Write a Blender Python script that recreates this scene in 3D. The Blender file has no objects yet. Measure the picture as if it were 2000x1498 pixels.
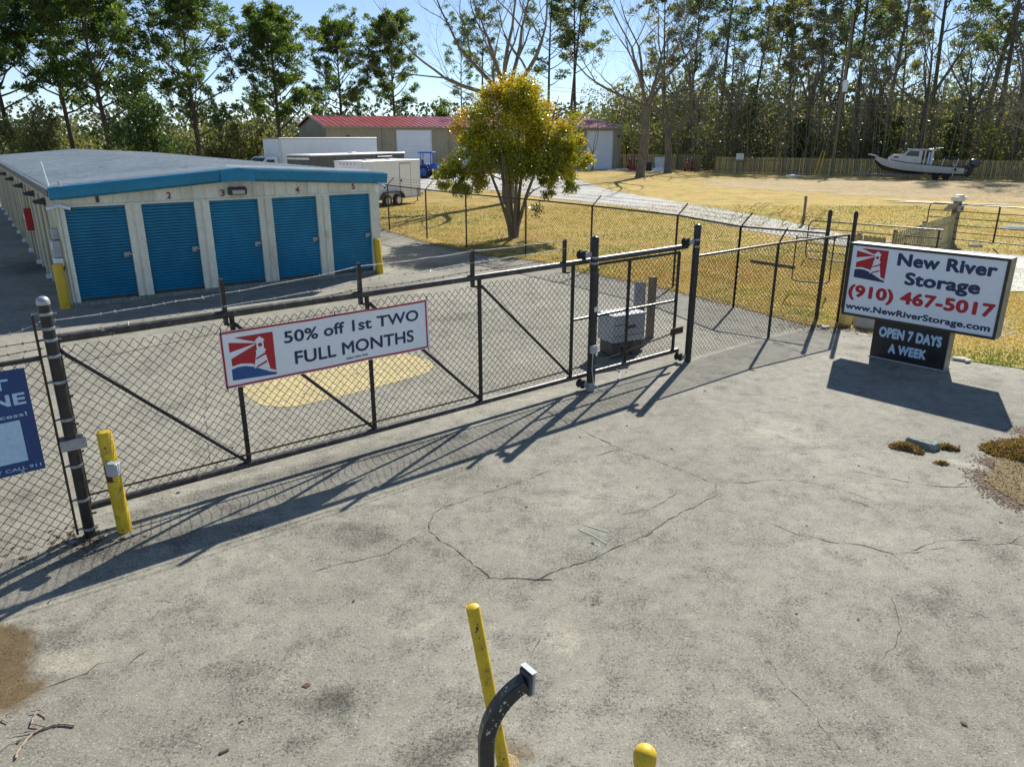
import bpy, math, random
import numpy as np
from math import radians as R, sin, cos, pi
from mathutils import Vector, Matrix

S = bpy.context.scene
COL = S.collection
RNG = np.random.default_rng(7)
random.seed(7)

# ------------------------------------------------------------------ camera
PITCH = math.atan2(749 - 264, 1450.0)
CAMH = 4.0
cd = bpy.data.cameras.new('camera')
cam = bpy.data.objects.new('camera', cd); COL.objects.link(cam)
cam.location = (0, 0, CAMH)
cam.rotation_euler = (R(90) - PITCH, 0, 0)
cd.sensor_width = 36.0
cd.lens = 1450.0 / 2000.0 * 36.0
cd.clip_start = 0.1; cd.clip_end = 3000
S.camera = cam

# ------------------------------------------------------------------ world, sun, exposure
SUN_AZ = 25.7          # degrees from +Y towards +X
SUN_EL = 38.5
w = bpy.data.worlds.new('World'); S.world = w; w.use_nodes = True
nt = w.node_tree; nt.nodes.clear()
sky = nt.nodes.new('ShaderNodeTexSky'); sky.sky_type = 'NISHITA'
sky.sun_disc = False
sky.sun_elevation = R(SUN_EL); sky.sun_rotation = R(SUN_AZ)
sky.altitude = 0; sky.air_density = 0.62; sky.dust_density = 0.0; sky.ozone_density = 3.2
bg = nt.nodes.new('ShaderNodeBackground'); bg.inputs[1].default_value = 0.11
wo = nt.nodes.new('ShaderNodeOutputWorld')
gm = nt.nodes.new('ShaderNodeGamma'); gm.inputs[1].default_value = 0.8
nt.links.new(sky.outputs[0], gm.inputs[0]); nt.links.new(gm.outputs[0], bg.inputs[0]); nt.links.new(bg.outputs[0], wo.inputs[0])
sd = bpy.data.lights.new('sun', 'SUN'); sd.energy = 4.0; sd.angle = R(0.53); sd.color = (1.0, 0.945, 0.85)
sun = bpy.data.objects.new('sun', sd); COL.objects.link(sun)
dirv = Vector((sin(R(SUN_AZ)) * cos(R(SUN_EL)), cos(R(SUN_AZ)) * cos(R(SUN_EL)), sin(R(SUN_EL))))
sun.rotation_euler = dirv.to_track_quat('Z', 'Y').to_euler()
S.view_settings.view_transform = 'Standard'
try: S.view_settings.look = 'None'
except Exception: pass
S.view_settings.exposure = 0.94
S.view_settings.gamma = 1.0
S.cycles.max_bounces = 6; S.cycles.transparent_max_bounces = 8
S.cycles.diffuse_bounces = 3; S.cycles.glossy_bounces = 3

# ------------------------------------------------------------------ layout helpers
F = 1450.0
CP, SP = cos(PITCH), sin(PITCH)
def ray(px, py):
    a = (px - 1000) / F; b = -(py - 749) / F
    return (a, CP + b * SP, b * CP - SP)
def P(px, py, z=0.0):
    """point of the place seen at a pixel of the photograph, at height z"""
    d = ray(px, py); t = (z - CAMH) / d[2]
    return Vector((d[0] * t, d[1] * t, z))
def PY(px, py, y):
    """point seen at a pixel, at distance y"""
    d = ray(px, py); t = y / d[1]
    return Vector((d[0] * t, y, CAMH + d[2] * t))

# ------------------------------------------------------------------ mesh helpers
class MB:
    def __init__(s): s.v = []; s.f = []
    def add(s, vs, fs):
        o = len(s.v); s.v += [tuple(p) for p in vs]; s.f += [tuple(i + o for i in f) for f in fs]; return s
    def box(s, x0, y0, z0, x1, y1, z1, M=None):
        vs = [(x, y, z) for z in (z0, z1) for y in (y0, y1) for x in (x0, x1)]
        if M is not None: vs = [M @ Vector(p) for p in vs]
        return s.add(vs, [(0, 2, 3, 1), (4, 5, 7, 6), (0, 1, 5, 4), (2, 6, 7, 3), (0, 4, 6, 2), (1, 3, 7, 5)])
    def bbox(s, x0, y0, z0, x1, y1, z1, b=0.01, M=None):
        """box with chamfered vertical and top edges"""
        def ring(d, z): return [(x0 + d, y0, z), (x1 - d, y0, z), (x1, y0 + d, z), (x1, y1 - d, z), (x1 - d, y1, z), (x0 + d, y1, z), (x0, y1 - d, z), (x0, y0 + d, z)]
        def ring2(i, d, z): return [(x0 + d + i, y0 + i, z), (x1 - d - i, y0 + i, z), (x1 - i, y0 + d + i, z), (x1 - i, y1 - d - i, z), (x1 - d - i, y1 - i, z), (x0 + d + i, y1 - i, z), (x0 + i, y1 - d - i, z), (x0 + i, y0 + d + i, z)]
        vs = ring2(b, b, z0) + ring(b, z0 + b) + ring(b, z1 - b) + ring2(b, b, z1)
        if M is not None: vs = [M @ Vector(p) for p in vs]
        fs = [tuple(range(7, -1, -1)), tuple(range(24, 32))]
        for k in range(3):
            for i in range(8):
                j = (i + 1) % 8; fs.append((k * 8 + i, k * 8 + j, k * 8 + 8 + j, k * 8 + 8 + i))
        return s.add(vs, fs)
    def tube(s, pts, r, n=8, cap=True):
        pts = [Vector(p) for p in pts]
        m = len(pts)
        rs = r if isinstance(r, (list, tuple)) else [r] * m
        vs = []; ref = None
        for i, p in enumerate(pts):
            if i == 0: t = pts[1] - p
            elif i == m - 1: t = p - pts[i - 1]
            else: t = (pts[i + 1] - p).normalized() + (p - pts[i - 1]).normalized()
            if t.length < 1e-9: t = Vector((0, 0, 1))
            t.normalize()
            if ref is None:
                ref = Vector((0, 0, 1)) if abs(t.z) < 0.9 else Vector((1, 0, 0))
            a = t.cross(ref)
            if a.length < 1e-6: a = t.cross(Vector((0, 1, 0)))
            a.normalize(); b = a.cross(t).normalized(); ref = b
            for k in range(n):
                q = 2 * pi * k / n
                vs.append(p + (a * cos(q) + b * sin(q)) * rs[i])
        fs = []
        for i in range(m - 1):
            for k in range(n):
                l = (k + 1) % n
                fs.append((i * n + k, i * n + l, (i + 1) * n + l, (i + 1) * n + k))
        if cap:
            fs.append(tuple(range(n - 1, -1, -1))); fs.append(tuple((m - 1) * n + k for k in range(n)))
        return s.add(vs, fs)
    def lathe(s, prof, n=16, M=None):
        """prof: [(radius, z)...] about z"""
        vs = []; fs = []
        for r, z in prof:
            for k in range(n):
                q = 2 * pi * k / n; vs.append((r * cos(q), r * sin(q), z))
        for i in range(len(prof) - 1):
            for k in range(n):
                l = (k + 1) % n; fs.append((i * n + k, i * n + l, (i + 1) * n + l, (i + 1) * n + k))
        fs.append(tuple(range(n - 1, -1, -1))); fs.append(tuple((len(prof) - 1) * n + k for k in range(n)))
        if M is not None: vs = [M @ Vector(p) for p in vs]
        return s.add(vs, fs)
    def prism(s, poly, h0, h1, f):
        """polygon of 2d points extruded between h0 and h1; f(a,b,h)->xyz"""
        n = len(poly)
        vs = [f(a, b, h0) for a, b in poly] + [f(a, b, h1) for a, b in poly]
        fs = [tuple(range(n - 1, -1, -1)), tuple(range(n, 2 * n))]
        for i in range(n):
            j = (i + 1) % n; fs.append((i, j, n + j, n + i))
        return s.add(vs, fs)
    def shift(s, d):
        d = Vector(d); s.v = [(p[0] - d[0], p[1] - d[1], p[2] - d[2]) for p in s.v]; return s
    def build(s, name, mat, parent=None, smooth=False, kind=None):
        me = bpy.data.meshes.new(name)
        me.from_pydata([tuple(p) for p in s.v], [], s.f); me.update()
        return link(me, name, mat, parent, smooth, kind)

def link(me, name, mat, parent=None, smooth=False, kind=None, loc=None):
    if mat is not None and not len(me.materials): me.materials.append(mat)
    o = bpy.data.objects.new(name, me); COL.objects.link(o)
    if parent is not None: o.parent = parent
    if loc is not None: o.location = loc
    if smooth:
        me.polygons.foreach_set('use_smooth', [True] * len(me.polygons))
        try: me.set_sharp_from_angle(angle=R(40))
        except Exception: pass
    if kind: o['kind'] = kind
    return o
def dupe(o, parent, loc=(0, 0, 0), rot=(0, 0, 0), scale=None):
    c = o.copy(); COL.objects.link(c); c.parent = parent; c.location = loc; c.rotation_euler = rot
    if scale: c.scale = scale
    return c
def root(name, label, cat, loc=(0, 0, 0), rz=0.0, group=None):
    o = bpy.data.objects.new(name, None); COL.objects.link(o); o.empty_display_size = 0.2
    o.location = loc; o.rotation_euler = (0, 0, rz); return tag(o, label, cat, group)
def tag(o, label, cat=None, group=None):
    o['label'] = label
    if cat: o['category'] = cat
    if group: o['group'] = group
    return o
def copy_tree(o, parent=None):
    c = o.copy(); COL.objects.link(c)
    if parent is not None: c.parent = parent
    for ch in list(o.children): copy_tree(ch, c)
    return c
def npmesh(name, V, Fc, mat, parent=None, attr=None, smooth=False, kind=None):
    """V (n,3), Fc (m,k) arrays -> object; attr: dict of face floats"""
    me = bpy.data.meshes.new(name)
    n, (m, k) = len(V), Fc.shape
    me.vertices.add(n); me.vertices.foreach_set('co', np.ascontiguousarray(V, dtype=np.float32).ravel())
    me.loops.add(m * k); me.loops.foreach_set('vertex_index', np.ascontiguousarray(Fc, dtype=np.int32).ravel())
    me.polygons.add(m)
    me.polygons.foreach_set('loop_start', np.arange(m, dtype=np.int32) * k)
    try: me.polygons.foreach_set('loop_total', np.full(m, k, dtype=np.int32))
    except Exception: pass
    if smooth: me.polygons.foreach_set('use_smooth', np.ones(m, dtype=bool))
    me.update(calc_edges=True)
    for kk, a in (attr or {}).items():
        at = me.attributes.new(kk, 'FLOAT', 'FACE' if len(a) == m else 'POINT')
        at.data.foreach_set('value', np.asarray(a, dtype=np.float32))
    return link(me, name, mat, parent, False, kind)

# ------------------------------------------------------------------ materials
def N(t, kind, **kw):
    n = t.nodes.new(kind)
    for k, v in kw.items():
        if k in n.inputs: n.inputs[k].default_value = v
        else: setattr(n, k, v)
    return n
def newmat(name):
    m = bpy.data.materials.new(name); m.use_nodes = True
    t = m.node_tree; b = t.nodes['Principled BSDF']; return m, t, b
def mixc(t, fac, a, b, mode='MIX'):
    n = t.nodes.new('ShaderNodeMix'); n.data_type = 'RGBA'; n.blend_type = mode
    for sock, v in ((n.inputs[0], fac), (n.inputs[6], a), (n.inputs[7], b)):
        if hasattr(v, 'links') or hasattr(v, 'is_linked'): t.links.new(v, sock)
        else: sock.default_value = v if not isinstance(v, tuple) else (v + (1,) if len(v) == 3 else v)
    return n.outputs[2]
def ramp(t, fac, a, b, c0=0.0, c1=1.0):
    n = t.nodes.new('ShaderNodeMapRange'); n.clamp = True
    t.links.new(fac, n.inputs[0]); n.inputs[1].default_value = a; n.inputs[2].default_value = b
    n.inputs[3].default_value = c0; n.inputs[4].default_value = c1
    return n.outputs[0]
def noise(t, scale, detail=4.0, rough=0.6, vec=None, out=0, dist=0.0):
    n = N(t, 'ShaderNodeTexNoise', Scale=scale, Detail=detail, Roughness=rough, Distortion=dist)
    if vec is not None: t.links.new(vec, n.inputs['Vector'])
    return n.outputs[out]
def worldpos(t, scale=(1, 1, 1)):
    g = t.nodes.new('ShaderNodeNewGeometry')
    if scale == (1, 1, 1): return g.outputs['Position']
    m = N(t, 'ShaderNodeMapping'); m.inputs['Scale'].default_value = scale
    t.links.new(g.outputs['Position'], m.inputs['Vector']); return m.outputs[0]
def pmat(name, c1, c2=None, scale=6.0, rough=0.6, metal=0.0, lo=0.35, hi=0.65, bump=0.0, bscale=40.0, c3=None, s3=25.0, t3=(0.62, 0.7), stretch=(1, 1, 1), spec=0.5, fine=0.12):
    m, t, b = newmat(name)
    vec = worldpos(t, stretch)
    if c2 is None: c2 = tuple(x * 0.78 for x in c1)
    f = ramp(t, noise(t, scale, 5, 0.6, vec), lo, hi)
    col = mixc(t, f, tuple(c1), tuple(c2))
    fn = ramp(t, noise(t, scale * 9, 3, 0.7, vec), 0.3, 0.7, 1 - fine, 1 + fine)
    v = t.nodes.new('ShaderNodeVectorMath'); v.operation = 'SCALE'
    t.links.new(col, v.inputs[0]); t.links.new(fn, v.inputs['Scale']); col = v.outputs[0]
    if c3 is not None:
        g = ramp(t, noise(t, s3, 4, 0.65, vec), t3[0], t3[1]); col = mixc(t, g, col, tuple(c3))
    t.links.new(col, b.inputs['Base Color'])
    rn = ramp(t, noise(t, scale * 2.3, 4, 0.6, vec), 0.3, 0.7, max(0.05, rough - 0.1), min(1, rough + 0.12))
    t.links.new(rn, b.inputs['Roughness'])
    b.inputs['Metallic'].default_value = metal
    b.inputs['Specular IOR Level'].default_value = spec
    if bump > 0:
        bn = N(t, 'ShaderNodeBump', Strength=bump, Distance=0.01)
        t.links.new(noise(t, bscale, 4, 0.6, vec), bn.inputs['Height']); t.links.new(bn.outputs[0], b.inputs['Normal'])
    return m
def leafmat(name, cols, trans=0.35, rough=0.5):
    """cols: list of (pos, rgb) along the per-face 'tint' attribute"""
    m, t, b = newmat(name)
    a = N(t, 'ShaderNodeAttribute'); a.attribute_name = 'tint'
    r = t.nodes.new('ShaderNodeValToRGB'); cr = r.color_ramp
    while len(cr.elements) < len(cols): cr.elements.new(0.5)
    for e, (p, c) in zip(cr.elements, cols): e.position = p; e.color = (*c, 1)
    t.links.new(a.outputs['Fac'], r.inputs[0])
    t.links.new(r.outputs[0], b.inputs['Base Color']); b.inputs['Roughness'].default_value = rough
    tr = t.nodes.new('ShaderNodeBsdfTranslucent'); 
    v = t.nodes.new('ShaderNodeVectorMath'); v.operation = 'MULTIPLY'; v.inputs[1].default_value = (1.25, 1.3, 0.55)
    t.links.new(r.outputs[0], v.inputs[0]); t.links.new(v.outputs[0], tr.inputs[0])
    mx = t.nodes.new('ShaderNodeMixShader'); mx.inputs[0].default_value = trans
    t.links.new(b.outputs[0], mx.inputs[1]); t.links.new(tr.outputs[0], mx.inputs[2])
    t.links.new(mx.outputs[0], t.nodes['Material Output'].inputs[0])
    return m

M = {}
def vary(m, lo=0.85, hi=1.12):
    """each object carrying the paint has faded a little differently"""
    t = m.node_tree; b = t.nodes['Principled BSDF']; l = b.inputs['Base Color'].links[0].from_socket
    oi = t.nodes.new('ShaderNodeObjectInfo'); f = ramp(t, oi.outputs['Random'], 0, 1, lo, hi)
    v = t.nodes.new('ShaderNodeVectorMath'); v.operation = 'SCALE'; t.links.new(l, v.inputs[0]); t.links.new(f, v.inputs['Scale']); t.links.new(v.outputs[0], b.inputs['Base Color'])
M['black'] = pmat('black_paint', (0.012, 0.012, 0.012), (0.028, 0.026, 0.024), 8, 0.42, c3=(0.16, 0.15, 0.13), s3=60, t3=(0.66, 0.72), bump=0.15, bscale=90)
M['rail'] = pmat('worn_black_pipe', (0.02, 0.019, 0.018), (0.07, 0.065, 0.055), 7, 0.4, c3=(0.22, 0.2, 0.17), s3=18, t3=(0.6, 0.68))
M['wire'] = pmat('chain_wire', (0.018, 0.017, 0.015), (0.035, 0.03, 0.025), 12, 0.7, c3=(0.12, 0.06, 0.03), s3=9, t3=(0.55, 0.7))
M['barb'] = pmat('barbed_wire', (0.7, 0.69, 0.66), (0.45, 0.42, 0.38), 6, 0.4, metal=0.2)
M['band'] = pmat('galvanised_band', (0.42, 0.43, 0.44), (0.25, 0.25, 0.25), 20, 0.45, metal=0.4)
M['galv'] = pmat('galvanised_steel', (0.42, 0.43, 0.44), (0.3, 0.31, 0.32), 9, 0.45, metal=0.5)
M['rust'] = pmat('rusty_steel', (0.1, 0.045, 0.025), (0.05, 0.03, 0.02), 14, 0.8)
M['yellow'] = pmat('yellow_paint', (0.72, 0.5, 0.015), (0.56, 0.37, 0.02), 7, 0.5, c3=(0.26, 0.19, 0.05), s3=11, t3=(0.58, 0.72), bump=0.1, bscale=30)
M['yellow2'] = pmat('weathered_yellow_sleeve', (0.7, 0.46, 0.012), (0.62, 0.36, 0.012), 6, 0.5)
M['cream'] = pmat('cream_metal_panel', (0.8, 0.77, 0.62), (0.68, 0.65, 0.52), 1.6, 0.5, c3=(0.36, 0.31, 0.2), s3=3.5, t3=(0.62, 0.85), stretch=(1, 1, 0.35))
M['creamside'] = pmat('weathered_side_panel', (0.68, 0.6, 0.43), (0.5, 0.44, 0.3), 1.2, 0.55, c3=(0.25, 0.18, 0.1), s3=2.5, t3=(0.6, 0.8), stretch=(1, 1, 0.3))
M['blue'] = pmat('blue_rolling_door', (0.006, 0.235, 0.40), (0.008, 0.18, 0.32), 2.2, 0.42, stretch=(1, 1, 0.6), c3=(0.03, 0.17, 0.33), s3=7, t3=(0.6, 0.75))
M['bluetrim'] = pmat('blue_gutter', (0.004, 0.235, 0.40), (0.008, 0.185, 0.33), 1.5, 0.38, c3=(0.03, 0.2, 0.33), s3=5, t3=(0.62, 0.75))
M['roof'] = pmat('galvalume_roof', (0.52, 0.55, 0.54), (0.42, 0.45, 0.45), 0.6, 0.55, metal=0.0, c3=(0.2, 0.22, 0.24), s3=2.2, t3=(0.6, 0.75))
M['white'] = pmat('white_paint', (0.86, 0.88, 0.9), (0.8, 0.83, 0.86), 1.2, 0.4, fine=0.02)
M['whiteplain'] = pmat('white_sheet', (0.78, 0.78, 0.77), (0.7, 0.7, 0.69), 3, 0.5, fine=0.03)
M['signwhite'] = pmat('sign_face_white', (0.84, 0.87, 0.9), (0.79, 0.83, 0.87), 1.0, 0.35, fine=0.03)
M['banner'] = pmat('banner_vinyl', (0.88, 0.89, 0.9), (0.82, 0.84, 0.86), 2.0, 0.3, fine=0.03)
M['navy'] = pmat('navy_print', (0.012, 0.035, 0.11), (0.012, 0.03, 0.09), 3, 0.4)
M['red'] = pmat('red_print', (0.5, 0.012, 0.025), (0.43, 0.012, 0.022), 3, 0.4)
M['bredk'] = pmat('red_number', (0.25, 0.02, 0.02), None, 3, 0.5)
M['bblue'] = pmat('blue_print', (0.01, 0.09, 0.3), (0.01, 0.08, 0.26), 3, 0.4)
M['signblue'] = pmat('blue_sign_panel', (0.01, 0.055, 0.2), (0.01, 0.05, 0.17), 3, 0.4)
M['pale'] = pmat('pale_blue_print', (0.5, 0.66, 0.8), (0.4, 0.58, 0.75), 3, 0.5)
M['signbox'] = pmat('sign_cabinet_grey', (0.3, 0.3, 0.26), (0.2, 0.2, 0.17), 5, 0.5, metal=0.3)
M['signframe'] = pmat('sign_frame_dark', (0.04, 0.04, 0.035), (0.025, 0.025, 0.022), 5, 0.45)
M['blackface'] = pmat('black_sign_face', (0.008, 0.01, 0.014), (0.014, 0.018, 0.022), 3, 0.35)
M['grey'] = pmat('grey_enclosure', (0.42, 0.44, 0.45), (0.34, 0.36, 0.37), 4, 0.5)
M['dgrey'] = pmat('dark_grey_metal', (0.06, 0.065, 0.07), (0.04, 0.042, 0.045), 5, 0.5)
M['trailergrey'] = pmat('grey_trailer_skin', (0.1, 0.11, 0.11), (0.075, 0.08, 0.085), 1, 0.4)
M['rubber'] = pmat('tyre_rubber', (0.015, 0.015, 0.015), (0.03, 0.028, 0.025), 10, 0.8)
M['wood'] = pmat('weathered_wood', (0.25, 0.2, 0.13), (0.16, 0.125, 0.08), 3, 0.8, stretch=(6, 6, 0.6), bump=0.3, bscale=20)
M['picket'] = pmat('pressure_treated_picket', (0.5, 0.36, 0.17), (0.36, 0.26, 0.125), 2.2, 0.8, stretch=(3, 3, 0.5), c3=(0.13, 0.11, 0.06), s3=4, t3=(0.55, 0.75))
M['picketnew'] = pmat('new_pine_picket', (0.66, 0.5, 0.18), (0.52, 0.39, 0.14), 2, 0.8)
M['picketgrey'] = pmat('greened_picket', (0.42, 0.38, 0.2), (0.3, 0.27, 0.14), 5, 0.8, stretch=(3, 3, 0.6), c3=(0.15, 0.13, 0.09), s3=7, t3=(0.55, 0.75))
M['tan'] = pmat('tan_metal_siding', (0.36, 0.31, 0.2), (0.31, 0.265, 0.175), 0.4, 0.5)
M['redroof'] = pmat('red_metal_roof', (0.34, 0.055, 0.055), (0.28, 0.045, 0.045), 0.5, 0.33)
M['bark'] = pmat('pine_bark', (0.13, 0.095, 0.065), (0.07, 0.052, 0.036), 3, 0.9, stretch=(2, 2, 0.6), bump=0.5, bscale=12)
M['greybark'] = pmat('grey_bark', (0.2, 0.17, 0.125), (0.11, 0.095, 0.07), 2.5, 0.9, stretch=(2, 2, 0.7), bump=0.4, bscale=12)
M['twig'] = pmat('pale_twig', (0.33, 0.28, 0.2), (0.2, 0.16, 0.11), 1.2, 0.9)
M['conc'] = pmat('concrete', (0.5, 0.48, 0.43), (0.4, 0.385, 0.34), 0.9, 0.85, bump=0.2, bscale=30)
M['rubble'] = pmat('green_grey_concrete', (0.3, 0.33, 0.28), (0.16, 0.18, 0.15), 14, 0.9, c3=(0.07, 0.08, 0.06), s3=30, t3=(0.55, 0.62), bump=1.0, bscale=40)
M['glass'] = pmat('dark_glass', (0.03, 0.07, 0.075), (0.05, 0.1, 0.1), 2, 0.08)
M['tblue'] = pmat('tractor_blue', (0.01, 0.12, 0.55), (0.01, 0.09, 0.4), 4, 0.35)
M['hullblack'] = pmat('black_bottom_paint', (0.02, 0.03, 0.03), (0.03, 0.045, 0.042), 2, 0.6)
M['hullwhite'] = pmat('white_gelcoat', (0.68, 0.64, 0.62), (0.6, 0.57, 0.55), 1.2, 0.3)
M['engine'] = pmat('outboard_blue_grey', (0.05, 0.07, 0.09), (0.04, 0.055, 0.07), 4, 0.3)
M['redpaint'] = pmat('red_machine_paint', (0.5, 0.02, 0.015), (0.4, 0.02, 0.015), 5, 0.45)
M['stick'] = pmat('dead_branch', (0.42, 0.34, 0.27), (0.27, 0.2, 0.15), 9, 0.9, c3=(0.08, 0.06, 0.05), s3=30, t3=(0.58, 0.64))
for k_ in ('blue', 'cream', 'picket', 'picketnew', 'picketgrey', 'creamside', 'whiteplain'): vary(M[k_], 0.86, 1.1)
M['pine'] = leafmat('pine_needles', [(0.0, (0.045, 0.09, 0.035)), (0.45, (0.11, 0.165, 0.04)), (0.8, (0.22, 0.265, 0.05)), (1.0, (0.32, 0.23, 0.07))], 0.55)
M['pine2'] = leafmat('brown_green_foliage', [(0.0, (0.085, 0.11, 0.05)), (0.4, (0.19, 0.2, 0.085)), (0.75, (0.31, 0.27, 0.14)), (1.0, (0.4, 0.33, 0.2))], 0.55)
M['brush'] = leafmat('winter_brush', [(0.0, (0.04, 0.055, 0.025)), (0.35, (0.11, 0.125, 0.055)), (0.7, (0.22, 0.2, 0.1)), (1.0, (0.4, 0.35, 0.2))], 0.5)
M['ever'] = leafmat('dark_evergreen_leaves', [(0.0, (0.035, 0.065, 0.022)), (0.6, (0.08, 0.12, 0.028)), (1.0, (0.22, 0.24, 0.05))], 0.35, 0.22)
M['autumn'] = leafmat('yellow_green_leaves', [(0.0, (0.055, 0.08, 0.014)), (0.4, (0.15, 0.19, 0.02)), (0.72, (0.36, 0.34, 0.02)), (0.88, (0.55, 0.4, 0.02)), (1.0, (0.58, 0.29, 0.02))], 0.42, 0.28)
M['far'] = leafmat('far_woodland_leaves', [(0.0, (0.06, 0.085, 0.05)), (0.6, (0.09, 0.115, 0.06)), (1.0, (0.16, 0.15, 0.09))], 0.3)
# ------------------------------------------------------------------ ground
def seg_d(px, py, a, b):
    ax, ay = a; bx, by = b; dx, dy = bx - ax, by - ay
    t = np.clip(((px - ax) * dx + (py - ay) * dy) / (dx * dx + dy * dy + 1e-9), 0, 1)
    return np.hypot(px - ax - t * dx, py - ay - t * dy)
def inpoly(px, py, poly):
    c = np.zeros(px.shape, bool); n = len(poly)
    for i in range(n):
        x0, y0 = poly[i]; x1, y1 = poly[(i + 1) % n]
        k = ((y0 > py) != (y1 > py)) & (px < (x1 - x0) * (py - y0) / (y1 - y0 + 1e-12) + x0)
        c ^= k
    return c
def vnoise(x, y, s, seed=0):
    """cheap smooth value noise in numpy"""
    r = np.random.default_rng(seed).random((64, 64))
    u, v = x * s + 100.3, y * s + 57.7
    i, j = np.floor(u).astype(int), np.floor(v).astype(int); a, b = u - i, v - j
    a = a * a * (3 - 2 * a); b = b * b * (3 - 2 * b)
    g = lambda p, q: r[p % 64, q % 64]
    return (g(i, j) * (1 - a) + g(i + 1, j) * a) * (1 - b) + (g(i, j + 1) * (1 - a) + g(i + 1, j + 1) * a) * b
def fbm(x, y, s, seed=0, o=4):
    return sum(vnoise(x, y, s * 2 ** k, seed + k) * 0.5 ** k for k in range(o)) / sum(0.5 ** k for k in range(o))

def xy(px, py): v = P(px, py); return (v.x, v.y)

# --- asphalt material
m, t, b = newmat('aged_asphalt')
pos = worldpos(t)
big = ramp(t, noise(t, 0.35, 5, 0.6, pos), 0.35, 0.68)
col = mixc(t, big, (0.19, 0.179, 0.143), (0.35, 0.335, 0.272))
mid = ramp(t, noise(t, 1.7, 6, 0.68, pos, dist=0.4), 0.38, 0.66)
col = mixc(t, mid, col, (0.25, 0.238, 0.192))
def math_(op, x, y):
    n = t.nodes.new('ShaderNodeMath'); n.operation = op
    for k, v in enumerate((x, y)):
        if hasattr(v, 'is_linked'): t.links.new(v, n.inputs[k])
        else: n.inputs[k].default_value = v
    return n.outputs[0]
aw = N(t, 'ShaderNodeAttribute'); aw.attribute_name = 'wear_and_shade'
blot = math_('ADD', ramp(t, noise(t, 3.0, 6, 0.72, pos), 0.48, 0.7), ramp(t, noise(t, 0.8, 6, 0.7, pos), 0.5, 0.7, 0, 0.6))
col = mixc(t, math_('MULTIPLY', blot, 0.4), col, (0.11, 0.105, 0.09))
den = math_('ADD', blot, math_('MULTIPLY', aw.outputs['Fac'], 1.3))
# open pits between the stones, thicker where the surface is darker
pit = noise(t, 34, 4, 0.78, pos)
thr = math_('SUBTRACT', 0.585, math_('MULTIPLY', den, 0.085))
pm = ramp(t, math_('SUBTRACT', pit, thr), 0.0, 0.035)
pit2 = noise(t, 85, 3, 0.75, pos)
pm2 = ramp(t, math_('SUBTRACT', pit2, math_('SUBTRACT', 0.555, math_('MULTIPLY', den, 0.06))), 0.0, 0.04)
col = mixc(t, math_('MULTIPLY', pm2, 0.6), col, (0.1, 0.095, 0.078))
col = mixc(t, math_('MULTIPLY', pm, 0.8), col, (0.06, 0.057, 0.048))
lgt = ramp(t, noise(t, 52, 3, 0.75, pos), 0.53, 0.64, 0, 0.5)
col = mixc(t, lgt, col, (0.47, 0.45, 0.38))
vor = N(t, 'ShaderNodeTexVoronoi', Scale=30.0); t.links.new(pos, vor.inputs['Vector'])
chip = math_('MULTIPLY', ramp(t, vor.outputs['Distance'], 0.10, 0.17, 1, 0), ramp(t, noise(t, 19, 2, 0.5, pos), 0.56, 0.62))
col = mixc(t, chip, col, (0.6, 0.58, 0.5))
mot = ramp(t, noise(t, 7, 6, 0.75, pos), 0.32, 0.68, 0.8, 1.17)
vs = t.nodes.new('ShaderNodeVectorMath'); vs.operation = 'SCALE'; t.links.new(col, vs.inputs[0]); t.links.new(mot, vs.inputs['Scale']); col = vs.outputs[0]
def att(name):
    a = N(t, 'ShaderNodeAttribute'); a.attribute_name = name; return a.outputs['Fac']
edge = noise(t, 9, 5, 0.7, pos)
def soft(name, lo=0.35, hi=0.65, k=0.55):
    a = att(name)
    s_ = t.nodes.new('ShaderNodeMath'); s_.operation = 'MULTIPLY_ADD'; t.links.new(edge, s_.inputs[0]); s_.inputs[1].default_value = k; s_.inputs[2].default_value = -k / 2
    q = t.nodes.new('ShaderNodeMath'); q.operation = 'ADD'; t.links.new(a, q.inputs[0]); t.links.new(s_.outputs[0], q.inputs[1])
    return ramp(t, q.outputs[0], lo, hi)
def over(mask, c, amt):
    global col
    x = t.nodes.new('ShaderNodeMath'); x.operation = 'MULTIPLY'; t.links.new(mask, x.inputs[0]); x.inputs[1].default_value = amt
    c2 = t.nodes.new('ShaderNodeVectorMath'); c2.operation = 'MULTIPLY'; c2.inputs[1].default_value = c; t.links.new(col, c2.inputs[0])
    col = mixc(t, x.outputs[0], col, c2.outputs[0])
over(soft('wear_and_shade', 0.3, 0.8), (0.42, 0.41, 0.4), 0.95)
over(soft('wear_light', 0.3, 0.8), (1.42, 1.4, 1.34), 0.95)
over(soft('wear_brown', 0.3, 0.75, 0.9), (0.48, 0.34, 0.18), 0.95)
over(soft('wear_moss', 0.4, 0.8), (0.5, 0.55, 0.1), 0.9)
t.links.new(col, b.inputs['Base Color'])
b.inputs['Roughness'].default_value = 0.88; b.inputs['Specular IOR Level'].default_value = 0.35
bn = N(t, 'ShaderNodeBump', Strength=0.45, Distance=0.01); t.links.new(noise(t, 60, 4, 0.7, pos), bn.inputs['Height']); t.links.new(bn.outputs[0], b.inputs['Normal'])
M['asphalt'] = m

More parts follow.
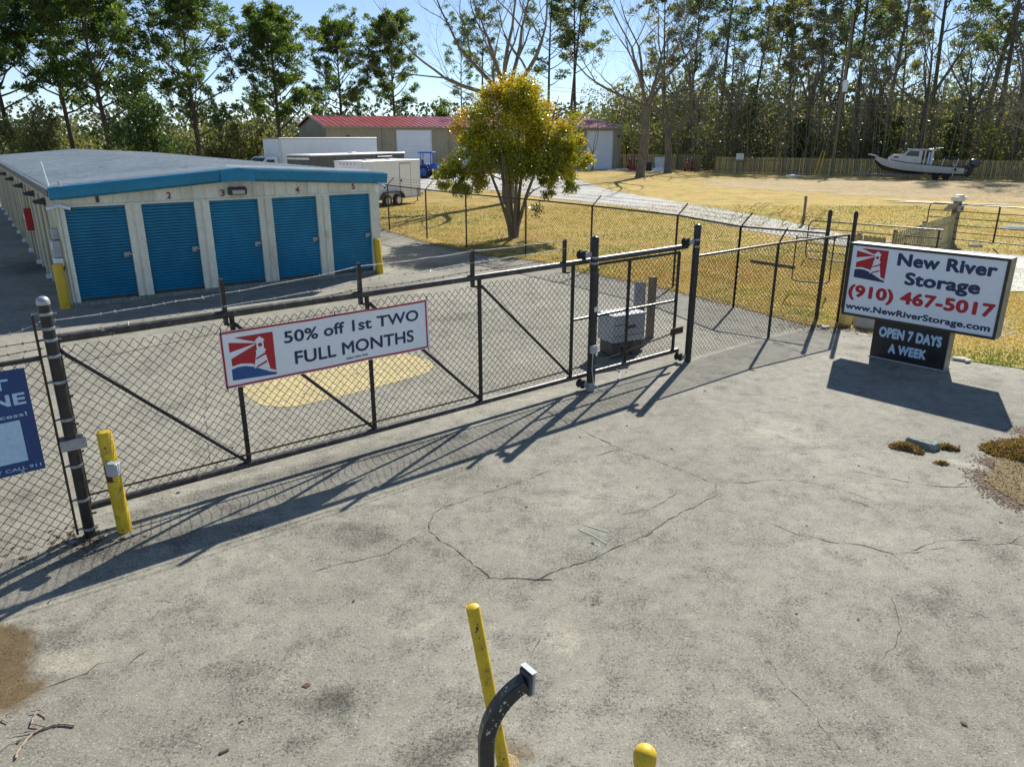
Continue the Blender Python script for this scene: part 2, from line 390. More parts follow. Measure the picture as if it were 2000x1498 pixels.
def axis(segs):
    out = []
    for a, b_, st in segs: out += list(np.arange(a, b_, st))
    out.append(segs[-1][1]); return np.array(out)
ax_ = axis([(-60, -12, 1.0), (-12, 12, 0.11), (12, 34, 0.6)])
ay_ = axis([(-3, 2, 0.6), (2, 19, 0.11), (19, 36, 0.4), (36, 62, 1.5)])
X, Y = np.meshgrid(ax_, ay_); X = X.ravel(); Y = Y.ravel(); nx, ny = len(ax_), len(ay_)
ii, jj = np.meshgrid(np.arange(nx - 1), np.arange(ny - 1)); k0 = (jj * nx + ii).ravel()
Fq = np.stack([k0, k0 + 1, k0 + 1 + nx, k0 + nx], 1)
dark = np.zeros(len(X)); light = np.zeros(len(X)); brown = np.zeros(len(X)); moss = np.zeros(len(X))
wob = fbm(X, Y, 0.9, 3) - 0.5
def blob(arr, px, py, rx, ry=None, amt=1.0, ang=0.0):
    cx, cy = xy(px, py); ry = ry or rx
    dx, dy = X - cx, Y - cy; c_, s_ = cos(R(ang)), sin(R(ang))
    u, v = (dx * c_ + dy * s_) / rx, (-dx * s_ + dy * c_) / ry
    d = np.sqrt(u * u + v * v) + wob * 0.9
    np.maximum(arr, np.clip(1.25 - d, 0, 1) * amt, out=arr)
def streak(arr, pts, wd, amt=1.0):
    pts = [xy(*p) for p in pts]
    d = np.min([seg_d(X, Y, pts[i], pts[i + 1]) for i in range(len(pts) - 1)], axis=0) / wd + wob * 1.2
    np.maximum(arr, np.clip(1.3 - d, 0, 1) * amt, out=arr)
# oil stains and other dark patches
blob(dark, 640, 1370, .34, .22, .72, 20); blob(dark, 560, 1300, .18, .1, .5); blob(dark, 120, 1235, .16, .1, .55)
blob(dark, 830, 1490, .3, .3, .6); blob(dark, 1170, 1380, .4, .2, .38); blob(dark, 900, 1440, .25, .2, .5)
streak(dark, [(250, 1010), (420, 960), (640, 905), (900, 850)], .28, .5)  # two darker bands along the front of the gate
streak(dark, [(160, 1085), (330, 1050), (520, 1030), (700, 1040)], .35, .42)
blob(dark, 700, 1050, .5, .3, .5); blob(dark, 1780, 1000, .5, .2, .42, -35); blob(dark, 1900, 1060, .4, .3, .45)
blob(dark, 1000, 1330, .2, .12, .35); blob(dark, 1130, 950, .35, .2, .25); blob(dark, 330, 1200, .4, .15, .45, 30)
blob(dark, 950, 700, .6, .2, .35, 40); blob(dark, 100, 520, 1.6, 2.2, .8); blob(dark, 850, 520, 2.0, 1.0, .5)  # includes the storage building's shade, painted dark beside its left wall
blob(dark, 1750, 735, .7, .25, .45, -45); blob(dark, 1410, 745, .5, .3, .4); blob(dark, 1680, 680, .4, .3, .6)
streak(dark, [(1060, 800), (1180, 850), (1330, 920), (1420, 945), (1330, 1010), (1180, 1080), (1040, 1135), (950, 1128), (840, 1035), (850, 995), (1000, 945), (1110, 905), (1210, 878)], .07, .34)
for k in range(48):
    blob(dark, RNG.uniform(-100, 2100), RNG.uniform(620, 1480), RNG.uniform(.08, .35), RNG.uniform(.05, .2), RNG.uniform(.3, .65), RNG.uniform(0, 180))
streak(dark, [(1400, 1500), (1330, 1330), (1180, 1150), (980, 960), (820, 830)], .16, .3); streak(dark, [(1750, 1500), (1600, 1300), (1380, 1100), (1130, 930), (930, 800)], .16, .3)
streak(dark, [(620, 650), (760, 640), (950, 610), (1100, 570)], .3, .35); streak(dark, [(300, 1480), (620, 1270), (900, 1120)], .14, .25)
# pale worn patches
blob(light, 1130, 980, .9, .55, .5, 20); blob(light, 1530, 850, 1.1, .7, .6, -30); blob(light, 1700, 960, .8, .5, .5)
blob(light, 1350, 1200, 1.2, .5, .4); blob(light, 1880, 905, .3, .15, .9, -30); blob(light, 150, 1290, .35, .2, .7)
blob(light, 560, 960, .3, .1, .5, 35); blob(light, 1030, 700, .8, .3, .5, 40); blob(light, 760, 1220, .7, .3, .3)
streak(light, [(200, 1000), (500, 925), (900, 805), (1300, 720), (1560, 655)], .16, .5)
blob(light, 1430, 680, .35, .15, .6, 30); blob(light, 90, 1180, .4, .2, .4)
for k in range(22):
    blob(light, RNG.uniform(0, 2000), RNG.uniform(650, 1480), RNG.uniform(.15, .6), RNG.uniform(.08, .3), RNG.uniform(.3, .65), RNG.uniform(0, 180))
# rusty-brown damp stain
poly = [xy(*p) for p in ((-60, 1212), (10, 1216), (40, 1222), (70, 1230), (74, 1262), (66, 1290), (60, 1318), (95, 1325), (92, 1345), (70, 1365), (20, 1392), (-60, 1400))]
ip = inpoly(X, Y, poly); dd = np.min([seg_d(X, Y, poly[i], poly[(i + 1) % len(poly)]) for i in range(len(poly))], axis=0)
brown = np.clip(0.5 + np.where(ip, dd, -dd) * 4.0, 0, 1)
blob(brown, 1130, 955, .22, .1, .42, 20); streak(brown, [(60, 1345), (100, 1338), (180, 1318)], .03, .6)
blob(brown, 1010, 1470, .2, .16, .7)
blob(moss, 60, 600, 1.0, .7, .5); blob(moss, 95, 560, .5, .8, .8, 35); blob(moss, 60, 520, .5, 1.5, .6, 35)
blob(moss, 175, 1060, .1, .06, 1.0); blob(moss, 200, 1035, .06, .05, .8); blob(moss, 250, 1045, .05, .04, .6)
blob(moss, 1335, 715, .13, .08, .9); blob(moss, 790, 535, .25, .1, .5, 40); blob(moss, 600, 575, .4, .08, .35, 40)
Z = np.zeros(len(X))
asp = npmesh('asphalt_pavement', np.stack([X, Y, Z], 1), Fq, M['asphalt'], attr={'wear_and_shade': dark, 'wear_light': light, 'wear_brown': brown, 'wear_moss': moss}, kind='structure')
tag(asp, 'aged grey asphalt yard and driveway with stains around the sliding gate')

# --- soil and grass sheets
def grassmat(name, dry, mid_, green, dirt, gs=0.35):
    m, t, b = newmat(name); pos = worldpos(t)
    f1 = ramp(t, noise(t, gs, 5, 0.62, pos, dist=0.5), 0.4, 0.62)
    c = mixc(t, f1, dry, mid_)
    c = mixc(t, ramp(t, noise(t, gs * 2.1, 5, 0.65, pos), 0.52, 0.66), c, green)
    c = mixc(t, ramp(t, noise(t, gs * 3.3 + 0.7, 6, 0.7, pos), 0.55, 0.68, 0, 0.85), c, dirt)
    sp = ramp(t, noise(t, 22, 4, 0.8, pos), 0.34, 0.66, 0.45, 1.5)
    v = t.nodes.new('ShaderNodeVectorMath'); v.operation = 'SCALE'; t.links.new(c, v.inputs[0]); t.links.new(sp, v.inputs['Scale'])
    t.links.new(v.outputs[0], b.inputs['Base Color']); b.inputs['Roughness'].default_value = 0.95; b.inputs['Specular IOR Level'].default_value = 0.1
    bn = N(t, 'ShaderNodeBump', Strength=1.0, Distance=0.05); t.links.new(noise(t, 12, 5, 0.75, pos), bn.inputs['Height']); t.links.new(bn.outputs[0], b.inputs['Normal'])
    return m
M['lawn'] = grassmat('dry_winter_lawn', (0.46, 0.32, 0.11), (0.5, 0.38, 0.14), (0.24, 0.26, 0.05), (0.2, 0.135, 0.075))
M['mound'] = grassmat('bare_mound_soil', (0.42, 0.33, 0.2), (0.5, 0.37, 0.2), (0.3, 0.28, 0.14), (0.25, 0.19, 0.12), 0.6)
M['field'] = grassmat('rough_field', (0.2, 0.17, 0.07), (0.14, 0.14, 0.05), (0.09, 0.1, 0.03), (0.1, 0.08, 0.045), 0.1)
M['gravel'] = pmat('grey_gravel', (0.42, 0.41, 0.38), (0.33, 0.325, 0.3), 0.7, 0.9, c3=(0.17, 0.165, 0.15), s3=1.6, t3=(0.55, 0.72), bump=0.8, bscale=25, fine=0.3)
M['sand'] = pmat('pale_sand', (0.6, 0.55, 0.44), (0.45, 0.38, 0.26), 1.3, 0.95, c3=(0.3, 0.24, 0.13), s3=2.2, t3=(0.54, 0.66))
g = MB(); g.add([(-1500, -300, -.03), (1500, -300, -.03), (1500, 2500, -.03), (-1500, 2500, -.03)], [(0, 1, 2, 3)])
tag(g.build('ground', M['field'], kind='structure'), 'rough field and woodland floor beyond the yard')

def ragged(pts, amp, step=0.35, seed=1, close=True):
    out = []; rg = np.random.default_rng(seed)
    n = len(pts)
    for i in range(n if close else n - 1):
        a = Vector(pts[i]).to_2d(); b_ = Vector(pts[(i + 1) % n]).to_2d(); L = (b_ - a).length
        k = max(1, int(min(L / step, 140))); d = (b_ - a).normalized() if L > 1e-6 else Vector((1, 0)); nn = Vector((d.y, -d.x))
        ph = 0.0
        for j in range(k):
            ph = ph * 0.5 + rg.uniform(-1, 1) * amp
            q = a.lerp(b_, j / k) + nn * (ph if j else ph * .3); out.append((q.x, q.y))
    return out
def sheet(name, pts, z, mat, label, amp=0.05, step=0.35, seed=1):
    poly = ragged(pts, amp, step, seed)
    from mathutils.geometry import tessellate_polygon
    tris = tessellate_polygon([[Vector((a, b_, 0)) for a, b_ in poly]])
    mb = MB(); mb.add([(a, b_, z) for a, b_ in poly], [tuple(q) for q in tris])
    o = mb.build(name, mat, kind='structure')
    # face up
    if o.data.polygons[0].normal.z < 0: o.data.flip_normals()
    return tag(o, label)
LAWN_EDGE = [(700, 432), (757, 452), (833, 474), (905, 490), (960, 500), (1050, 511), (1150, 535), (1250, 556), (1370, 582), (1490, 613), (1560, 632), (1600, 640), (1650, 640), (1700, 652)]
lawn_pts = [xy(*p) for p in LAWN_EDGE] + [xy(1705, 655), xy(1760, 668), xy(1860, 700), xy(2010, 724), (11.5, 12.6), (40, 14), (62, 60), (50, 92), (20, 110), (-30, 110), (-30, 70), (-14, 52)]
sheet('lawn', lawn_pts, 0.012, M['lawn'], 'dry yellow winter lawn behind the chain link fence', 0.07, 0.3, 2)
road_top = [(1130, 353), (1190, 372), (1260, 385), (1340, 398), (1430, 412), (1530, 432), (1620, 452), (1720, 470), (1850, 487), (1960, 497), (2080, 507)]
road_bot = [(2080, 560), (1960, 528), (1850, 508), (1700, 490), (1560, 468), (1440, 446), (1330, 424), (1220, 405), (1110, 392), (1030, 382), (950, 372), (880, 372), (700, 378), (640, 360)]
rd = [xy(*p) for p in [(640, 345)]] + [(-24, 84)] + [xy(905, 338), xy(1000, 338), xy(1100, 340)] + [xy(*p) for p in road_top + road_bot]
sheet('gravel_road', rd, 0.024, M['gravel'], 'pale gravel drive curving from the red roofed building to the right', 0.12, 0.6, 4)
sheet('concrete_driveway', [xy(*p) for p in ((1850, 489), (1890, 493), (2060, 512), (2120, 570), (1975, 572), (1900, 556), (1830, 540), (1800, 505))], 0.034, M['conc'], 'pale concrete driveway beyond the lit sign, right edge', 0.02, 0.6, 5)
sheet('dirt_verge', [xy(*p) for p in ((1885, 612), (1900, 590), (1930, 585), (1985, 650), (1930, 668), (1870, 640))], 0.02, M['mound'], 'bare brown soil strip in the grass right of the sign', 0.08, 0.2, 6)

# low mound of dry ground in front of the boat
gx, gy = np.meshgrid(np.linspace(13, 64, 70), np.linspace(40, 74, 50)); gx = gx.ravel(); gy = gy.ravel()
def moundz(x, y):
    c_, s_ = cos(R(-28)), sin(R(-28)); dx, dy = x - 36, y - 59
    u, v = dx * c_ + dy * s_, -dx * s_ + dy * c_
    d = np.sqrt((u / 17) ** 2 + (v / 8.5) ** 2)
    return 0.5 * np.clip(1 - d * d, 0, 1) ** 1.3 - 0.0 + 0.1 * np.clip(1 - d, 0, 1) * (fbm(x, y, .3, 9) - .5)
gz = moundz(gx, gy); cc_, ss_ = cos(R(-28)), sin(R(-28)); dd_ = np.sqrt((((gx - 36) * cc_ + (gy - 59) * ss_) / 21) ** 2 + ((-(gx - 36) * ss_ + (gy - 59) * cc_) / 12.5) ** 2) + (fbm(gx, gy, .35, 14) - .5) * .5
gz = gz + np.where(dd_ < 1, .045, -.2)
k0 = (np.arange(49)[:, None] * 70 + np.arange(69)[None, :]).ravel()
tag(npmesh('mound', np.stack([gx, gy, gz], 1), np.stack([k0, k0 + 1, k0 + 71, k0 + 70], 1), M['mound'], smooth=True, kind='structure'), 'low mound of dry brown grass in front of the boat')
def sandpatch(px, py, rx, ry, seed, label):
    c0 = P(px, py, 0.35); pts = []
    rg = np.random.default_rng(seed); ph = rg.uniform(0, 6, 4)
    mb = MB(); n = 40; rings = 5
    vs = []
    for q in range(rings + 1):
        for i in range(n):
            a = 2 * pi * i / n; rr = (1 + .28 * sin(3 * a + ph[0]) + .16 * sin(5 * a + ph[1]) + .12 * sin(9 * a + ph[2])) * (q + .001) / rings
            x, y = c0.x + rx * rr * cos(a), c0.y + ry * rr * sin(a) - 0.5 * rx * rr * cos(a)
            vs.append((x, y, float(max(moundz(np.array(x), np.array(y)), 0.03)) + 0.03))
    fs = [(q * n + i, (q + 1) * n + i, (q + 1) * n + (i + 1) % n, q * n + (i + 1) % n) for q in range(rings) for i in range(n)]
    mb.add(vs, fs); tag(mb.build('sand_patch', M['sand'], kind='structure'), label)
sandpatch(1890, 364, 3.6, 1.9, 1, 'pale sand patch on the mound in front of the outboard engine')
sandpatch(1835, 386, 2.4, 0.9, 2, 'small pale sand patch on the mound slope')
sandpatch(1710, 365, 1.7, 0.35, 3, 'thin pale sand streak on the mound crest')

# painted yellow block on the yard side of the gate
rp = [(474, 764), (483, 776), (497, 786), (518, 793), (545, 795), (575, 794), (640, 781), (720, 760), (800, 739), (838, 727), (848, 718), (843, 709), (828, 701), (800, 693), (775, 691), (730, 696), (640, 712), (540, 735), (480, 750)]
rq = ragged([xy(*p) for p in rp], .012, .05, 12)
from mathutils.geometry import tessellate_polygon
yb = MB(); yb.add([(p[0], p[1], 0.004) for p in rq], [tuple(q) for q in tessellate_polygon([[Vector((p[0], p[1], 0)) for p in rq]])])
m = pmat('faded_yellow_marking', (0.52, 0.42, 0.18), (0.43, 0.35, 0.16), 1.2, 0.85, c3=(0.26, 0.235, 0.165), s3=9, t3=(0.47, 0.66), bump=0.5, bscale=60, fine=0.2)
tag(yb.build('painted_marking', m, kind='structure'), 'faded yellow painted block on the asphalt behind the gate')
if bpy.data.objects['painted_marking'].data.polygons[0].normal.z < 0: bpy.data.objects['painted_marking'].data.flip_normals()

# cracks: narrow dark ribbons following the pavement breaks
CR = [([(838, 1035), (880, 1068), (955, 1130)], .010), ([(950, 1129), (1010, 1131), (1078, 1133)], .020), ([(1038, 1141), (1090, 1118), (1180, 1083), (1260, 1045), (1330, 1003), (1398, 968)], .011),
      ([(1398, 968), (1396, 945), (1340, 922), (1290, 902), (1210, 876), (1130, 836), (1060, 800)], .009), ([(848, 1000), (920, 972), (1000, 945), (1075, 920)], .007), ([(848, 1000), (838, 1035)], .010), ([(1215, 877), (1160, 890)], .007),
      ([(1398, 943), (1470, 941), (1560, 938), (1640, 955), (1700, 978)], .006), ([(1657, 919), (1700, 926), (1735, 933), (1773, 941), (1790, 944), (1830, 948), (1870, 950), (1905, 951)], .008), ([(1870, 950), (1890, 943), (1915, 938)], .007),
      ([(1640, 972), (1665, 977), (1690, 986), (1718, 996)], .006), ([(1500, 1018), (1560, 1043), (1640, 1061), (1690, 1067), (1738, 1081), (1765, 1100)], .008), ([(1740, 1082), (1790, 1079), (1850, 1070)], .006),
      ([(1775, 1075), (1830, 1058), (1900, 1054), (1950, 1062), (1975, 1058), (2010, 1040)], .008), ([(1965, 1060), (2010, 1070)], .006), ([(610, 1117), (680, 1100), (745, 1083), (838, 1040)], .006),
      ([(60, 1350), (110, 1338), (175, 1318), (195, 1300), (232, 1289)], .007), ([(250, 1297), (270, 1280), (290, 1268)], .007), ([(310, 1172), (330, 1174), (345, 1180)], .006), ([(1895, 965), (1935, 985), (1960, 998)], .008),
      ([(1030, 1295), (1045, 1262), (1050, 1243)], .005), ([(1480, 1250), (1520, 1330), (1600, 1400), (1640, 1470)], .004), ([(700, 560), (740, 590), (860, 610)], .006), ([(405, 720), (402, 800), (408, 900)], .006),
      ([(1050, 515), (1100, 535), (1200, 560), (1340, 592), (1500, 650)], .008), ([(1200, 1010), (1280, 990), (1330, 960)], .004), ([(1740, 1160), (1760, 1230), (1720, 1290)], .004)]
cb = MB(); rg = random.Random(3)
for pts, wd in CR:
    W = [P(*p) for p in pts]; line = []
    for i in range(len(W) - 1):
        k = max(2, int((W[i + 1] - W[i]).length / 0.07))
        for j in range(k): line.append(W[i].lerp(W[i + 1], j / k))
    line.append(W[-1]); vs = []
    off = 0
    for i, p in enumerate(line):
        d = (line[min(i + 1, len(line) - 1)] - line[max(i - 1, 0)]).normalized(); nn = Vector((-d.y, d.x, 0))
        off = off * .7 + rg.uniform(-.02, .02)
        h = wd * .95 * max(.16, rg.uniform(-.1, .95)) * (0.3 if i in (0, len(line) - 1) else 1)
        q = p + nn * off; vs += [(q + nn * h)[:2] + (.004,), (q - nn * h)[:2] + (.004,)]
    cb.add(vs, [(2 * i, 2 * i + 1, 2 * i + 3, 2 * i + 2) for i in range(len(line) - 1)])
o = cb.build('pavement_cracks', pmat('crack_dark', (0.035, 0.032, 0.026), (0.07, 0.06, 0.045), 9, 0.95), kind='structure')
o.data.flip_normals() if o.data.polygons[0].normal.z < 0 else None
tag(o, 'thin dark cracks running across the worn asphalt')
# greenish chalk lines
ch = MB()
for pts in ([(1128, 1033), (1160, 1047), (1184, 1062)], [(1140, 1025), (1190, 1040)], [(1150, 1058), (1168, 1066)]):
    W = [P(*p) for p in pts]
    for a_, b_ in zip(W[:-1], W[1:]):
        d = (b_ - a_).normalized(); nn = Vector((-d.y, d.x, 0)) * .008
        ch.add([(p.x, p.y, .005) for p in (a_ + nn, a_ - nn, b_ - nn, b_ + nn)], [(0, 1, 2, 3)])
tag(ch.build('chalk_marks', pmat('faded_green_chalk', (0.3, 0.42, 0.36), (0.24, 0.3, 0.27), 30, 0.9), kind='structure'), 'faded green chalk lines on the asphalt')

# ------------------------------------------------------------------ leaves and litter
def scatter_tris(C, size, up=0.0, seed=0, aspect=0.35, quad=False, zmin=None, curl=True):
    """one random triangle (or quad) per centre; C (n,3), size (n,)"""
    rg = np.random.default_rng(seed); n = len(C)
    d = rg.normal(size=(n, 3)); d[:, 2] = d[:, 2] * (1 - up) + up * 1.5 * np.abs(d[:, 2]); d /= np.linalg.norm(d, axis=1)[:, None]
    e = rg.normal(size=(n, 3)); e -= (e * d).sum(1)[:, None] * d; e /= np.linalg.norm(e, axis=1)[:, None]
    s = np.asarray(size)[:, None]
    if quad:
        a = C - d * s * .5; b_ = C + e * s * aspect; c_ = C + d * s * .5; q = C - e * s * aspect
        V = np.stack([a, b_, c_, q], 1).reshape(-1, 3); Fc = np.arange(4 * n).reshape(-1, 4)
    else:
        a = C - e * s * aspect * .5; b_ = C + e * s * aspect * .5; c_ = C + d * s
        V = np.stack([a, b_, c_], 1).reshape(-1, 3); Fc = np.arange(3 * n).reshape(-1, 3)
    return V, Fc
def in_sheet(n, poly, seed, y0, y1, x0, x1):
    rg = np.random.default_rng(seed); x = rg.uniform(x0, x1, n); y = rg.uniform(y0, y1, n)
    k = inpoly(x, y, poly); return x[k], y[k]
M['grass'] = leafmat('grass_blades', [(0, (0.2, 0.23, 0.04)), (0.35, (0.38, 0.33, 0.08)), (0.8, (0.58, 0.43, 0.15)), (1, (0.5, 0.31, 0.11))], 0.3, 0.7)
Vs, Ts = [], []
for n, y0, y1, x0, x1, hh, sd_ in ((150000, 13, 26, -6, 16, .05, 1), (60000, 26, 45, -14, 26, .08, 2), (15000, 10, 14, 6, 16, .05, 3)):
    x, y = in_sheet(n, lawn_pts, sd_, y0, y1, x0, x1)
    C = np.stack([x, y, np.full(len(x), .012)], 1)
    rg_ = np.random.default_rng(sd_)
    V_, _ = scatter_tris(C, rg_.uniform(.6, 1.3, len(x)) * hh, 0.8, sd_, .45); Vs.append(V_)
    Ts.append(np.clip(fbm(x, y, .42, 21) * 2.4 - .7 + rg_.normal(0, .12, len(x)), 0, 1))
V_ = np.concatenate(Vs); tag(npmesh('grass', V_, np.arange(len(V_)).reshape(-1, 3), M['grass'], attr={'tint': np.concatenate(Ts)}, kind='stuff'), 'short dry grass growing on the lawn behind the fence', 'grass')
# dead leaves along the asphalt edge and under the tree
E_ = [xy(*p) for p in LAWN_EDGE]; rg_ = np.random.default_rng(5); C = []
for i in range(len(E_) - 1):
    L = math.dist(E_[i], E_[i + 1]); k = int(L * 190)
    tt = rg_.random(k)[:, None]; q = np.array(E_[i]) * (1 - tt) + np.array(E_[i + 1]) * tt + rg_.normal(0, .17, (k, 2)); C.append(q)
C.append(rg_.normal(0, 1, (2600, 2)) * [1.6, 1.1] + [-.2, 29.9])
C.append(rg_.normal(0, 1, (700, 2)) * [.5, .3] + list(xy(1610, 640)))
C.append(rg_.normal(0, 1, (220, 2)) * [.25, .15] + list(xy(160, 1055)))
C.append(rg_.uniform(0, 1, (90, 2)) * [12, 9] + [-5, 4])
nl_ = len(np.concatenate(C[:-4])) + len(C[-4]); C = np.concatenate(C); zb_ = np.where(np.arange(len(C)) < nl_, .026, .0045); C = np.concatenate([C, np.full((len(C), 1), .03)], 1)
V_, F_ = scatter_tris(C, rg_.uniform(.03, .075, len(C)), 0, 8, .4, True); V_[:, 2] = np.abs(V_[:, 2] - .03) * .3 + np.repeat(zb_, 4) + .001
M['litter'] = leafmat('dead_leaf_litter', [(0, (0.05, 0.03, 0.02)), (0.7, (0.13, 0.075, 0.035)), (1, (0.26, 0.17, 0.08))], 0.15, 0.8)
tag(npmesh('leaf_litter', V_, F_, M['litter'], attr={'tint': rg_.random(len(F_))}, kind='stuff'), 'brown dead leaves lying along the edge of the asphalt', 'leaves')
# ------------------------------------------------------------------ lettering
def textmesh(s, bold=0.0, italic=0.0, space=1.0):
    """flat text; heavier weights are the same glyph struck several times round a small circle, each strike a hair higher"""
    c = bpy.data.curves.new('lettering', 'FONT'); c.body = s; c.size = 1.0; c.shear = italic; c.space_character = space + bold * 1.1; c.resolution_u = 5
    o = bpy.data.objects.new('tmp', c); COL.objects.link(o)
    bpy.context.view_layer.update()
    dg = bpy.context.evaluated_depsgraph_get()
    me = bpy.data.meshes.new_from_object(o.evaluated_get(dg)); bpy.data.objects.remove(o); bpy.data.curves.remove(c)
    if bold > 0:
        V = [v.co.copy() for v in me.vertices]; Fs = [tuple(p.vertices) for p in me.polygons]; n = len(V); vs = []; fs = []
        K = 9
        for k in range(K):
            dx, dy = (bold * cos(2 * pi * k / (K - 1)), bold * sin(2 * pi * k / (K - 1))) if k else (0, 0)
            vs += [(v.x + dx, v.y + dy, k) for v in V]; fs += [tuple(i + k * n for i in f) for f in Fs]
        me = bpy.data.meshes.new('lettering'); me.from_pydata(vs, [], fs); me.update()
    me.materials.clear(); return me
def lettering(parent, s, box, y, mat, bold=0.0, space=1.0, deform=None, label=None, italic=0.0, name='lettering'):
    """flat print facing local -Y, fitted into box (x0,z0,x1,z1)"""
    me = textmesh(s, bold, italic, space)
    n = len(me.vertices); co = np.empty(n * 3); me.vertices.foreach_get('co', co); co = co.reshape(-1, 3)
    x0, z0, x1, z1 = box; a = co[:, 0].min(); b_ = co[:, 0].max(); c_ = co[:, 1].min(); d = co[:, 1].max()
    X_ = x0 + (co[:, 0] - a) / (b_ - a) * (x1 - x0); Z_ = z0 + (co[:, 1] - c_) / (d - c_) * (z1 - z0); Y_ = y - co[:, 2] * .00012
    if deform is not None: Y_ = y + deform(X_, Z_)
    me.vertices.foreach_set('co', np.stack([X_, Y_, Z_], 1).ravel()); me.update()
    o = link(me, name, mat, parent)
    if label: o['label'] = label
    return o
def flat(parent, name, poly, y, mat, deform=None, sub=0):
    """flat printed polygon facing -Y, poly in (x,z)"""
    from mathutils.geometry import tessellate_polygon
    if deform is not None and name != 'red_border': poly = [(poly[i][0] + (poly[(i + 1) % len(poly)][0] - poly[i][0]) * q / 3, poly[i][1] + (poly[(i + 1) % len(poly)][1] - poly[i][1]) * q / 3) for i in range(len(poly)) for q in range(3)]
    tr = tessellate_polygon([[Vector((a, b_, 0)) for a, b_ in poly]])
    mb = MB(); f = deform or (lambda x, z: 0.0)
    mb.add([(a, y + float(f(a, b_)), b_) for a, b_ in poly], [tuple(q) for q in tr]); o = mb.build(name, mat, parent)
    if o.data.polygons[0].normal.y > 0: o.data.flip_normals()
    return o
def lighthouse_logo(parent, box, y, red, blue, white, deform=None):
    x0, z0, x1, z1 = box
    T = lambda ps: [(x0 + a * (x1 - x0), z0 + b_ * (z1 - z0)) for a, b_ in ps]
    def dens(ps, k=6):
        out = []
        for i in range(len(ps)):
            a, b_ = ps[i], ps[(i + 1) % len(ps)]
            out += [(a[0] + (b_[0] - a[0]) * j / k, a[1] + (b_[1] - a[1]) * j / k) for j in range(k)]
        return out
    L = (.60, .80)
    flat(parent, 'red_beam_field', T(dens([(.13, 1.0), (1.0, 1.0), (1.0, .10), (.86, .16), (.66, .27), (.45, .36), (.22, .40), (0.02, .37), (.02, .54), (.58, .77), (.60, .83)])), y, red, deform)
    flat(parent, 'red_beam', T(dens([(0, .91), (.6, .80), (0, .69)])), y, red, deform)
    flat(parent, 'blue_wave', T(dens([(0, .30), (.15, .335), (.32, .325), (.5, .27), (.7, .17), (.86, .09), (1.0, .05), (1.0, 0), (.4, .03), (0, .05)])), y, blue, deform)
    flat(parent, 'lighthouse', T([(.50, .235), (.58, .60), (.57, .60), (.57, .64), (.60, .65), (.60, .84), (.575, .84), (.575, .865), (.68, .95), (.79, .865), (.79, .84), (.765, .84), (.765, .65), (.80, .64), (.80, .60), (.775, .60), (.86, .17), (.80, .185), (.66, .27)]), y - .004, white, deform)
    for a in (.50, .31): flat(parent, 'tower_stripe', T([(.555, a - .09 + .02), (.56, a - .05 + .02), (.80, a + .065), (.81, a + .02)]), y - .006, red, deform)
    ring = [(.683 + .052 * cos(q * pi / 6), .755 + .045 * sin(q * pi / 6)) for q in range(12)]
    flat(parent, 'lamp', T(ring), y - .006, red, deform)

# ------------------------------------------------------------------ storage building
BA = 35.6; BO = Vector((-10.65, 17.95, 0))
bl = root('storage_building', 'long cream metal storage building with five blue rolling doors and blue gutter', 'building', BO, R(BA))
BW, BL = 8.12, 33.0
EZ, AZ, ER = 2.78, 3.09, 2.87; ZC = 2.37     # eave, apex, door head
roofz = lambda x: EZ + (AZ - EZ) * x / (BW / 2) if x < BW / 2 else ER + (AZ - ER) * (BW - x) / (BW / 2)
DX = [(.05, 1.36), (1.72, 2.98), (3.35, 4.62), (5.0, 6.27), (6.65, 7.91)]
mb = MB(); mb.box(-.12, -.045, -.1, BW + .10, BL, .1); mb.build('foundation', M['rubble'], bl)
# front: pilasters between doors
edges = [(-.10, .05)] + [(DX[i][1], DX[i + 1][0]) for i in range(4)] + [(DX[4][1], BW + .08)]
for x0, x1 in edges:
    mb = MB()
    if x1 - x0 > .3:
        w_ = x1 - x0
        mb.box(x0, -.03, .1, x0 + w_ * .36, .12, ZC); mb.box(x0 + w_ * .36, -.005, .1, x0 + w_ * .52, .12, ZC); mb.box(x0 + w_ * .52, -.03, .1, x1, .12, ZC)
    else: mb.box(x0, -.03, .1, x1, .12, ZC)
    mb.build('door_jamb', M['cream'], bl)
# door heads trim
mb = MB(); mb.box(-.10, -.05, ZC, BW + .08, .0, ZC + .045); mb.build('head_trim', M['cream'], bl)
# header panels, each with its raised rib
xs = np.linspace(-.10, BW + .08, 28)
for i in range(27):
    x0, x1 = xs[i], xs[i + 1]; mb = MB(); r_ = .022
    prof = [(x0, -.035), (x0 + r_, -.035), (x0 + r_ * 1.6, -.008), (x1, -.008)]
    top = lambda x: roofz(x) - .02
    vs = [(x, y, ZC + .045) for x, y in prof] + [(x, y, top(x)) for x, y in prof] + [(x0, .04, ZC + .045), (x1, .04, ZC + .045), (x0, .04, top(x0)), (x1, .04, top(x1))]
    mb.add(vs, [(0, 1, 5, 4), (1, 2, 6, 5), (2, 3, 7, 6), (0, 4, 10, 8), (3, 9, 11, 7), (4, 5, 6, 7, 11, 10), (8, 9, 3, 2, 1, 0), (8, 10, 11, 9)]); mb.build('wall_panel', M['cream'], bl)
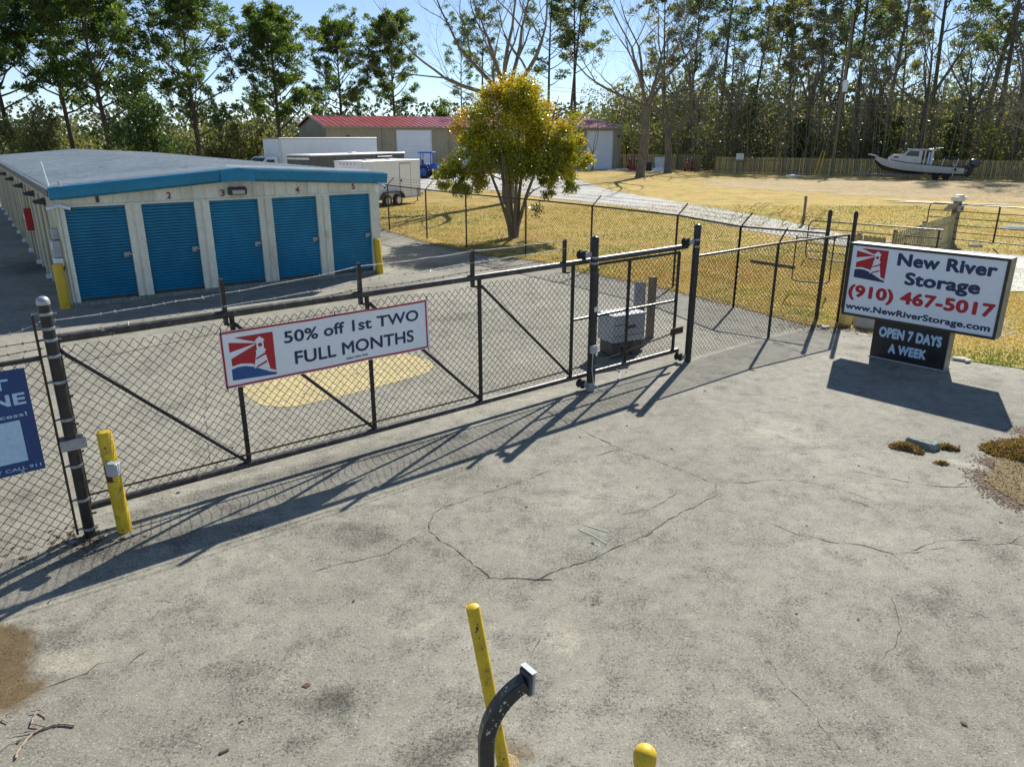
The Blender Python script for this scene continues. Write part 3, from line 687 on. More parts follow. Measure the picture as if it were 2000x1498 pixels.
# rolling doors: real corrugation
dm = None
for k, (x0, x1) in enumerate(DX):
    nz = 30; pts = []
    z = .16
    hh = (ZC - .16) / nz
    for i in range(nz):
        pts += [(z, .06), (z + hh * .18, .042), (z + hh * .78, .036), (z + hh * .93, .068)]; z += hh
    pts.append((ZC, .06))
    mb = MB(); vs = []
    for zz, yy in pts: vs += [(x0 - .01, yy, zz), (x1 + .01, yy, zz)]
    mb.add(vs, [(2 * i, 2 * i + 1, 2 * i + 3, 2 * i + 2) for i in range(len(pts) - 1)])
    door = mb.build('rolling_door', M['blue'], bl)
    mb = MB(); mb.box(x0, .02, .10, x1, .075, .17); mb.build('bottom_bar', M['dgrey'], door)
    mb = MB(); mb.bbox(x1 - .19, -.0, 1.10, x1 - .03, .045, 1.22, .008); mb.box(x1 - .12, -.02, 1.145, x1 + .05, .0, 1.175); mb.build('latch', M['band'], door)
    mb = MB(); mb.box(x1 - .085, -.035, 1.10, x1 - .05, -.015, 1.15); mb.build('padlock', M['dgrey'], door)
# unit numbers
for s_, x, z in (('1', .78, 2.535), ('2', 2.40, 2.55), ('3', 3.72, 2.555), ('4', 5.74, 2.555), ('5', 7.41, 2.58)):
    lettering(bl, s_, (x - (.035 if s_ == '1' else .055), z - .08, x + (.035 if s_ == '1' else .055), z + .08), -.0375, M['bredk'] if s_ != '1' else M['dgrey'], .02, name='unit_number')
# side and back walls
def ribwall(x, y0, y1, out, mat, zt, step=.305):
    mb = MB(); n = int((y1 - y0) / step); vs = []
    pts = []
    for i in range(n):
        y = y0 + i * step; pts += [(y, 0), (y + .03, .04 * out), (y + .07, .04 * out), (y + .10, 0)]
    pts.append((y1, 0))
    for y, o_ in pts: vs += [(x + o_, y, .0), (x + o_, y, zt)]
    mb.add(vs, [(2 * i, 2 * i + 1, 2 * i + 3, 2 * i + 2) for i in range(len(pts) - 1)]); return mb
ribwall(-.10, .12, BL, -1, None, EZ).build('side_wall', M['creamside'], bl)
ribwall(BW + .08, .12, BL, 1, None, ER).build('side_wall', M['cream'], bl)
mb = MB(); mb.add([(-.1, BL, 0), (BW + .08, BL, 0), (BW + .08, BL, ER - .01), (BW / 2, BL, AZ - .01), (-.1, BL, EZ - .01)], [(0, 1, 2, 3, 4)]); mb.build('back_wall', M['cream'], bl)
# left side doors between pilasters
for k in range(10):
    y = 1.3 + k * 3.2
    for q in range(2):
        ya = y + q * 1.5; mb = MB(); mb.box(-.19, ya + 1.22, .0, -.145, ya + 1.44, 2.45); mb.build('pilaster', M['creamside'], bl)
    mb = MB(); mb.box(-.3, y + .1, .02, -.12, y + .22, .14); mb.build('downspout_foot', M['white'], bl)
# roof: two planes with standing ribs
OV = .20
def roofside(sg, nm):
    mb = MB(); xe = -OV if sg < 0 else BW + OV; ze = roofz(xe)
    y = -.25; vs = []; step = .6; pts = []
    while y < BL + .2:
        pts += [(y, 0), (y + .02, .08), (y + .07, .08), (y + .09, 0)]; y += step
    pts.append((BL + .25, 0))
    for yy, h in pts: vs += [(xe, yy, ze + .03 + h), (BW / 2, yy, AZ + .03 + h)]
    fs = [(2 * i, 2 * i + 1, 2 * i + 3, 2 * i + 2) for i in range(len(pts) - 1)]
    if sg < 0: fs = [f[::-1] for f in fs]
    mb.add(vs, fs); return mb.build(nm, M['roof'], bl)
rl = roofside(-1, 'roof'); rr = roofside(1, 'roof')
mb = MB(); zl, zr = roofz(-OV), roofz(BW + OV)
mb.add([(-OV, -.25, zl), (BW / 2, -.25, AZ), (BW + OV, -.25, zr), (-OV, BL + .25, zl), (BW / 2, BL + .25, AZ), (BW + OV, BL + .25, zr)], [(0, 1, 4, 3), (1, 2, 5, 4)]); mb.build('roof_deck', M['dgrey'], bl)
# rake trim strip a metre back from the edge, raised
mb = MB()
for xa, xb in ((-OV + .05, BW / 2), (BW / 2, BW + OV - .05)):
    za, zb = roofz(xa) + .075, roofz(xb) + .075
    mb.tube([(xa, .7, za + .03), (xb, .7, zb + .03)], .055, 5)
mb.build('roof_conduit', M['whiteplain'], bl)
# front gutter / fascia following the gable, in three pieces with an apex cap
def fascia(xa, xb, y0, y1, dz0, dz1, nm, mat):
    za, zb = roofz(xa), roofz(xb)
    pr = [(y1, dz1), (y0, dz1), (y0 - .02, dz1 - .03), (y0 + .015, dz1 - .12), (y0 + .05, dz0 + .03), (y0 + .08, dz0), (y1, dz0)]
    vs = [(xa, y, za + d) for y, d in pr] + [(xb, y, zb + d) for y, d in pr]; n = len(pr)
    mb = MB(); mb.add(vs, [tuple(range(n)), tuple(range(2 * n - 1, n - 1, -1))] + [(i, (i + 1) % n, n + (i + 1) % n, n + i)[::-1] for i in range(n)]); return mb.build(nm, mat, bl)
fascia(-OV - .03, BW / 2 - .42, -.38, -.20, -.20, .085, 'gutter', M['bluetrim'])
fascia(BW / 2 + .42, BW + OV + .03, -.38, -.20, -.20, .085, 'gutter', M['bluetrim'])
mb = MB(); x0, x1, xm = BW / 2 - .43, BW / 2 + .43, BW / 2
za, zm = roofz(x0), AZ
mb.prism([(x0, za - .215), (xm, zm - .215), (x1, za - .215), (x1, za + .09), (xm, zm + .10), (x0, za + .09)], -.405, -.20, lambda a, b_, h: (a, h, b_)); mb.build('apex_cap', M['bluetrim'], bl)
# eave trim along the long left side
mb = MB(); mb.box(-OV - .05, -.2, zl - .13, -OV + .0, BL + .2, zl + .03); mb.build('eave_trim', M['dgrey'], bl)
mb = MB(); mb.box(BW + OV, -.2, zr - .13, BW + OV + .05, BL + .2, zr + .03); mb.build('eave_trim', M['bluetrim'], bl)
# electrical conduit along the header
mb = MB(); mb.tube([(-.05, -.07, 2.56), (BW * .5, -.07, 2.86), (BW + .05, -.07, 2.65)], .016, 5); mb.build('conduit', M['galv'], bl)
# dirty flood light over door 3
lt = MB(); lt.prism([(-.0, 2.50), (-.0, 2.66), (-.10, 2.70), (-.26, 2.66), (-.20, 2.50)], 3.86, 4.30, lambda a, b_, h: (h, a, b_)); lt = lt.build('wall_light', M['dgrey'], bl); lt['label'] = 'dark wall light with clear lens beside number 3'
mb = MB(); mb.box(3.92, -.245, 2.525, 4.24, -.228, 2.64); mb.build('lens', pmat('lens', (0.5, 0.48, 0.38), (0.35, 0.33, 0.27), 6, 0.2), lt)
# security cameras
def camera_unit(x, y, z, dx, dy):
    mb = MB(); mb.lathe([(.055, -.03), (.055, .0), (.02, .03)], 12, Matrix.Translation((x, y, z)) @ Matrix.Rotation(R(90), 4, 'X')); c_ = mb.build('security_camera', M['white'], bl, True)
    d = Vector((dx, dy, -.25)).normalized(); a = Vector((x, y - .02, z)); mb = MB(); mb.tube([a, a + d * .1, a + d * .26], [.025, .042, .042], 10); mb.build('camera_body', M['white'], c_, True)
    mb = MB(); mb.tube([a + d * .26, a + d * .268], .034, 10); mb.build('lens', M['black'], c_)
camera_unit(-.02, -.06, 2.42, .8, -.6); camera_unit(-.10, -.04, 2.42, -1, -.4); camera_unit(BW - .02, -.09, 2.62, .9, -.5); camera_unit(BW + .05, -.06, 2.6, .4, -.9)
# two antennas on the left corner
mb = MB(); mb.tube([(-.16, .10, EZ - .02), (-.24, .12, EZ + .64)], .024, 8); mb.tube([(-.16, .10, EZ - .1), (-.16, .10, EZ)], .03, 8); mb.build('antenna', M['whiteplain'], bl)
mb = MB(); mb.bbox(-.02, -.36, EZ + .0, .045, -.30, EZ + .22, .008); mb.tube([(.0, -.33, EZ - .12), (.0, -.33, EZ)], .012, 6); mb.build('antenna', M['cream'], bl)
# lights under the left eave
for y in (2.2, 5.6, 10, 15, 20):
    mb = MB(); mb.prism([(-.14, 2.28), (-.14, 2.45), (-.42, 2.40), (-.40, 2.33)], y, y + .3, lambda a, b_, h: (a, h, b_)); mb.build('eave_light', M['dgrey'], bl)
# red extinguisher cabinet with a white band
mb = MB(); mb.bbox(-.36, 8.2, 1.05, -.15, 8.55, 1.75, .02); ec = mb.build('extinguisher_cabinet', M['redpaint'], bl)
mb = MB(); mb.box(-.372, 8.19, 1.42, -.36, 8.56, 1.56); mb.build('band', M['whiteplain'], ec)
# electrical boxes on the left wall by the corner
for x, y0, z0, dy, dz, mt in ((-.22, .18, 1.62, .34, .25, 'grey'), (-.26, .12, 1.20, .42, .40, 'grey'), (-.27, .14, 1.38, .22, .18, 'white'), (-.24, .15, .92, .36, .24, 'dgrey'), (-.28, .12, .98, .24, .2, 'white')):
    mb = MB(); mb.bbox(x - .06, y0, z0, -.145, y0 + dy, z0 + dz, .01); mb.build('electrical_box', M[mt], bl)
mb = MB(); mb.bbox(-.2, .2, .86, -.15, .55, .93, .006); mb.build('red_bracket', M['redpaint'], bl)
mb = MB(); mb.tube([(-.06, -.055, .1), (-.06, -.055, 2.45)], .012, 6); mb.build('conduit', M['galv'], bl)

# ------------------------------------------------------------------ bollards
def bollard(name, label, loc, h, r, lean=(0, 0), dome=False, mat='yellow', group='yellow bollards', parts=None):
    o = root(name, label, 'bollard', loc, 0, group); o.rotation_euler = (lean[1], lean[0], 0)
    mb = MB()
    if dome: mb.lathe([(r * .92, -.05), (r * .92, h - .09)], 24); 
    else: mb.lathe([(r, -.05), (r, h - .012), (r * .93, h - .002), (r * .9, h - .006), (0.02, h + .006)], 24)
    mb.build('post', M[mat], o, True)
    if dome:
        mb = MB(); mb.lathe([(r * 1.04, h - .10), (r * 1.05, h - .055)] + [(r * 1.04 * cos(a), h - .055 + r * .95 * sin(a)) for a in np.linspace(.12, 1.5, 7)], 24); mb.build('cap', M[mat], o, True)
    return o
def chips(o, r, specs):
    mb = MB(); rg = random.Random(len(specs))
    for z, az, s_ in specs:
        ps = []
        for t_ in np.linspace(0, 2 * pi, 10)[:-1]:
            q = rg.uniform(.5, 1.2); a_ = az + cos(t_) * s_ * q / r * .7; ps.append(((r + .0012) * cos(a_), (r + .0012) * sin(a_), z + sin(t_) * s_ * q * 1.3))
        mb.add(ps, [tuple(range(9))])
    mb.build('paint_chip', M['dgrey'], o, kind='stuff')
b1 = bollard('bollard', 'tall thin yellow bollard, chipped and leaning, behind the curved black pedestal', (-.055, 3.9, 0), 1.27, .043, (R(-8.5), 0))
mb = MB(); mb.lathe([(.10, -.01), (.105, .0), (.10, .003), (.05, .003)], 20); mb.build('mortar_ring', M['mound'], b1)
chips(b1, .043, [(1.13, -1.4, .017), (1.105, -1.65, .009), (1.16, -1.25, .008), (1.06, -1.35, .006), (.98, -1.2, .007), (.10, -1.2, .009), (.16, -1.6, .006), (.62, -1.3, .005)])
bollard('bollard', 'yellow bollard with a rounded cap at the bottom edge', (.665, 2.93, 0), 1.12, .055, (0, 0), True)
b3 = bollard('bollard', 'yellow bollard with a small grey box in front of the gate', (-4.13, 7.02, 0), 1.14, .072, (R(-1.6), 0))
chips(b3, .072, [(.98, -1.3, .014), (.93, -1.25, .008), (.6, -1.0, .008), (.52, -1.1, .006), (.3, -1.2, .006), (.04, -1.3, .012)])
mb = MB(); mb.bbox(.03, -.17, .70, .15, -.065, .84, .012); mb.box(.0, -.09, .68, .06, -.06, .84); mb.build('sensor_box', M['grey'], b3)
mb = MB(); mb.box(-.03, -.08, .60, .03, -.073, .78); mb.build('bracket', M['rust'], b3)
bollard('bollard', 'yellow sleeved bollard at the left corner of the storage building', (-10.86, 17.72, 0), 1.08, .115, mat='yellow2')
bollard('bollard', 'yellow bollard at the right corner of the storage building', (-4.02, 22.55, 0), 1.04, .105, (R(-3), 0), mat='yellow2')

# ------------------------------------------------------------------ curved keypad pedestal
pd = root('card_reader_pedestal', 'curved black square tube pedestal with a metal head plate, splashed with bird droppings', 'pedestal', (-.15, 3.40, 0), R(12))
path = [(0, 0, 0), (0, 0, .62)]
for k in range(1, 13):
    a = k / 12 * R(68); path.append((.38 * (1 - cos(a)), .04 * (1 - cos(a)), .66 + .42 * sin(a)))
a = R(68); tx, tz = sin(a) * .34, cos(a) * .42
mb = MB(); vs = []; hw = .043
for i, p in enumerate(path):
    q = Vector(path[min(i + 1, len(path) - 1)]) - Vector(path[max(i - 1, 0)]); q.normalize(); nn = Vector((q.z, 0, -q.x)).normalized(); s2 = Vector((0, 1, 0))
    p = Vector(p); c8 = [(-1, -.8), (-.8, -1), (.8, -1), (1, -.8), (1, .8), (.8, 1), (-.8, 1), (-1, .8)]
    vs += [p + nn * hw * a_ + s2 * hw * b_ for a_, b_ in c8]
fs = [(i * 8 + k, i * 8 + (k + 1) % 8, i * 8 + 8 + (k + 1) % 8, i * 8 + 8 + k) for i in range(len(path) - 1) for k in range(8)]
mb.add(vs, fs + [tuple(range(8)), tuple((len(path) - 1) * 8 + k for k in range(7, -1, -1))])
m = pmat('pedestal_black', (0.015, 0.016, 0.017), (0.03, 0.031, 0.033), 9, 0.33, bump=.1, bscale=80)
mb.build('pedestal_tube', m, pd)
# bird droppings, thin proud blobs on the tube
rg = random.Random(12); mb = MB()
for k in range(34):
    i = rg.randrange(1, 12); fr = rg.random(); p = Vector(path[i]).lerp(Vector(path[i + 1]), fr); q = (Vector(path[i + 1]) - Vector(path[i])).normalized(); nn = Vector((q.z, 0, -q.x)).normalized()
    sd_ = rg.choice([0, 0, 0, 1]); r_ = rg.choice([.003, .003, .004, .005, .009])
    ctr = p + (Vector((0, -hw - .0007, 0)) + nn * rg.uniform(-.028, .028) if sd_ == 0 else -nn * (hw + .0007) + Vector((0, rg.uniform(-.025, .025), 0)))
    e1 = nn if sd_ == 0 else Vector((0, 1, 0))
    ps = [ctr + (e1 * cos(t_) * r_ * rg.uniform(.6, 1.1) + q * sin(t_) * r_ * rg.uniform(.8, 1.6)) for t_ in np.linspace(0, 2 * pi, 9)[:-1]]
    mb.add(ps, [tuple(range(8))])
mb.build('droppings', pmat('droppings', (0.45, 0.52, 0.5), (0.3, 0.36, 0.35), 60, 0.8), pd, kind='stuff')
e = Vector(path[-1]); q = Vector((sin(R(68)), .0, cos(R(68)))).normalized()
mb = MB(); MM = Matrix.Translation(e) @ Matrix.Rotation(R(26), 4, 'Z') @ Matrix.Rotation(R(3), 4, 'Y')
mb.bbox(-.01, -.05, -.07, .012, .05, .07, .004, MM); mb.build('mounting_plate', M['dgrey'], pd)
mb = MB(); mb.bbox(.012, -.053, -.075, .032, .053, .075, .006, MM); mb.box(.0, -.055, .075, .038, .055, .080, MM); mb.build('head_cover', M['grey'], pd)

# ------------------------------------------------------------------ chain link
def chainlink(name, parent, L, z0, z1, mat, r=.0032, p=.0525, h=.0525, seed=0, sag=0.0, sides=3, warp=None, kind='stuff'):
    """zigzag wires along local +X from 0 to L, between heights z0 and z1 (callables of x)"""
    rg = np.random.default_rng(seed); nw = int(L / p); Vs = []; Fs = []; base = 0
    for i in range(nw):
        x = (i + .5) * p; a, b_ = z0(x), z1(x); n = max(2, int((b_ - a) / h)); k = np.arange(n + 1)
        sgn = np.where((k + i) % 2 == 0, 1.0, -1.0)
        zz = b_ - k * h; zz[0] += .012
        xx = x + sgn * p * .5
        yy = np.where((k + i) % 2 == 0, .004, -.004)
        if warp is not None: xx, yy, zz = warp(xx, yy, zz)
        C_ = np.stack([xx, yy, zz], 1)
        ang = np.array([0, 2.0944, 4.18879]) if sides == 3 else np.array([0, 1.5708, 3.14159, 4.71239])
        ring = np.stack([np.cos(ang) * r * 1.25, np.sin(ang) * r, np.zeros(sides)], 1)
        Vs.append((C_[:, None, :] + ring[None]).reshape(-1, 3))
        kk = np.arange(n)[:, None] * sides; s_ = np.arange(sides)[None]; s2 = (np.arange(sides)[None] + 1) % sides
        Fs.append(np.stack([kk + s_, kk + s2, kk + sides + s2, kk + sides + s_], -1).reshape(-1, 4) + base); base += (n + 1) * sides
    return npmesh(name, np.concatenate(Vs), np.concatenate(Fs), mat, parent, kind=kind, smooth=True)
def barbed(parent, pts, r=.0042, sp=.16, size=.022, mat=None, seed=0, sagk=0.0):
    rg = random.Random(seed); mb = MB(); pts = [Vector(p) for p in pts]; line = []
    for a, b_ in zip(pts[:-1], pts[1:]):
        n = max(2, int((b_ - a).length / .25))
        for j in range(n):
            f = j / n; line.append(a.lerp(b_, f) + Vector((rg.uniform(-.006, .006), rg.uniform(-.006, .006), rg.uniform(-.006, .006) - sagk * 4 * f * (1 - f))))
    line.append(pts[-1]); mb.tube(line, r, 4)
    for a, b_ in zip(line[:-1], line[1:]):
        k = max(1, int(round((b_ - a).length / sp)))
        for j in range(k):
            c_ = a.lerp(b_, (j + rg.random() * .4) / k)
            for q in range(2):
                d = Vector((rg.uniform(-.4, .4), rg.uniform(-1, 1), rg.uniform(-1, 1))).normalized() * size
                mb.tube([c_ - d, c_ + d], [.0018, .0018], 3, False)
            mb.box(c_.x - .008, c_.y - .005, c_.z - .006, c_.x + .008, c_.y + .005, c_.z + .006)
    return mb.build('barbed_wire', mat or M['barb'], parent)

GA = R(39.5); gu = Vector((cos(GA), sin(GA), 0)); gn = Vector((sin(GA), -cos(GA), 0))
P0 = Vector((-4.433, 6.898, 0)); GO = P0 - gn * .15
# sliding gate
gt = root('sliding_gate', 'long black cantilever sliding gate of chain link panels with barbed wire on top', 'gate', GO, GA)
TZ, BZ = 2.10, .265
mb = MB(); mb.tube([(.02, 0, TZ), (9.9, 0, TZ + .02)], .045, 10); mb.build('top_rail', M['rail'], gt, True)
mb = MB(); mb.tube([(.02, 0, BZ), (9.85, 0, BZ - .05)], .042, 10); mb.build('bottom_rail', M['rail'], gt, True)
ups = [.06, 1.785, 3.49, 5.27, 7.105]
for x in ups: mb = MB(); mb.tube([(x, 0, BZ), (x, 0, TZ)], .030, 8); mb.build('upright', M['black'], gt, True)
for x in (8.41, 9.71): mb = MB(); mb.tube([(x, 0, .22), (x, 0, TZ - .06)], .028, 8); mb.build('upright', M['black'], gt, True)
for x0, x1 in ((.08, 1.76), (1.81, 3.47), (3.52, 5.25), (5.30, 7.08)):
    mb = MB(); mb.tube([(x0, -.01, 1.98), (x1, -.01, BZ + .03)], .022, 8); mb.build('diagonal_brace', M['black'], gt, True)
mb = MB(); mb.tube([(7.12, 0, 1.20), (9.7, 0, 1.17)], .024, 8); mb.build('middle_rail', M['black'], gt, True)
mb = MB(); mb.tube([(7.5, 0, 2.035), (9.72, 0, 2.03)], .024, 8); mb.build('second_rail', M['black'], gt, True)
for k, x in enumerate((1.715, 3.40, 5.15, 6.905)):
    mb = MB(); mb.box(x - .022, -.03, TZ - .12, x + .022, .02, 2.50); mb.build('barb_upright', M['black'], gt)
    mb = MB(); mb.tube([(x + .0, -.05, TZ - .11), (x + .06, -.055, TZ - .11)], .014, 6); mb.build('bolt', M['rust'], gt)
warpy = lambda x, y, z: (x + .012 * np.sin(z * 7 + x * 1.3), y + .018 * np.sin(x * 2.1) * np.sin(z * 3), z + .012 * np.sin(x * 3.1))
chainlink('gate_mesh', gt, 7.05, lambda x: BZ + .03, lambda x: 2.02 - .035 * abs(sin(x * 1.7)), M['wire'], r=.0042, warp=lambda x, y, z: ((x + .05) + .012 * np.sin(z * 7 + x * 1.3), y - .03 + .018 * np.sin(x * 2.1) * np.sin(z * 3), z + .010 * np.sin(x * 5.1)))
chainlink('gate_mesh', gt, 2.55, lambda x: BZ - .02, lambda x: 2.0, M['wire'], r=.0042, warp=lambda x, y, z: (x + 7.13, y - .03, z), seed=2)
barbed(gt, [(-.05, -.03, 2.29), (1.71, -.03, 2.345), (3.40, -.03, 2.46), (5.15, -.03, 2.485), (6.9, -.03, 2.49)], seed=1, sagk=.01)
barbed(gt, [(-.05, -.03, 2.155), (1.71, -.03, 2.20), (3.40, -.03, 2.275), (5.15, -.03, 2.33), (6.9, -.03, 2.36)], seed=2, sagk=.01)
barbed(gt, [(.25, .02, 2.06), (1.71, .02, 2.10), (3.40, .02, 2.17), (5.15, .02, 2.19), (6.9, .02, 2.22)], seed=3, mat=M['rust'], sagk=.012)
mb = MB(); mb.tube([(.05, -.05, .42), (2.4, -.05, .40), (5, -.05, .38), (7.0, -.05, .40), (8.2, -.05, .45), (9.75, -.05, .60)], .012, 5); mb.build('drive_chain', M['rust'], gt)
mb = MB(); mb.box(9.52, -.09, .56, 9.86, -.07, .68); mb.build('stop_bracket', M['rust'], gt)
mb = MB(); mb.tube([(.1, -.04, 1.84), (1.7, -.045, 1.92), (3.3, -.045, 1.95)], .003, 4); mb.build('tension_wire', M['wire'], gt)

# gate posts
def pipe_post(label, loc, h, r, domeh=.05):
    o = root('gate_post', label, 'post', loc, GA, 'round gate posts'); mb = MB(); mb.lathe([(r, -.1), (r, h - domeh)], 20); mb.build('pipe', M['black'], o, True)
    mb = MB(); mb.lathe([(r * 1.07, h - domeh - .03), (r * 1.08, h - domeh)] + [(r * 1.05 * cos(a), h - domeh + domeh * 1.0 * sin(a)) for a in np.linspace(.1, 1.5, 6)], 20); mb.build('cap', M['black'] if r > .06 else M['galv'], o, True)
    return o
p0 = pipe_post('tall round black post banded in silver at the left end of the sliding gate', P0, 2.56, .055)
for z in (2.39, 2.25, 2.137, 1.976, 1.712, 1.321, .817, .435, .10):
    mb = MB(); mb.lathe([(.059, z - .014), (.061, z), (.059, z + .014)], 20); mb.tube([(-.11, .02, z), (-.05, .03, z)], .012, 6); mb.tube([(.05, -.03, z), (.085, -.04, z)], .007, 6); mb.build('tension_band', M['band'], p0)
mb = MB(); mb.bbox(-.11, -.085, 1.01, .12, -.06, 1.12, .004); mb.bbox(-.11, -.09, 1.035, .12, -.07, 1.095, .004); mb.bbox(-.11, .06, 1.01, .12, .08, 1.12, .004)
for sx in (-.1, .1): mb.tube([(sx, -.11, 1.065), (sx, .09, 1.065)], .01, 6)
mb.build('clamp', M['galv'], p0)
mb = MB(); mb.tube([(-.11, .0, .06), (-.11, .0, 2.38)], .013, 6); mb.build('tension_bar', M['rust'], p0)
for z in (.25, .62, .95, 1.25, 1.55): 
    mb = MB(); mb.tube([(.05, 0, z), (.095, .0, z)], .011, 6); mb.build('bolt', M['dgrey'], p0)
def roller(parent, x, z, r_=.075, y=.075):
    MM = Matrix.Translation((x, y, z)) @ Matrix.Rotation(R(90), 4, 'X')
    mb = MB(); mb.lathe([(.02, -.06), (r_ * .95, -.055), (r_, -.04), (r_ * .72, -.02), (r_ * .72, .02), (r_, .04), (r_ * .95, .055), (.02, .06)], 20, MM); mb.build('roller', M['rubber'], parent, True)
    mb = MB(); mb.bbox(min(x, 0) , y - .08, z - .045, max(x, 0), y - .062, z + .045, .004)
    mb.tube([(x, y - .1, z), (x, y + .07, z)], .018, 8); mb.build('roller_bracket', M['galv'], parent)
p1 = pipe_post('middle round black gate post with a roller and grey cable box', P0 + gu * 7.415 + Vector((0, 0, 0)) - gn * .0, 2.52, .062)
roller(p1, -.20, 2.235); roller(p1, -.13, .12); 
mb = MB(); mb.bbox(-.10, -.12, .66, .02, -.055, .79, .008); mb.build('junction_box', M['grey'], p1)
mb = MB(); mb.tube([(-.05, -.09, .66), (-.06, -.09, .4), (-.03, -.1, .15), (.05, -.16, .04), (.2, -.22, .012), (.45, -.1, .012), (.8, .1, .012), (1.1, .32, .012), (1.18, .55, .012), (1.0, .75, .02), (.85, .8, .12)], .009, 6); mb.build('cable', M['grey'], p1, True)
for z in (1.95, 1.6, 1.05, .75, .4):
    mb = MB(); mb.lathe([(.066, z - .01), (.066, z + .01)], 16); mb.tube([(.06, -.02, z), (.09, -.03, z)], .008, 6); mb.build('tension_band', M['dgrey'], p1)
for z in (2.10, 2.19):
    mb = MB(); mb.lathe([(.068, z - .014), (.069, z + .014)], 16); mb.build('tension_band', M['galv'], p1)
mb = MB(); mb.tube([(.10, 0, .1), (.10, 0, 2.0)], .009, 6); mb.build('tension_bar', M['black'], p1)
mb = MB(); mb.bbox(-.03, -.075, 1.33, .03, -.058, 1.41, .006); mb.build('reflector', M['whiteplain'], p1)
mb = MB(); mb.lathe([(.075, .0), (.075, .05), (.085, .05), (.085, .09), (.07, .09), (.07, .14)], 16); mb.build('post_collar', M['galv'], p1)
p2 = pipe_post('round black gate post with a roller at the right end of the gate', P0 + gu * 9.98, 2.52, .062)
roller(p2, -.20, 2.215); roller(p2, -.17, .11)
for z in (2.13, 2.25):
    mb = MB(); mb.lathe([(.068, z - .014), (.069, z + .014)], 16); mb.build('tension_band', M['galv'], p2)

# left fence bay beside the post
lf = root('chain_link_fence', 'chain link fence bay at the left edge carrying the blue sign', 'fence', P0 - gu * .12, GA + pi)
mb = MB(); mb.tube([(0, 0, 1.972), (3.4, 0, 1.96)], .026, 8); mb.build('top_rail', M['rail'], lf, True)
chainlink('fence_mesh', lf, 3.3, lambda x: .01, lambda x: 1.975, M['wire'], r=.0042, seed=4, warp=lambda x, y, z: (x, y - .02 + .02 * np.sin(x * 2 + z), z))
mb = MB()
for k in range(7): mb.tube([(.12 + k * .33, -.035, 2.0), (.17 + k * .33, -.02, 1.94)], .006, 5)
mb.build('tie_wire', M['galv'], lf)
barbed(lf, [(-.05, 0, 2.30), (.16, 0, 2.24), (3.3, 0, 2.2)], seed=5); barbed(lf, [(-.05, 0, 2.14), (3.3, 0, 2.05)], seed=6, mat=M['rust'])
barbed(lf, [(-.05, 0, 2.06), (3.3, 0, 1.99)], seed=7, mat=M['rust'])
mb = MB(); mb.lathe([(.036, 0), (.036, 2.35)], 12, Matrix.Translation((3.3, 0, 0))); mb.build('post', M['black'], lf, True)
# blue sign on the bay
bs = root('fence_sign', 'blue metal sign with white lettering wired to the left fence', 'sign', P0 + gn * .05, GA)
x1 = -.265; x0 = x1 - .92; zb, zt = .884, 1.92
mb = MB(); mb.bbox(x0, -.004, zb, x1, .004, zt, .0015); mb.build('sign_panel', M['signblue'], bs)
lettering(bs, 'RENT', (x0 + .12, 1.735, x1 - .147, 1.84), -.0055, M['pale'], .03)
lettering(bs, 'ONLINE', (x0 + .06, 1.572, x1 - .04, 1.69), -.0055, M['pale'], .03)
lettering(bs, 'Instant Access!', (x0 + .16, 1.455, x1 - .055, 1.495), -.0055, M['pale'], .012)
lettering(bs, 'EMERGENCY CALL 911', (x0 + .14, .922, x1 - .03, .955), -.0055, M['pale'], .012)
flat(bs, 'blank_panel', [(x0 + .13, 1.006), (x1 - .125, 1.006), (x1 - .125, 1.422), (x0 + .13, 1.422)], -.0055, M['pale'])
for sx in (x0 + .1, x1 - .19): mb = MB(); mb.tube([(sx, -.012, .905), (sx, 0, .905)], .016, 10); mb.build('bolt', M['galv'], bs)

# banner
bn_ = root('banner', 'white vinyl banner with a red border offering half price months, tied to the gate', 'banner', GO + gn * .06, GA)
def rip(x, z): return .012 * np.sin(np.asarray(x) * 5.2 + np.asarray(z) * 2.0) * np.clip((np.asarray(x) - 2.22) * 3, 0, 1) + .009 * np.sin(np.asarray(x) * 13 + 1.0) * (np.asarray(z) - 1.2) * np.clip((np.asarray(x) - 2.25) * 3, 0, 1)
bx0, bx1, bz0, bz1 = 1.595, 4.36, 1.257, 1.925
mb = MB(); nx_, nz_ = 70, 10; vs = []
for yy in (0, .003):
    for j in range(nz_ + 1):
        for i in range(nx_ + 1):
            x = bx0 + (bx1 - bx0) * i / nx_; z = bz0 + (bz1 - bz0) * j / nz_
            sg_ = .006 * sin(pi * 2 * (x - bx0) / (bx1 - bx0)) ** 2
            z -= sg_ if j == nz_ else 0
            vs.append((x, float(rip(x, z)) + yy - .012, z))
o_ = (nx_ + 1) * (nz_ + 1)
fs = [(j * (nx_ + 1) + i, j * (nx_ + 1) + i + 1, (j + 1) * (nx_ + 1) + i + 1, (j + 1) * (nx_ + 1) + i) for j in range(nz_) for i in range(nx_)]
mb.add(vs, fs + [tuple(o_ + q for q in f[::-1]) for f in fs]); mb.build('vinyl_sheet', M['banner'], bn_, True)
yb_ = -.0155
def strip(xa, za, xb, zb_, wd):
    n = 40; ps = []; L = math.dist((xa, za), (xb, zb_)); nx2, nz2 = -(zb_ - za) / L * wd / 2, (xb - xa) / L * wd / 2; mb = MB(); vs = []
    for i in range(n + 1):
        x = xa + (xb - xa) * i / n; z = za + (zb_ - za) * i / n
        vs += [(x + nx2, yb_ + float(rip(x, z)), z + nz2), (x - nx2, yb_ + float(rip(x, z)), z - nz2)]
    mb.add(vs, [(2 * i, 2 * i + 1, 2 * i + 3, 2 * i + 2) for i in range(n)]); o = mb.build('red_border', M['red'], bn_)
    return o
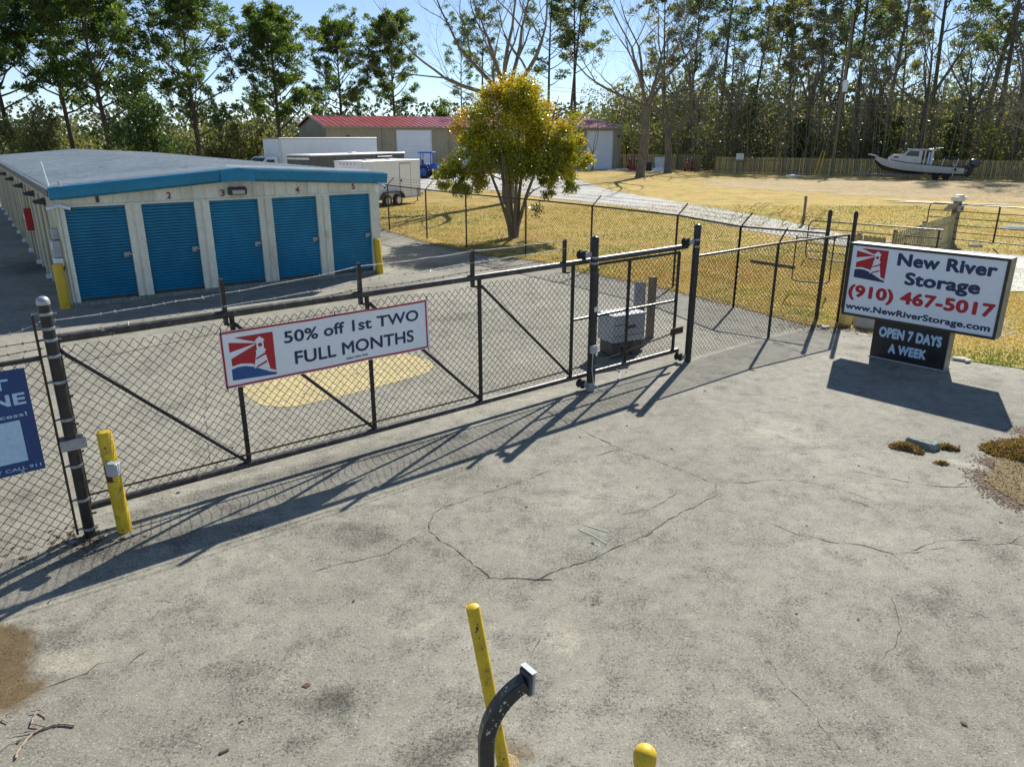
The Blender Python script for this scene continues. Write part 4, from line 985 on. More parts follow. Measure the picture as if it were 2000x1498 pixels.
strip(bx0 + .012, bz1 - .018, bx1 - .03, bz1 - .018, .022); strip(bx0 + .012, bz0 + .022, bx1 - .03, bz0 + .022, .022)
strip(bx0 + .02, bz0 + .022, bx0 + .02, bz1 - .018, .022); strip(bx1 - .035, bz0 + .022, bx1 - .035, bz1 - .018, .022)
lettering(bn_, '50% off 1st TWO', (2.335, 1.668, 4.195, 1.815), yb_, M['navy'], .022, deform=rip)
lettering(bn_, 'FULL MONTHS', (2.445, 1.393, 4.105, 1.555), yb_, M['navy'], .022, deform=rip)
lettering(bn_, 'Select Units Only', (3.115, 1.318, 3.425, 1.352), yb_, M['navy'], .03, deform=rip)
lighthouse_logo(bn_, (1.69, 1.322, 2.205, 1.838), yb_, M['red'], M['bblue'], M['banner'], rip)
for x, z in ((bx0 + .02, bz1 - .015), (bx1 - .02, bz1 - .015), (bx0 + .02, bz0 + .015), (bx1 - .02, bz0 + .015), (3.0, bz1 - .02), (3.0, bz0 + .02)):
    mb = MB(); dz = .05 if z > 1.6 else -.05
    mb.tube([(x, -.02, z), (x + .01, 0, z + dz * .5), (x + .015, .02, z + dz)], .006, 5); mb.build('cable_tie', M['black'], bn_)

# ------------------------------------------------------------------ gate operator and its neighbours
go = root('gate_operator', 'light grey gate motor cabinet on a dark stand behind the gate', 'gate motor', P(1196, 702), R(30))
mb = MB(); mb.bbox(.0, .0, .30, .75, .50, .80, .012); mb.build('cabinet', M['grey'], go)
mb = MB(); mb.bbox(-.015, -.015, .80, .765, .515, .825, .006); mb.build('lid', M['grey'], go)
mb = MB(); mb.box(.30, -.008, .555, .52, -.001, .61); mb.build('name_plate', M['dgrey'], go)
mb = MB(); mb.box(.0, -.004, .63, .30, -.001, .645); mb.box(.02, -.004, .42, .72, -.001, .43); mb.build('seam', M['dgrey'], go)
for x in (.03, .52): mb = MB(); mb.box(x, .06, -.02, x + .2, .44, .30); mb.build('stand_leg', M['dgrey'], go)
mb = MB(); mb.box(-.05, .1, .0, .8, .4, .06); mb.build('base_plate', M['dgrey'], go)
mb = MB(); mb.lathe([(.05, 0), (.05, .1)], 12, Matrix.Translation((.35, -.02, .2)) @ Matrix.Rotation(R(90), 4, 'X')); mb.build('drive_sprocket', M['dgrey'], go)
wp = root('wooden_post', 'square weathered wooden post with a grey box, behind the motor cabinet', 'post', P(1266, 662), R(20))
mb = MB(); mb.bbox(.0, .0, -.05, .13, .13, 1.28, .008); mb.build('timber', M['wood'], wp)
w2 = root('wooden_post', 'shorter weathered post beside it holding a pale weathered box', 'post', P(1246, 672), R(20))
mb = MB(); mb.bbox(.0, .0, -.05, .11, .11, 1.24, .008); mb.build('timber', M['wood'], w2)
mb = MB(); mb.bbox(-.16, -.04, .80, .07, .0, 1.27, .012); mb.build('metal_box', M['galv'], w2)
# ------------------------------------------------------------------ yard fence with outward barb arms
def line_fence(label, pts, zt, arms, seed, post_r=.03, armdir=None, mesh_z0=.02, endpost=True, skip0=False):
    pts = [Vector((p[0], p[1], 0)) for p in pts]
    f = root('chain_link_fence', label, 'fence', pts[0])
    for i, p in enumerate(pts):
        if skip0 and i == 0: continue
        q = p - pts[0]; mb = MB(); mb.lathe([(post_r, -.05), (post_r, zt)], 10, Matrix.Translation(q)); po = mb.build('post', M['black'], f, True)
        if arms:
            a = Vector((armdir[0], armdir[1], 0)).normalized(); mb = MB(); mb.tube([q + Vector((0, 0, zt)), q + a * .30 + Vector((0, 0, zt + .30))], .018, 6); mb.build('barb_arm', M['black'], po)
    L_ = 0
    for i in range(len(pts) - 1):
        a, b_ = pts[i], pts[i + 1]; L = (b_ - a).length; an = math.atan2(b_.y - a.y, b_.x - a.x)
        o = chainlink('fence_mesh', f, L, lambda x: mesh_z0, lambda x: zt - .01, M['wire'], r=.0040, seed=seed + i)
        o.location = a - pts[0]; o.rotation_euler = (0, 0, an)
    mb = MB(); mb.tube([p - pts[0] + Vector((0, 0, zt)) for p in pts], .024, 8); mb.build('top_rail', M['black'], f, True)
    if arms:
        a = Vector((armdir[0], armdir[1], 0)).normalized()
        for k, s in enumerate((.1, .19, .28)):
            barbed(f, [p - pts[0] + a * s + Vector((0, 0, zt + s)) for p in pts], r=.003, sp=.16, seed=seed + k, mat=M['rust'])
    return f
fd = Vector((cos(R(125.3)), sin(R(125.3)))) * 3.0
fpts = [(-5.38, 33.08), (-3.43, 30.32), (-1.70, 28.0), (.47, 25.7), (2.45, 23.18), (4.46, 20.37), (5.40, 17.78), (6.93, 16.55)]
fx = [(fpts[0][0] + fd.x * k, fpts[0][1] + fd.y * k) for k in range(9, 0, -1)]
line_fence('black chain link fence with angled barbed wire arms along the lawn', fx + fpts[:-1], 1.95, True, 20, armdir=(.8, .35))
line_fence('short chain link bay closing the corner toward the tall gate posts', [fpts[-2], fpts[-1]], 1.95, False, 40)
p2l = P0 + gu * 9.98
line_fence('chain link fence bay between the right gate post and the lit sign', [(p2l.x + gu.x * .06, p2l.y + gu.y * .06), (5.33, 14.95), (7.30, 16.25)], 1.95, False, 50, skip0=True)
# outward arm on the bay's middle post
fb = [o for o in COL.objects if o.name.startswith('chain_link_fence')][-1]
q = Vector((5.33, 14.95, 0)) - fb.location; mb = MB(); mb.tube([q + Vector((0, 0, 1.95)), q + Vector((.22, .22, 2.22))], .018, 6); mb.build('barb_arm', M['black'], fb)
rz_ = MB(); rg = random.Random(8)
for k in range(46):
    c_ = Vector((rg.uniform(5.2, 6.9), 0, rg.uniform(1.98, 2.4))); c_.y = 17.9 - (c_.x - 5.3) * .8 + rg.uniform(-.2, .2); r_ = rg.uniform(.05, .16)
    pts = [c_ + Vector((cos(a) * r_, sin(a) * r_ * .5, sin(a + 1) * r_)) for a in np.linspace(0, rg.uniform(2, 6), 8)]; rz_.tube(pts, .004, 3, False)
rz_ = rz_.shift((5.4, 17.78, 0)); o = root('barbed_wire_tangle', 'loose tangle of rusty barbed wire above the fence corner', 'barbed wire', (5.4, 17.78, 0)); rz_.build('wire', M['rust'], o)
for lab, loc in (('slim tall black post with a pointed cap, farther of the pair left of the sign', (6.93, 16.5)), ('slim tall black post with a pointed cap, just behind the sign edge', (7.36, 16.2))):
    o = root('fence_post', lab, 'post', (loc[0], loc[1], 0), 0, 'tall fence end posts'); mb = MB(); mb.lathe([(.042, -.05), (.042, 2.33)], 12); mb.build('pipe', M['black'], o, True)
    mb = MB(); mb.lathe([(.046, 2.32), (.05, 2.36), (.045, 2.42), (.02, 2.46)], 12); mb.build('cap', M['black'], o, True)
    for z in (.3, .8, 1.3, 1.75, 2.0): mb = MB(); mb.lathe([(.045, z - .012), (.047, z + .012)], 12); mb.build('tension_band', M['dgrey'], o)

# ------------------------------------------------------------------ the sign
sg = root('storage_sign', 'large white storage company sign with lighthouse logo on a black base cabinet', 'sign', (6.39, 14.088, 0), R(-47.9))
SW, SB, ST, SD = 2.64, .715, 2.085, .30
mb = MB(); mb.bbox(0, 0, SB, SW, SD, ST, .008); mb.build('cabinet', M['signbox'], sg)
fr = .045
for nm, a in (('frame', (0, -.02, ST - fr, SW, 0, ST)), ('frame', (0, -.02, SB, SW, 0, SB + fr)), ('frame', (0, -.02, SB + fr, fr, 0, ST - fr)), ('frame', (SW - fr, -.02, SB + fr, SW, 0, ST - fr))):
    mb = MB(); mb.box(*a); mb.build(nm, M['signframe'], sg)
mb = MB(); mb.box(fr, -.006, SB + fr, SW - fr, -.001, ST - fr); mb.build('sign_face', M['signwhite'], sg)
lettering(sg, 'New River', (.875, 1.755, 2.475, 1.985), -.0085, M['navy'], .045)
lettering(sg, 'Storage', (1.05, 1.365, 2.275, 1.665), -.0085, M['navy'], .045)
lettering(sg, '(910) 467-5017', (.075, 1.015, 2.555, 1.315), -.0085, M['red'], .045)
lettering(sg, 'www.NewRiverStorage.com', (.062, .80, 2.54, .955), -.0085, M['navy'], .042)
lighthouse_logo(sg, (.132, 1.42, .70, 2.0), -.0085, M['red'], M['navy'], M['signwhite'])
mb = MB(); mb.bbox(.64, .02, -.02, 1.95, SD - .02, SB, .006); mb.build('base_cabinet', M['signbox'], sg)
mb = MB(); mb.box(.645, .0, .0, 1.945, .018, SB - .002); mb.build('black_face', M['blackface'], sg)
lettering(sg, 'OPEN 7 DAYS', (.752, .412, 1.845, .612), -.003, M['pale'], .06)
lettering(sg, 'A WEEK', (.963, .135, 1.628, .318), -.003, M['pale'], .06)
mb = MB(); mb.box(.62, -.025, -.01, 1.97, .30, .018); mb.build('footing', M['conc'], sg)
for x in (.3, 1.3, 2.3): mb = MB(); mb.box(x, .04, ST, x + .02, SD - .04, ST + .004); mb.build('seam', M['signframe'], sg)

# concrete blocks and clutter behind the sign base
def blk(px, py, rz, s, lab):
    o = root('concrete_block', lab, 'concrete block', P(px, py), R(rz)); mb = MB()
    mb.prism([(-.32 * s, 0), (.32 * s, 0), (.26 * s, .18 * s), (.20 * s, .36 * s), (.08 * s, .40 * s), (-.08 * s, .40 * s), (-.20 * s, .36 * s), (-.26 * s, .18 * s)], -.14, .14, lambda a, b_, h: (a, h, b_)); mb.build('block', M['conc'], o)
blk(1692, 640, -40, .8, 'grey tapered concrete block nearer the black base cabinet of the sign')
blk(1672, 628, -40, .75, 'grey tapered concrete block behind the other, near the pale wooden box')
o = root('wooden_box', 'small yellowed wooden box on the lawn under the left end of the sign', 'box', P(1650, 634), R(10)); mb = MB(); mb.bbox(-.1, -.1, 0, .1, .1, .36, .01); mb.build('box', M['picketnew'], o)
rg = random.Random(4)
for k, (px, py, lab) in enumerate(((1612, 640, 'white flat stone in the leaves between the slim posts and the sign'), (1600, 636, 'small white stone by the foot of the slim black post'), (1875, 702, 'flat pale stone on the grass edge right of the sign base'), (1890, 706, 'small pale stone right of the flat stone by the sign base'))):
    o = root('stone', lab, 'stone', P(px, py, .02), rg.random() * 3); mb = MB(); s_ = (.14, .07, .16, .1)[k]
    n = 9; ring = [(cos(2 * pi * i / n) * s_ * rg.uniform(.7, 1.1), sin(2 * pi * i / n) * s_ * .55 * rg.uniform(.7, 1.1)) for i in range(n)]
    mb.prism(ring, 0, .035, lambda a, b_, h: (a * (1 - h * 3), b_ * (1 - h * 3), h)); mb.build('stone_body', M['conc'], o)
# ------------------------------------------------------------------ tube farm gates, pickets, wooden gate post
def farm_gate(label, A, B, z0, z1, rails, verts, r=.022):
    A = Vector((A[0], A[1], 0)); B = Vector((B[0], B[1], 0)); L = (B - A).length
    o = root('farm_gate', label, 'gate', A, math.atan2(B.y - A.y, B.x - A.x)); c_ = .16
    pts = [(L, 0, z0), (c_, 0, z0), (c_ * .3, 0, z0 + c_ * .3), (0, 0, z0 + c_), (0, 0, z1 - c_), (c_ * .3, 0, z1 - c_ * .3), (c_, 0, z1), (L, 0, z1)]
    mb = MB(); mb.tube(pts, r, 8); mb.build('outer_frame', M['black'], o, True)
    for k in range(1, rails - 1):
        z = z0 + (z1 - z0) * k / (rails - 1); mb = MB(); mb.tube([(.0, 0, z), (L, 0, z)], r * .8, 6); mb.build('rail', M['black'], o, True)
    for x in verts: mb = MB(); mb.box(x - .025, -.03, z0, x + .025, .03, z1); mb.build('upright', M['black'], o)
    return o
ga, gb = P(1817, 396, 1.5), P(2000, 407, 1.5)
d = (gb - ga).normalized()
farm_gate('black tube farm gate across the concrete driveway at the right edge', ga, ga + d * 4.6, .2, 1.5, 6, [(PY(1945, 440, 28.4) - ga).length])
ga2, gb2 = P(1581, 431, 1.3), P(1762, 444, 1.3); d2 = (gb2 - ga2).normalized()
farm_gate('black tube farm gate standing open behind the slim black posts', ga2, ga2 + d2 * 4.0, .06, 1.3, 6, [3.9])
a3 = P(1636, 464, 1.5); o = root('tube_gate', 'narrow black tube frame hanging on the slim post in front of the farm gate', 'gate', (a3.x - .9, a3.y + .4, 0), R(-24)); mb = MB()
mb.tube([(.0, 0, 1.5), (.0, 0, .35), (.16, 0, .3), (.86, 0, .3), (.92, 0, .36), (.92, 0, 1.5)], .02, 6); mb.tube([(0, 0, 1.45), (.92, 0, 1.45)], .02, 6); mb.build('outer_frame', M['black'], o, True)

def pickets(label, A, B, h, w_, gap, mat, group=None, hvar=.02, both=False, dog=True, posts=(), kindname='fence'):
    A = Vector((A[0], A[1], 0)); B = Vector((B[0], B[1], 0)); L = (B - A).length
    o = root('picket_fence', label, 'fence', A, math.atan2(B.y - A.y, B.x - A.x), group)
    for z in (h * .22, h * .78): mb = MB(); mb.box(0, -.02, z - .045, L, .02, z + .045); mb.build('rail', M['wood'], o)
    mb = MB()
    if dog: mb.prism([(0, 0), (w_, 0), (w_, h - .05), (w_ * .75, h), (w_ * .25, h), (0, h - .05)], 0, .018, lambda a, b_, q: (a, q, b_))
    else: mb.box(0, 0, 0, w_, .018, h)
    base = mb.build('picket', mat, o); n = int(L / (w_ + gap)); rg = random.Random(int(L * 100)); i = 0
    for k in range(n):
        y = -.04 if (not both or k % 2 == 0) else .022
        loc = (k * (w_ + gap), y, rg.uniform(-hvar, 0)); rt = (0, rg.uniform(-.012, .012), 0)
        if k == 0: base.location = loc
        else: dupe(base, o, loc, rt)
    for x in posts: mb = MB(); mb.bbox(x - .05, .02, -.05, x + .05, .12, h + .03, .006); mb.build('post', M['wood'], o)
    return o
pa, pb = P(1671, 457, 1.12), P(1742, 465, 1.12)
pickets('short run of grey dog eared pickets facing the camera above the sign', pa, pb, 1.12, .135, .012, M['picketgrey'], hvar=.0, posts=(.1,))
pc, pd_ = P(1745, 463, 1.12), P(1866, 424, 1.12)
pickets('greened picket fence running back from the sign to the wooden gate post', pc, pd_, 1.26, .12, .11, M['picketgrey'], hvar=.02, posts=(.4, 3.6))
o = root('fence_post', 'square brown post with a white side in the greened picket fence', 'post', P(1800, 444, 1.12).to_2d().to_3d(), R(45)); mb = MB(); mb.bbox(-.07, -.07, -.05, .07, .07, 1.2, .006); mb.build('timber', M['wood'], o); mb = MB(); mb.box(.072, -.06, 0, .08, .06, 1.19); mb.build('white_edge', M['whiteplain'], o)
gp_ = P(1872, 388, 1.7)
o = root('wooden_gate_post', 'thick wooden gate post with a white lantern cap at the end of the greened pickets', 'post', (gp_.x, gp_.y, 0), R(20))
mb = MB(); mb.bbox(-.11, -.11, -.05, .11, .11, 1.62, .01); mb.build('timber', M['wood'], o)
mb = MB(); mb.prism([(-.15, 1.60), (.15, 1.60), (.20, 1.74), (-.20, 1.74)], -.17, .17, lambda a, b_, h: (a, h, b_)); mb.bbox(-.23, -.21, 1.74, .23, .21, 1.77, .004); mb.prism([(-.18, 1.77), (.18, 1.77), (.1, 1.84), (-.1, 1.84)], -.14, .14, lambda a, b_, h: (a, h, b_)); mb.build('cap', M['cream'], o)
mb = MB(); MM = Matrix.Translation((-.42, -.12, 1.42)) @ Matrix.Rotation(R(-50), 4, 'X'); mb.bbox(-.26, -.17, -.012, .26, .17, .012, .005, MM); sp_ = mb.build('solar_panel', M['galv'], o)
mb = MB(); mb.bbox(-.18, -.12, .014, .10, .12, .02, .002, MM); mb.build('cells', M['cream'], sp_)
mb = MB(); mb.bbox(-.13, -.24, 1.22, .12, -.11, 1.46, .02); ob_ = mb.build('gate_control_box', M['grey'], o); mb = MB(); mb.box(-.07, -.25, 1.30, .05, -.24, 1.38); mb.build('opening', M['dgrey'], ob_)
mb = MB(); mb.tube([(-.5, -.1, 1.3), (-.55, -.05, .9), (-.5, 0, .5)], .008, 5); mb.tube([(-.2, -.15, 1.25), (-.28, -.1, 1.0)], .008, 5); mb.build('wire', M['rust'], o)
# stake, board, drain stone
q = P(1568, 440); o = root('wooden_stake', 'lone wooden stake in the lawn by the gravel drive', 'stake', q); mb = MB(); mb.bbox(-.05, -.03, -.05, .05, .05, 1.3, .005); mb.bbox(-.10, -.05, 1.2, .04, -.03, 1.32, .003); mb.build('timber', M['wood'], o)
qa, qb = P(1466, 513), P(1552, 526); L = (qb - qa).length; o = root('wooden_beam', 'weathered wooden beam lying on the lawn behind the fence', 'beam', qa, math.atan2(qb.y - qa.y, qb.x - qa.x)); mb = MB(); mb.bbox(0, -.05, .0, L, .05, .11, .008); mb.build('timber', M['wood'], o)
o = root('stone', 'grey field stone in the grass below the right farm gate', 'stone', P(1905, 482)); mb = MB(); mb.lathe([(.26, 0), (.24, .06), (.15, .1), (.02, .11)], 9); mb.build('stone_body', M['rubble'], o)
q = P(1990, 448); o = root('stone', 'large flat pale stone behind the right farm gate at the frame edge', 'stone', q); mb = MB(); mb.lathe([(.7, -.1), (.75, .04), (.5, .14), (.02, .16)], 11); mb.build('stone_body', M['rubble'], o)

# ------------------------------------------------------------------ rubble, bank, branch
q = P(1803, 871)
o = root('concrete_chunk', 'broken slab of green grey concrete lying on the asphalt among moss', 'rubble', q, R(-46)); rg = random.Random(6); mb = MB()
poly = [(-.21, -.05), (-.17, .09), (-.02, .12), (.12, .10), (.20, .03), (.17, -.09), (.02, -.12), (-.12, -.10)]
vs = [(a, b_, .0) for a, b_ in poly] + [(a * 1.02, b_ * 1.02, .05 + rg.uniform(-.01, .01)) for a, b_ in poly] + [(a * .9, b_ * .85, .085 + rg.uniform(-.01, .012)) for a, b_ in poly] + [(rg.uniform(-.05, .05), 0, .1)]
fs = [tuple(range(7, -1, -1))] + [(k * 8 + i, k * 8 + (i + 1) % 8, k * 8 + 8 + (i + 1) % 8, k * 8 + 8 + i) for k in range(2) for i in range(8)] + [(16 + i, 16 + (i + 1) % 8, 24) for i in range(8)]
mb.add(vs, fs); mb.build('slab', M['rubble'], o)
M['drygrass'] = leafmat('dead_brown_grass', [(0, (0.06, 0.045, 0.02)), (0.4, (0.17, 0.12, 0.05)), (0.75, (0.33, 0.2, 0.08)), (1, (0.44, 0.3, 0.11))], 0.25, 0.8)
M['mossy'] = pmat('mossy_debris', (0.2, 0.15, 0.07), (0.12, 0.085, 0.04), 14, 0.95, c3=(0.25, 0.22, 0.05), s3=30, t3=(0.55, 0.65), bump=1.0, bscale=60)
def heap(name, label, cat, px, py, rx, ry, h, seed, ang=0, mat='mossy', n=900, base=True, tint=M['drygrass'], zz=0.0, size=.05):
    q = P(px, py); o = root(name, label, cat, q, R(ang)); rg_ = np.random.default_rng(seed)
    nr, na = 7, 34; vs = []; ph = rg_.uniform(0, 6, 3)
    for i in range(nr + 1):
        for j in range(na):
            a = 2 * pi * j / na; f = i / nr; rr = (1 + .2 * sin(3 * a + ph[0]) + .15 * sin(5 * a + ph[1]) + .1 * sin(8 * a + ph[2]))
            vs.append((rx * rr * (1 - f) * cos(a), ry * rr * (1 - f) * sin(a), h * (1 - (1 - f) ** 2) * rg_.uniform(.75, 1.15) + .002))
    mb = MB(); mb.add(vs, [(i * na + j, i * na + (j + 1) % na, (i + 1) * na + (j + 1) % na, (i + 1) * na + j) for i in range(nr) for j in range(na)]); mb.build('soil', M[mat], o)
    a = rg_.uniform(0, 2 * pi, n); f = np.sqrt(rg_.random(n)) * 1.05; rr_ = 1 + .2 * np.sin(3 * a + ph[0]) + .15 * np.sin(5 * a + ph[1]) + .1 * np.sin(8 * a + ph[2]); C = np.stack([rx * f * rr_ * np.cos(a), ry * f * rr_ * np.sin(a), h * np.clip(1 - f * f, 0, 1)], 1)
    V_, F_ = scatter_tris(C, rg_.uniform(.5, 1.3, n) * size, .5, seed, .5); npmesh('dry_grass', V_, F_, tint, o, attr={'tint': np.clip(rg_.normal(.6, .25, n), 0, 1)}, kind='stuff'); return o
heap('moss_patch', 'mossy brown debris spilling left of the broken concrete slab', 'debris', 1771, 876, .20, .13, .05, 1, -40)
heap('moss_patch', 'small tuft of moss and debris right of the broken concrete slab', 'debris', 1852, 876, .11, .07, .045, 2, -30, n=400)
heap('moss_patch', 'tiny scrap of moss on pale sand below the broken slab', 'debris', 1838, 906, .07, .025, .02, 3, -20, n=150)
# grassy bank at the right edge
bk = [xy(*p) for p in ((2010, 846), (1975, 868), (1938, 905), (1925, 930), (1935, 948), (1960, 968), (1990, 985), (2040, 1010))] + [(7.6, 6.6), (9.5, 6.0), (16, 6.4), (16, 13.6), (11, 12.9), (9.2, 11.6), (8.0, 10.6)]
sheet('soil_verge', bk, .016, M['mossy'], 'ragged brown soil edge of the grass bank at the right frame edge', .045, .05, 8)
rg_ = np.random.default_rng(44); n_ = 3600; bq = np.array([bk[i] for i in rg_.integers(0, 7, n_)]) + rg_.normal(0, .11, (n_, 2)); V_, F_ = scatter_tris(np.concatenate([bq, np.full((n_, 1), .02)], 1), rg_.uniform(.015, .05, n_), .3, 45, .4, True); V_[:, 2] = np.abs(V_[:, 2] - .02) * .5 + .005
tag(npmesh('soil_crumbs', V_, F_, M['litter'], attr={'tint': rg_.random(n_)}, kind='stuff'), 'crumbs of soil and dead grass strewn round the grass bank', 'debris')
o = heap('grass_bank', 'dry grass bank rising at the right frame edge', 'grass bank', 2235, 925, 1.35, 1.25, .24, 9, -10, mat='mossy', n=60000, size=.055)
gx_ = rg_.uniform(5.6, 16, 110000); gy_ = rg_.uniform(6.0, 13.6, 110000); k_ = inpoly(gx_, gy_, bk); gx_, gy_ = gx_[k_], gy_[k_]; V_, F_ = scatter_tris(np.stack([gx_, gy_, np.full(len(gx_), .018)], 1), rg_.uniform(.02, .05, len(gx_)), .6, 46, .45); V_[:, 2] = np.abs(V_[:, 2] - .018) * .8 + .017
tag(npmesh('dead_grass', V_, F_, M['drygrass'], attr={'tint': np.clip(rg_.normal(.5, .25, len(F_)), 0, 1)}, kind='stuff'), 'flattened dead grass covering the soil of the right hand bank', 'grass')
# dead branch
def ground_line(pts, rs, mb, lift=.012, org=None):
    W = [P(*p) for p in pts]; rg = random.Random(len(pts)); ps = []
    for i in range(len(W) - 1):
        for j in range(3): ps.append(W[i].lerp(W[i + 1], j / 3) + Vector((rg.uniform(-.004, .004), rg.uniform(-.004, .004), lift)))
    ps.append(W[-1] + Vector((0, 0, lift))); n = len(ps)
    mb.tube([p - org for p in ps], [rs[0] + (rs[1] - rs[0]) * i / (n - 1) for i in range(n)], 6)
Z4 = lambda L_: [(x / 3.764, 1100 + y / 3.764) for x, y in L_]
og = P(85, 1422); o = root('dead_branch', 'forked bare dead branch lying on the asphalt, lower left', 'branch', og); mb = MB()
ground_line(Z4([(550, 1200), (500, 1192), (440, 1188), (385, 1198), (330, 1217), (280, 1240), (240, 1262), (200, 1302), (165, 1345), (135, 1385), (118, 1440)]), (.0075, .0085), mb, org=og)
ground_line(Z4([(330, 1217), (300, 1206), (235, 1190), (255, 1140), (272, 1100)]), (.006, .0045), mb, .02, og); ground_line(Z4([(238, 1098), (300, 1092), (330, 1105), (350, 1132)]), (.005, .004), mb, .02, og)
ground_line(Z4([(300, 1232), (200, 1250), (140, 1258), (80, 1275)]), (.0045, .0025), mb, .015, og); ground_line(Z4([(235, 1272), (160, 1300), (100, 1318), (40, 1355), (0, 1392)]), (.004, .002), mb, .01, og)
mb.build('twig', M['stick'], o, True)
og = P(10, 1400); o = root('dead_twig', 'short bent twig left of the forked dead branch', 'twig', og); mb = MB(); ground_line(Z4([(62, 1100), (40, 1125), (18, 1150), (35, 1165), (62, 1174)]), (.005, .004), mb, org=og); mb.build('twig', M['stick'], o, True)
for k, (px, py, s_, lab) in enumerate(((438, 1468, .035, 'dark bark flake on the asphalt near the bottom edge, largest of four'), (471, 1409, .02, 'dark bark flake above the largest flake'), (453, 1414, .011, 'small bark crumb left of its neighbour flake'), (487, 1402, .009, 'tiny bark crumb right of its neighbour flake'), (1896, 1105, .012, 'tiny dark crumb alone on the right asphalt'))):
    o = root('bark_flake', lab, 'bark', P(px, py), R(40)); mb = MB(); mb.bbox(-s_, -s_ * .4, .0, s_, s_ * .4, s_ * .4, s_ * .2); mb.build('flake', M['bark'], o)

# ------------------------------------------------------------------ red roofed building
RA = 27.5; RO = Vector((13.42, 96.37, 0))
rb = root('metal_building', 'long tan metal building with red roof and white roller doors', 'building', RO, R(RA))
RL, RW, RE, RZ = 36.4, 12.5, 4.78, 5.95
wx = [-28.85, -25.1, -21.6, -17.8, -11.45, -7.25, -4.87, -1.25]; doors = [(-28.85, -25.1), (-21.4, -17.6), (-11.45, -7.25), (-4.87, -1.3)]
segs = []; x = -RL
for a, b_ in doors: segs.append((x, a)); x = b_
segs.append((x, 0))
for a, b_ in segs:
    mb = MB(); n = max(2, int((b_ - a) / .45)); pts = []
    for i in range(n): 
        q = a + (b_ - a) * i / n; pts += [(q, 0), (q + .06, -.03), (q + .13, -.03), (q + .19, 0)]
    pts.append((b_, 0)); vs = []
    for q, y in pts: vs += [(q, y, 0), (q, y, RE)]
    mb.add(vs, [(2 * i, 2 * i + 1, 2 * i + 3, 2 * i + 2)[::-1] for i in range(len(pts) - 1)]); mb.build('wall_panel', M['tan'], rb)
for a, b_ in doors:
    mb = MB(); n = 18
    for i in range(n): z = 4.36 * i / n; mb.box(a, .05, z + .012, b_, .10, z + 4.36 / n)
    dr = mb.build('roller_door', M['white'], rb); mb = MB(); mb.box(a - .12, -.05, 0, a, .06, 4.5); mb.box(b_, -.05, 0, b_ + .12, .06, 4.5); mb.box(a, -.05, 4.37, b_, .06, 4.5); mb.build('door_frame', M['whiteplain'], dr)
    mb = MB(); mb.add([(a, .0, 4.37), (b_, .0, 4.37), (b_, 0, RE), (a, 0, RE)], [(0, 1, 2, 3)]); mb.build('wall_panel', M['tan'], rb)
    mb = MB(); mb.box(a, .12, 0, b_, .2, 4.37); mb.build('door_backing', M['dgrey'], rb)
for x_, nm in ((-RL, 'end_wall'), (0, 'end_wall')): mb = MB(); mb.add([(x_, 0, 0), (x_, RW, 0), (x_, RW, RE), (x_, RW / 2, RZ - .05), (x_, 0, RE)], [(0, 1, 2, 3, 4)]); mb.build(nm, M['tan'], rb)
mb = MB(); mb.add([(-RL, RW, 0), (0, RW, 0), (0, RW, RE), (-RL, RW, RE)], [(0, 1, 2, 3)]); mb.build('back_wall', M['tan'], rb)
for ya, yb2 in ((-.25, RW / 2), (RW + .25, RW / 2)):
    mb = MB(); x = -RL - .25; pts = []
    while x < .2: pts += [(x, 0), (x + .05, .05), (x + .12, .05), (x + .18, 0)]; x += .6
    pts.append((.25, 0)); vs = []
    for q, h in pts: vs += [(q, ya, RE - .02 + h + .08), (q, yb2, RZ + .05 + h)]
    mb.add(vs, [(2 * i, 2 * i + 2, 2 * i + 3, 2 * i + 1) for i in range(len(pts) - 1)]); mb.build('roof', M['redroof'], rb)
mb = MB(); mb.box(-RL - .25, -.34, RE - .12, .25, -.22, RE + .06); mb.build('gutter', M['tan'], rb)
for x_ in (-RL - .3, .24):
    mb = MB(); mb.tube([(x_, -.3, RE + .02), (x_, RW / 2, RZ + .02), (x_, RW + .3, RE + .02)], .07, 4); mb.build('rake_trim', M['cream'], rb)
for x_ in (-.03, -RL + .03, -RL + 5.9, -22.9): mb = MB(); mb.box(x_ - .06, -.1, 0, x_ + .06, -.04, RE - .1); mb.build('downspout', M['tan'], rb)
for x_ in (-.45, -34.2): mb = MB(); mb.bbox(x_ - .12, -.25, 3.75, x_ + .12, -.04, 3.95, .02); mb.build('wall_light', M['dgrey'], rb)
cu = lambda a, b_: (RO.x + a * cos(R(RA)) + b_ * sin(R(RA)), RO.y + a * sin(R(RA)) - b_ * cos(R(RA)))
sheet('concrete_apron', [cu(-37, .1), cu(-37, 3.5), cu(-8, 3.8), cu(2, 5), cu(8, 2.5), cu(8, -2), cu(.5, .1)], .04, M['conc'], 'concrete apron along the doors of the red roofed building', .03, .8, 9)

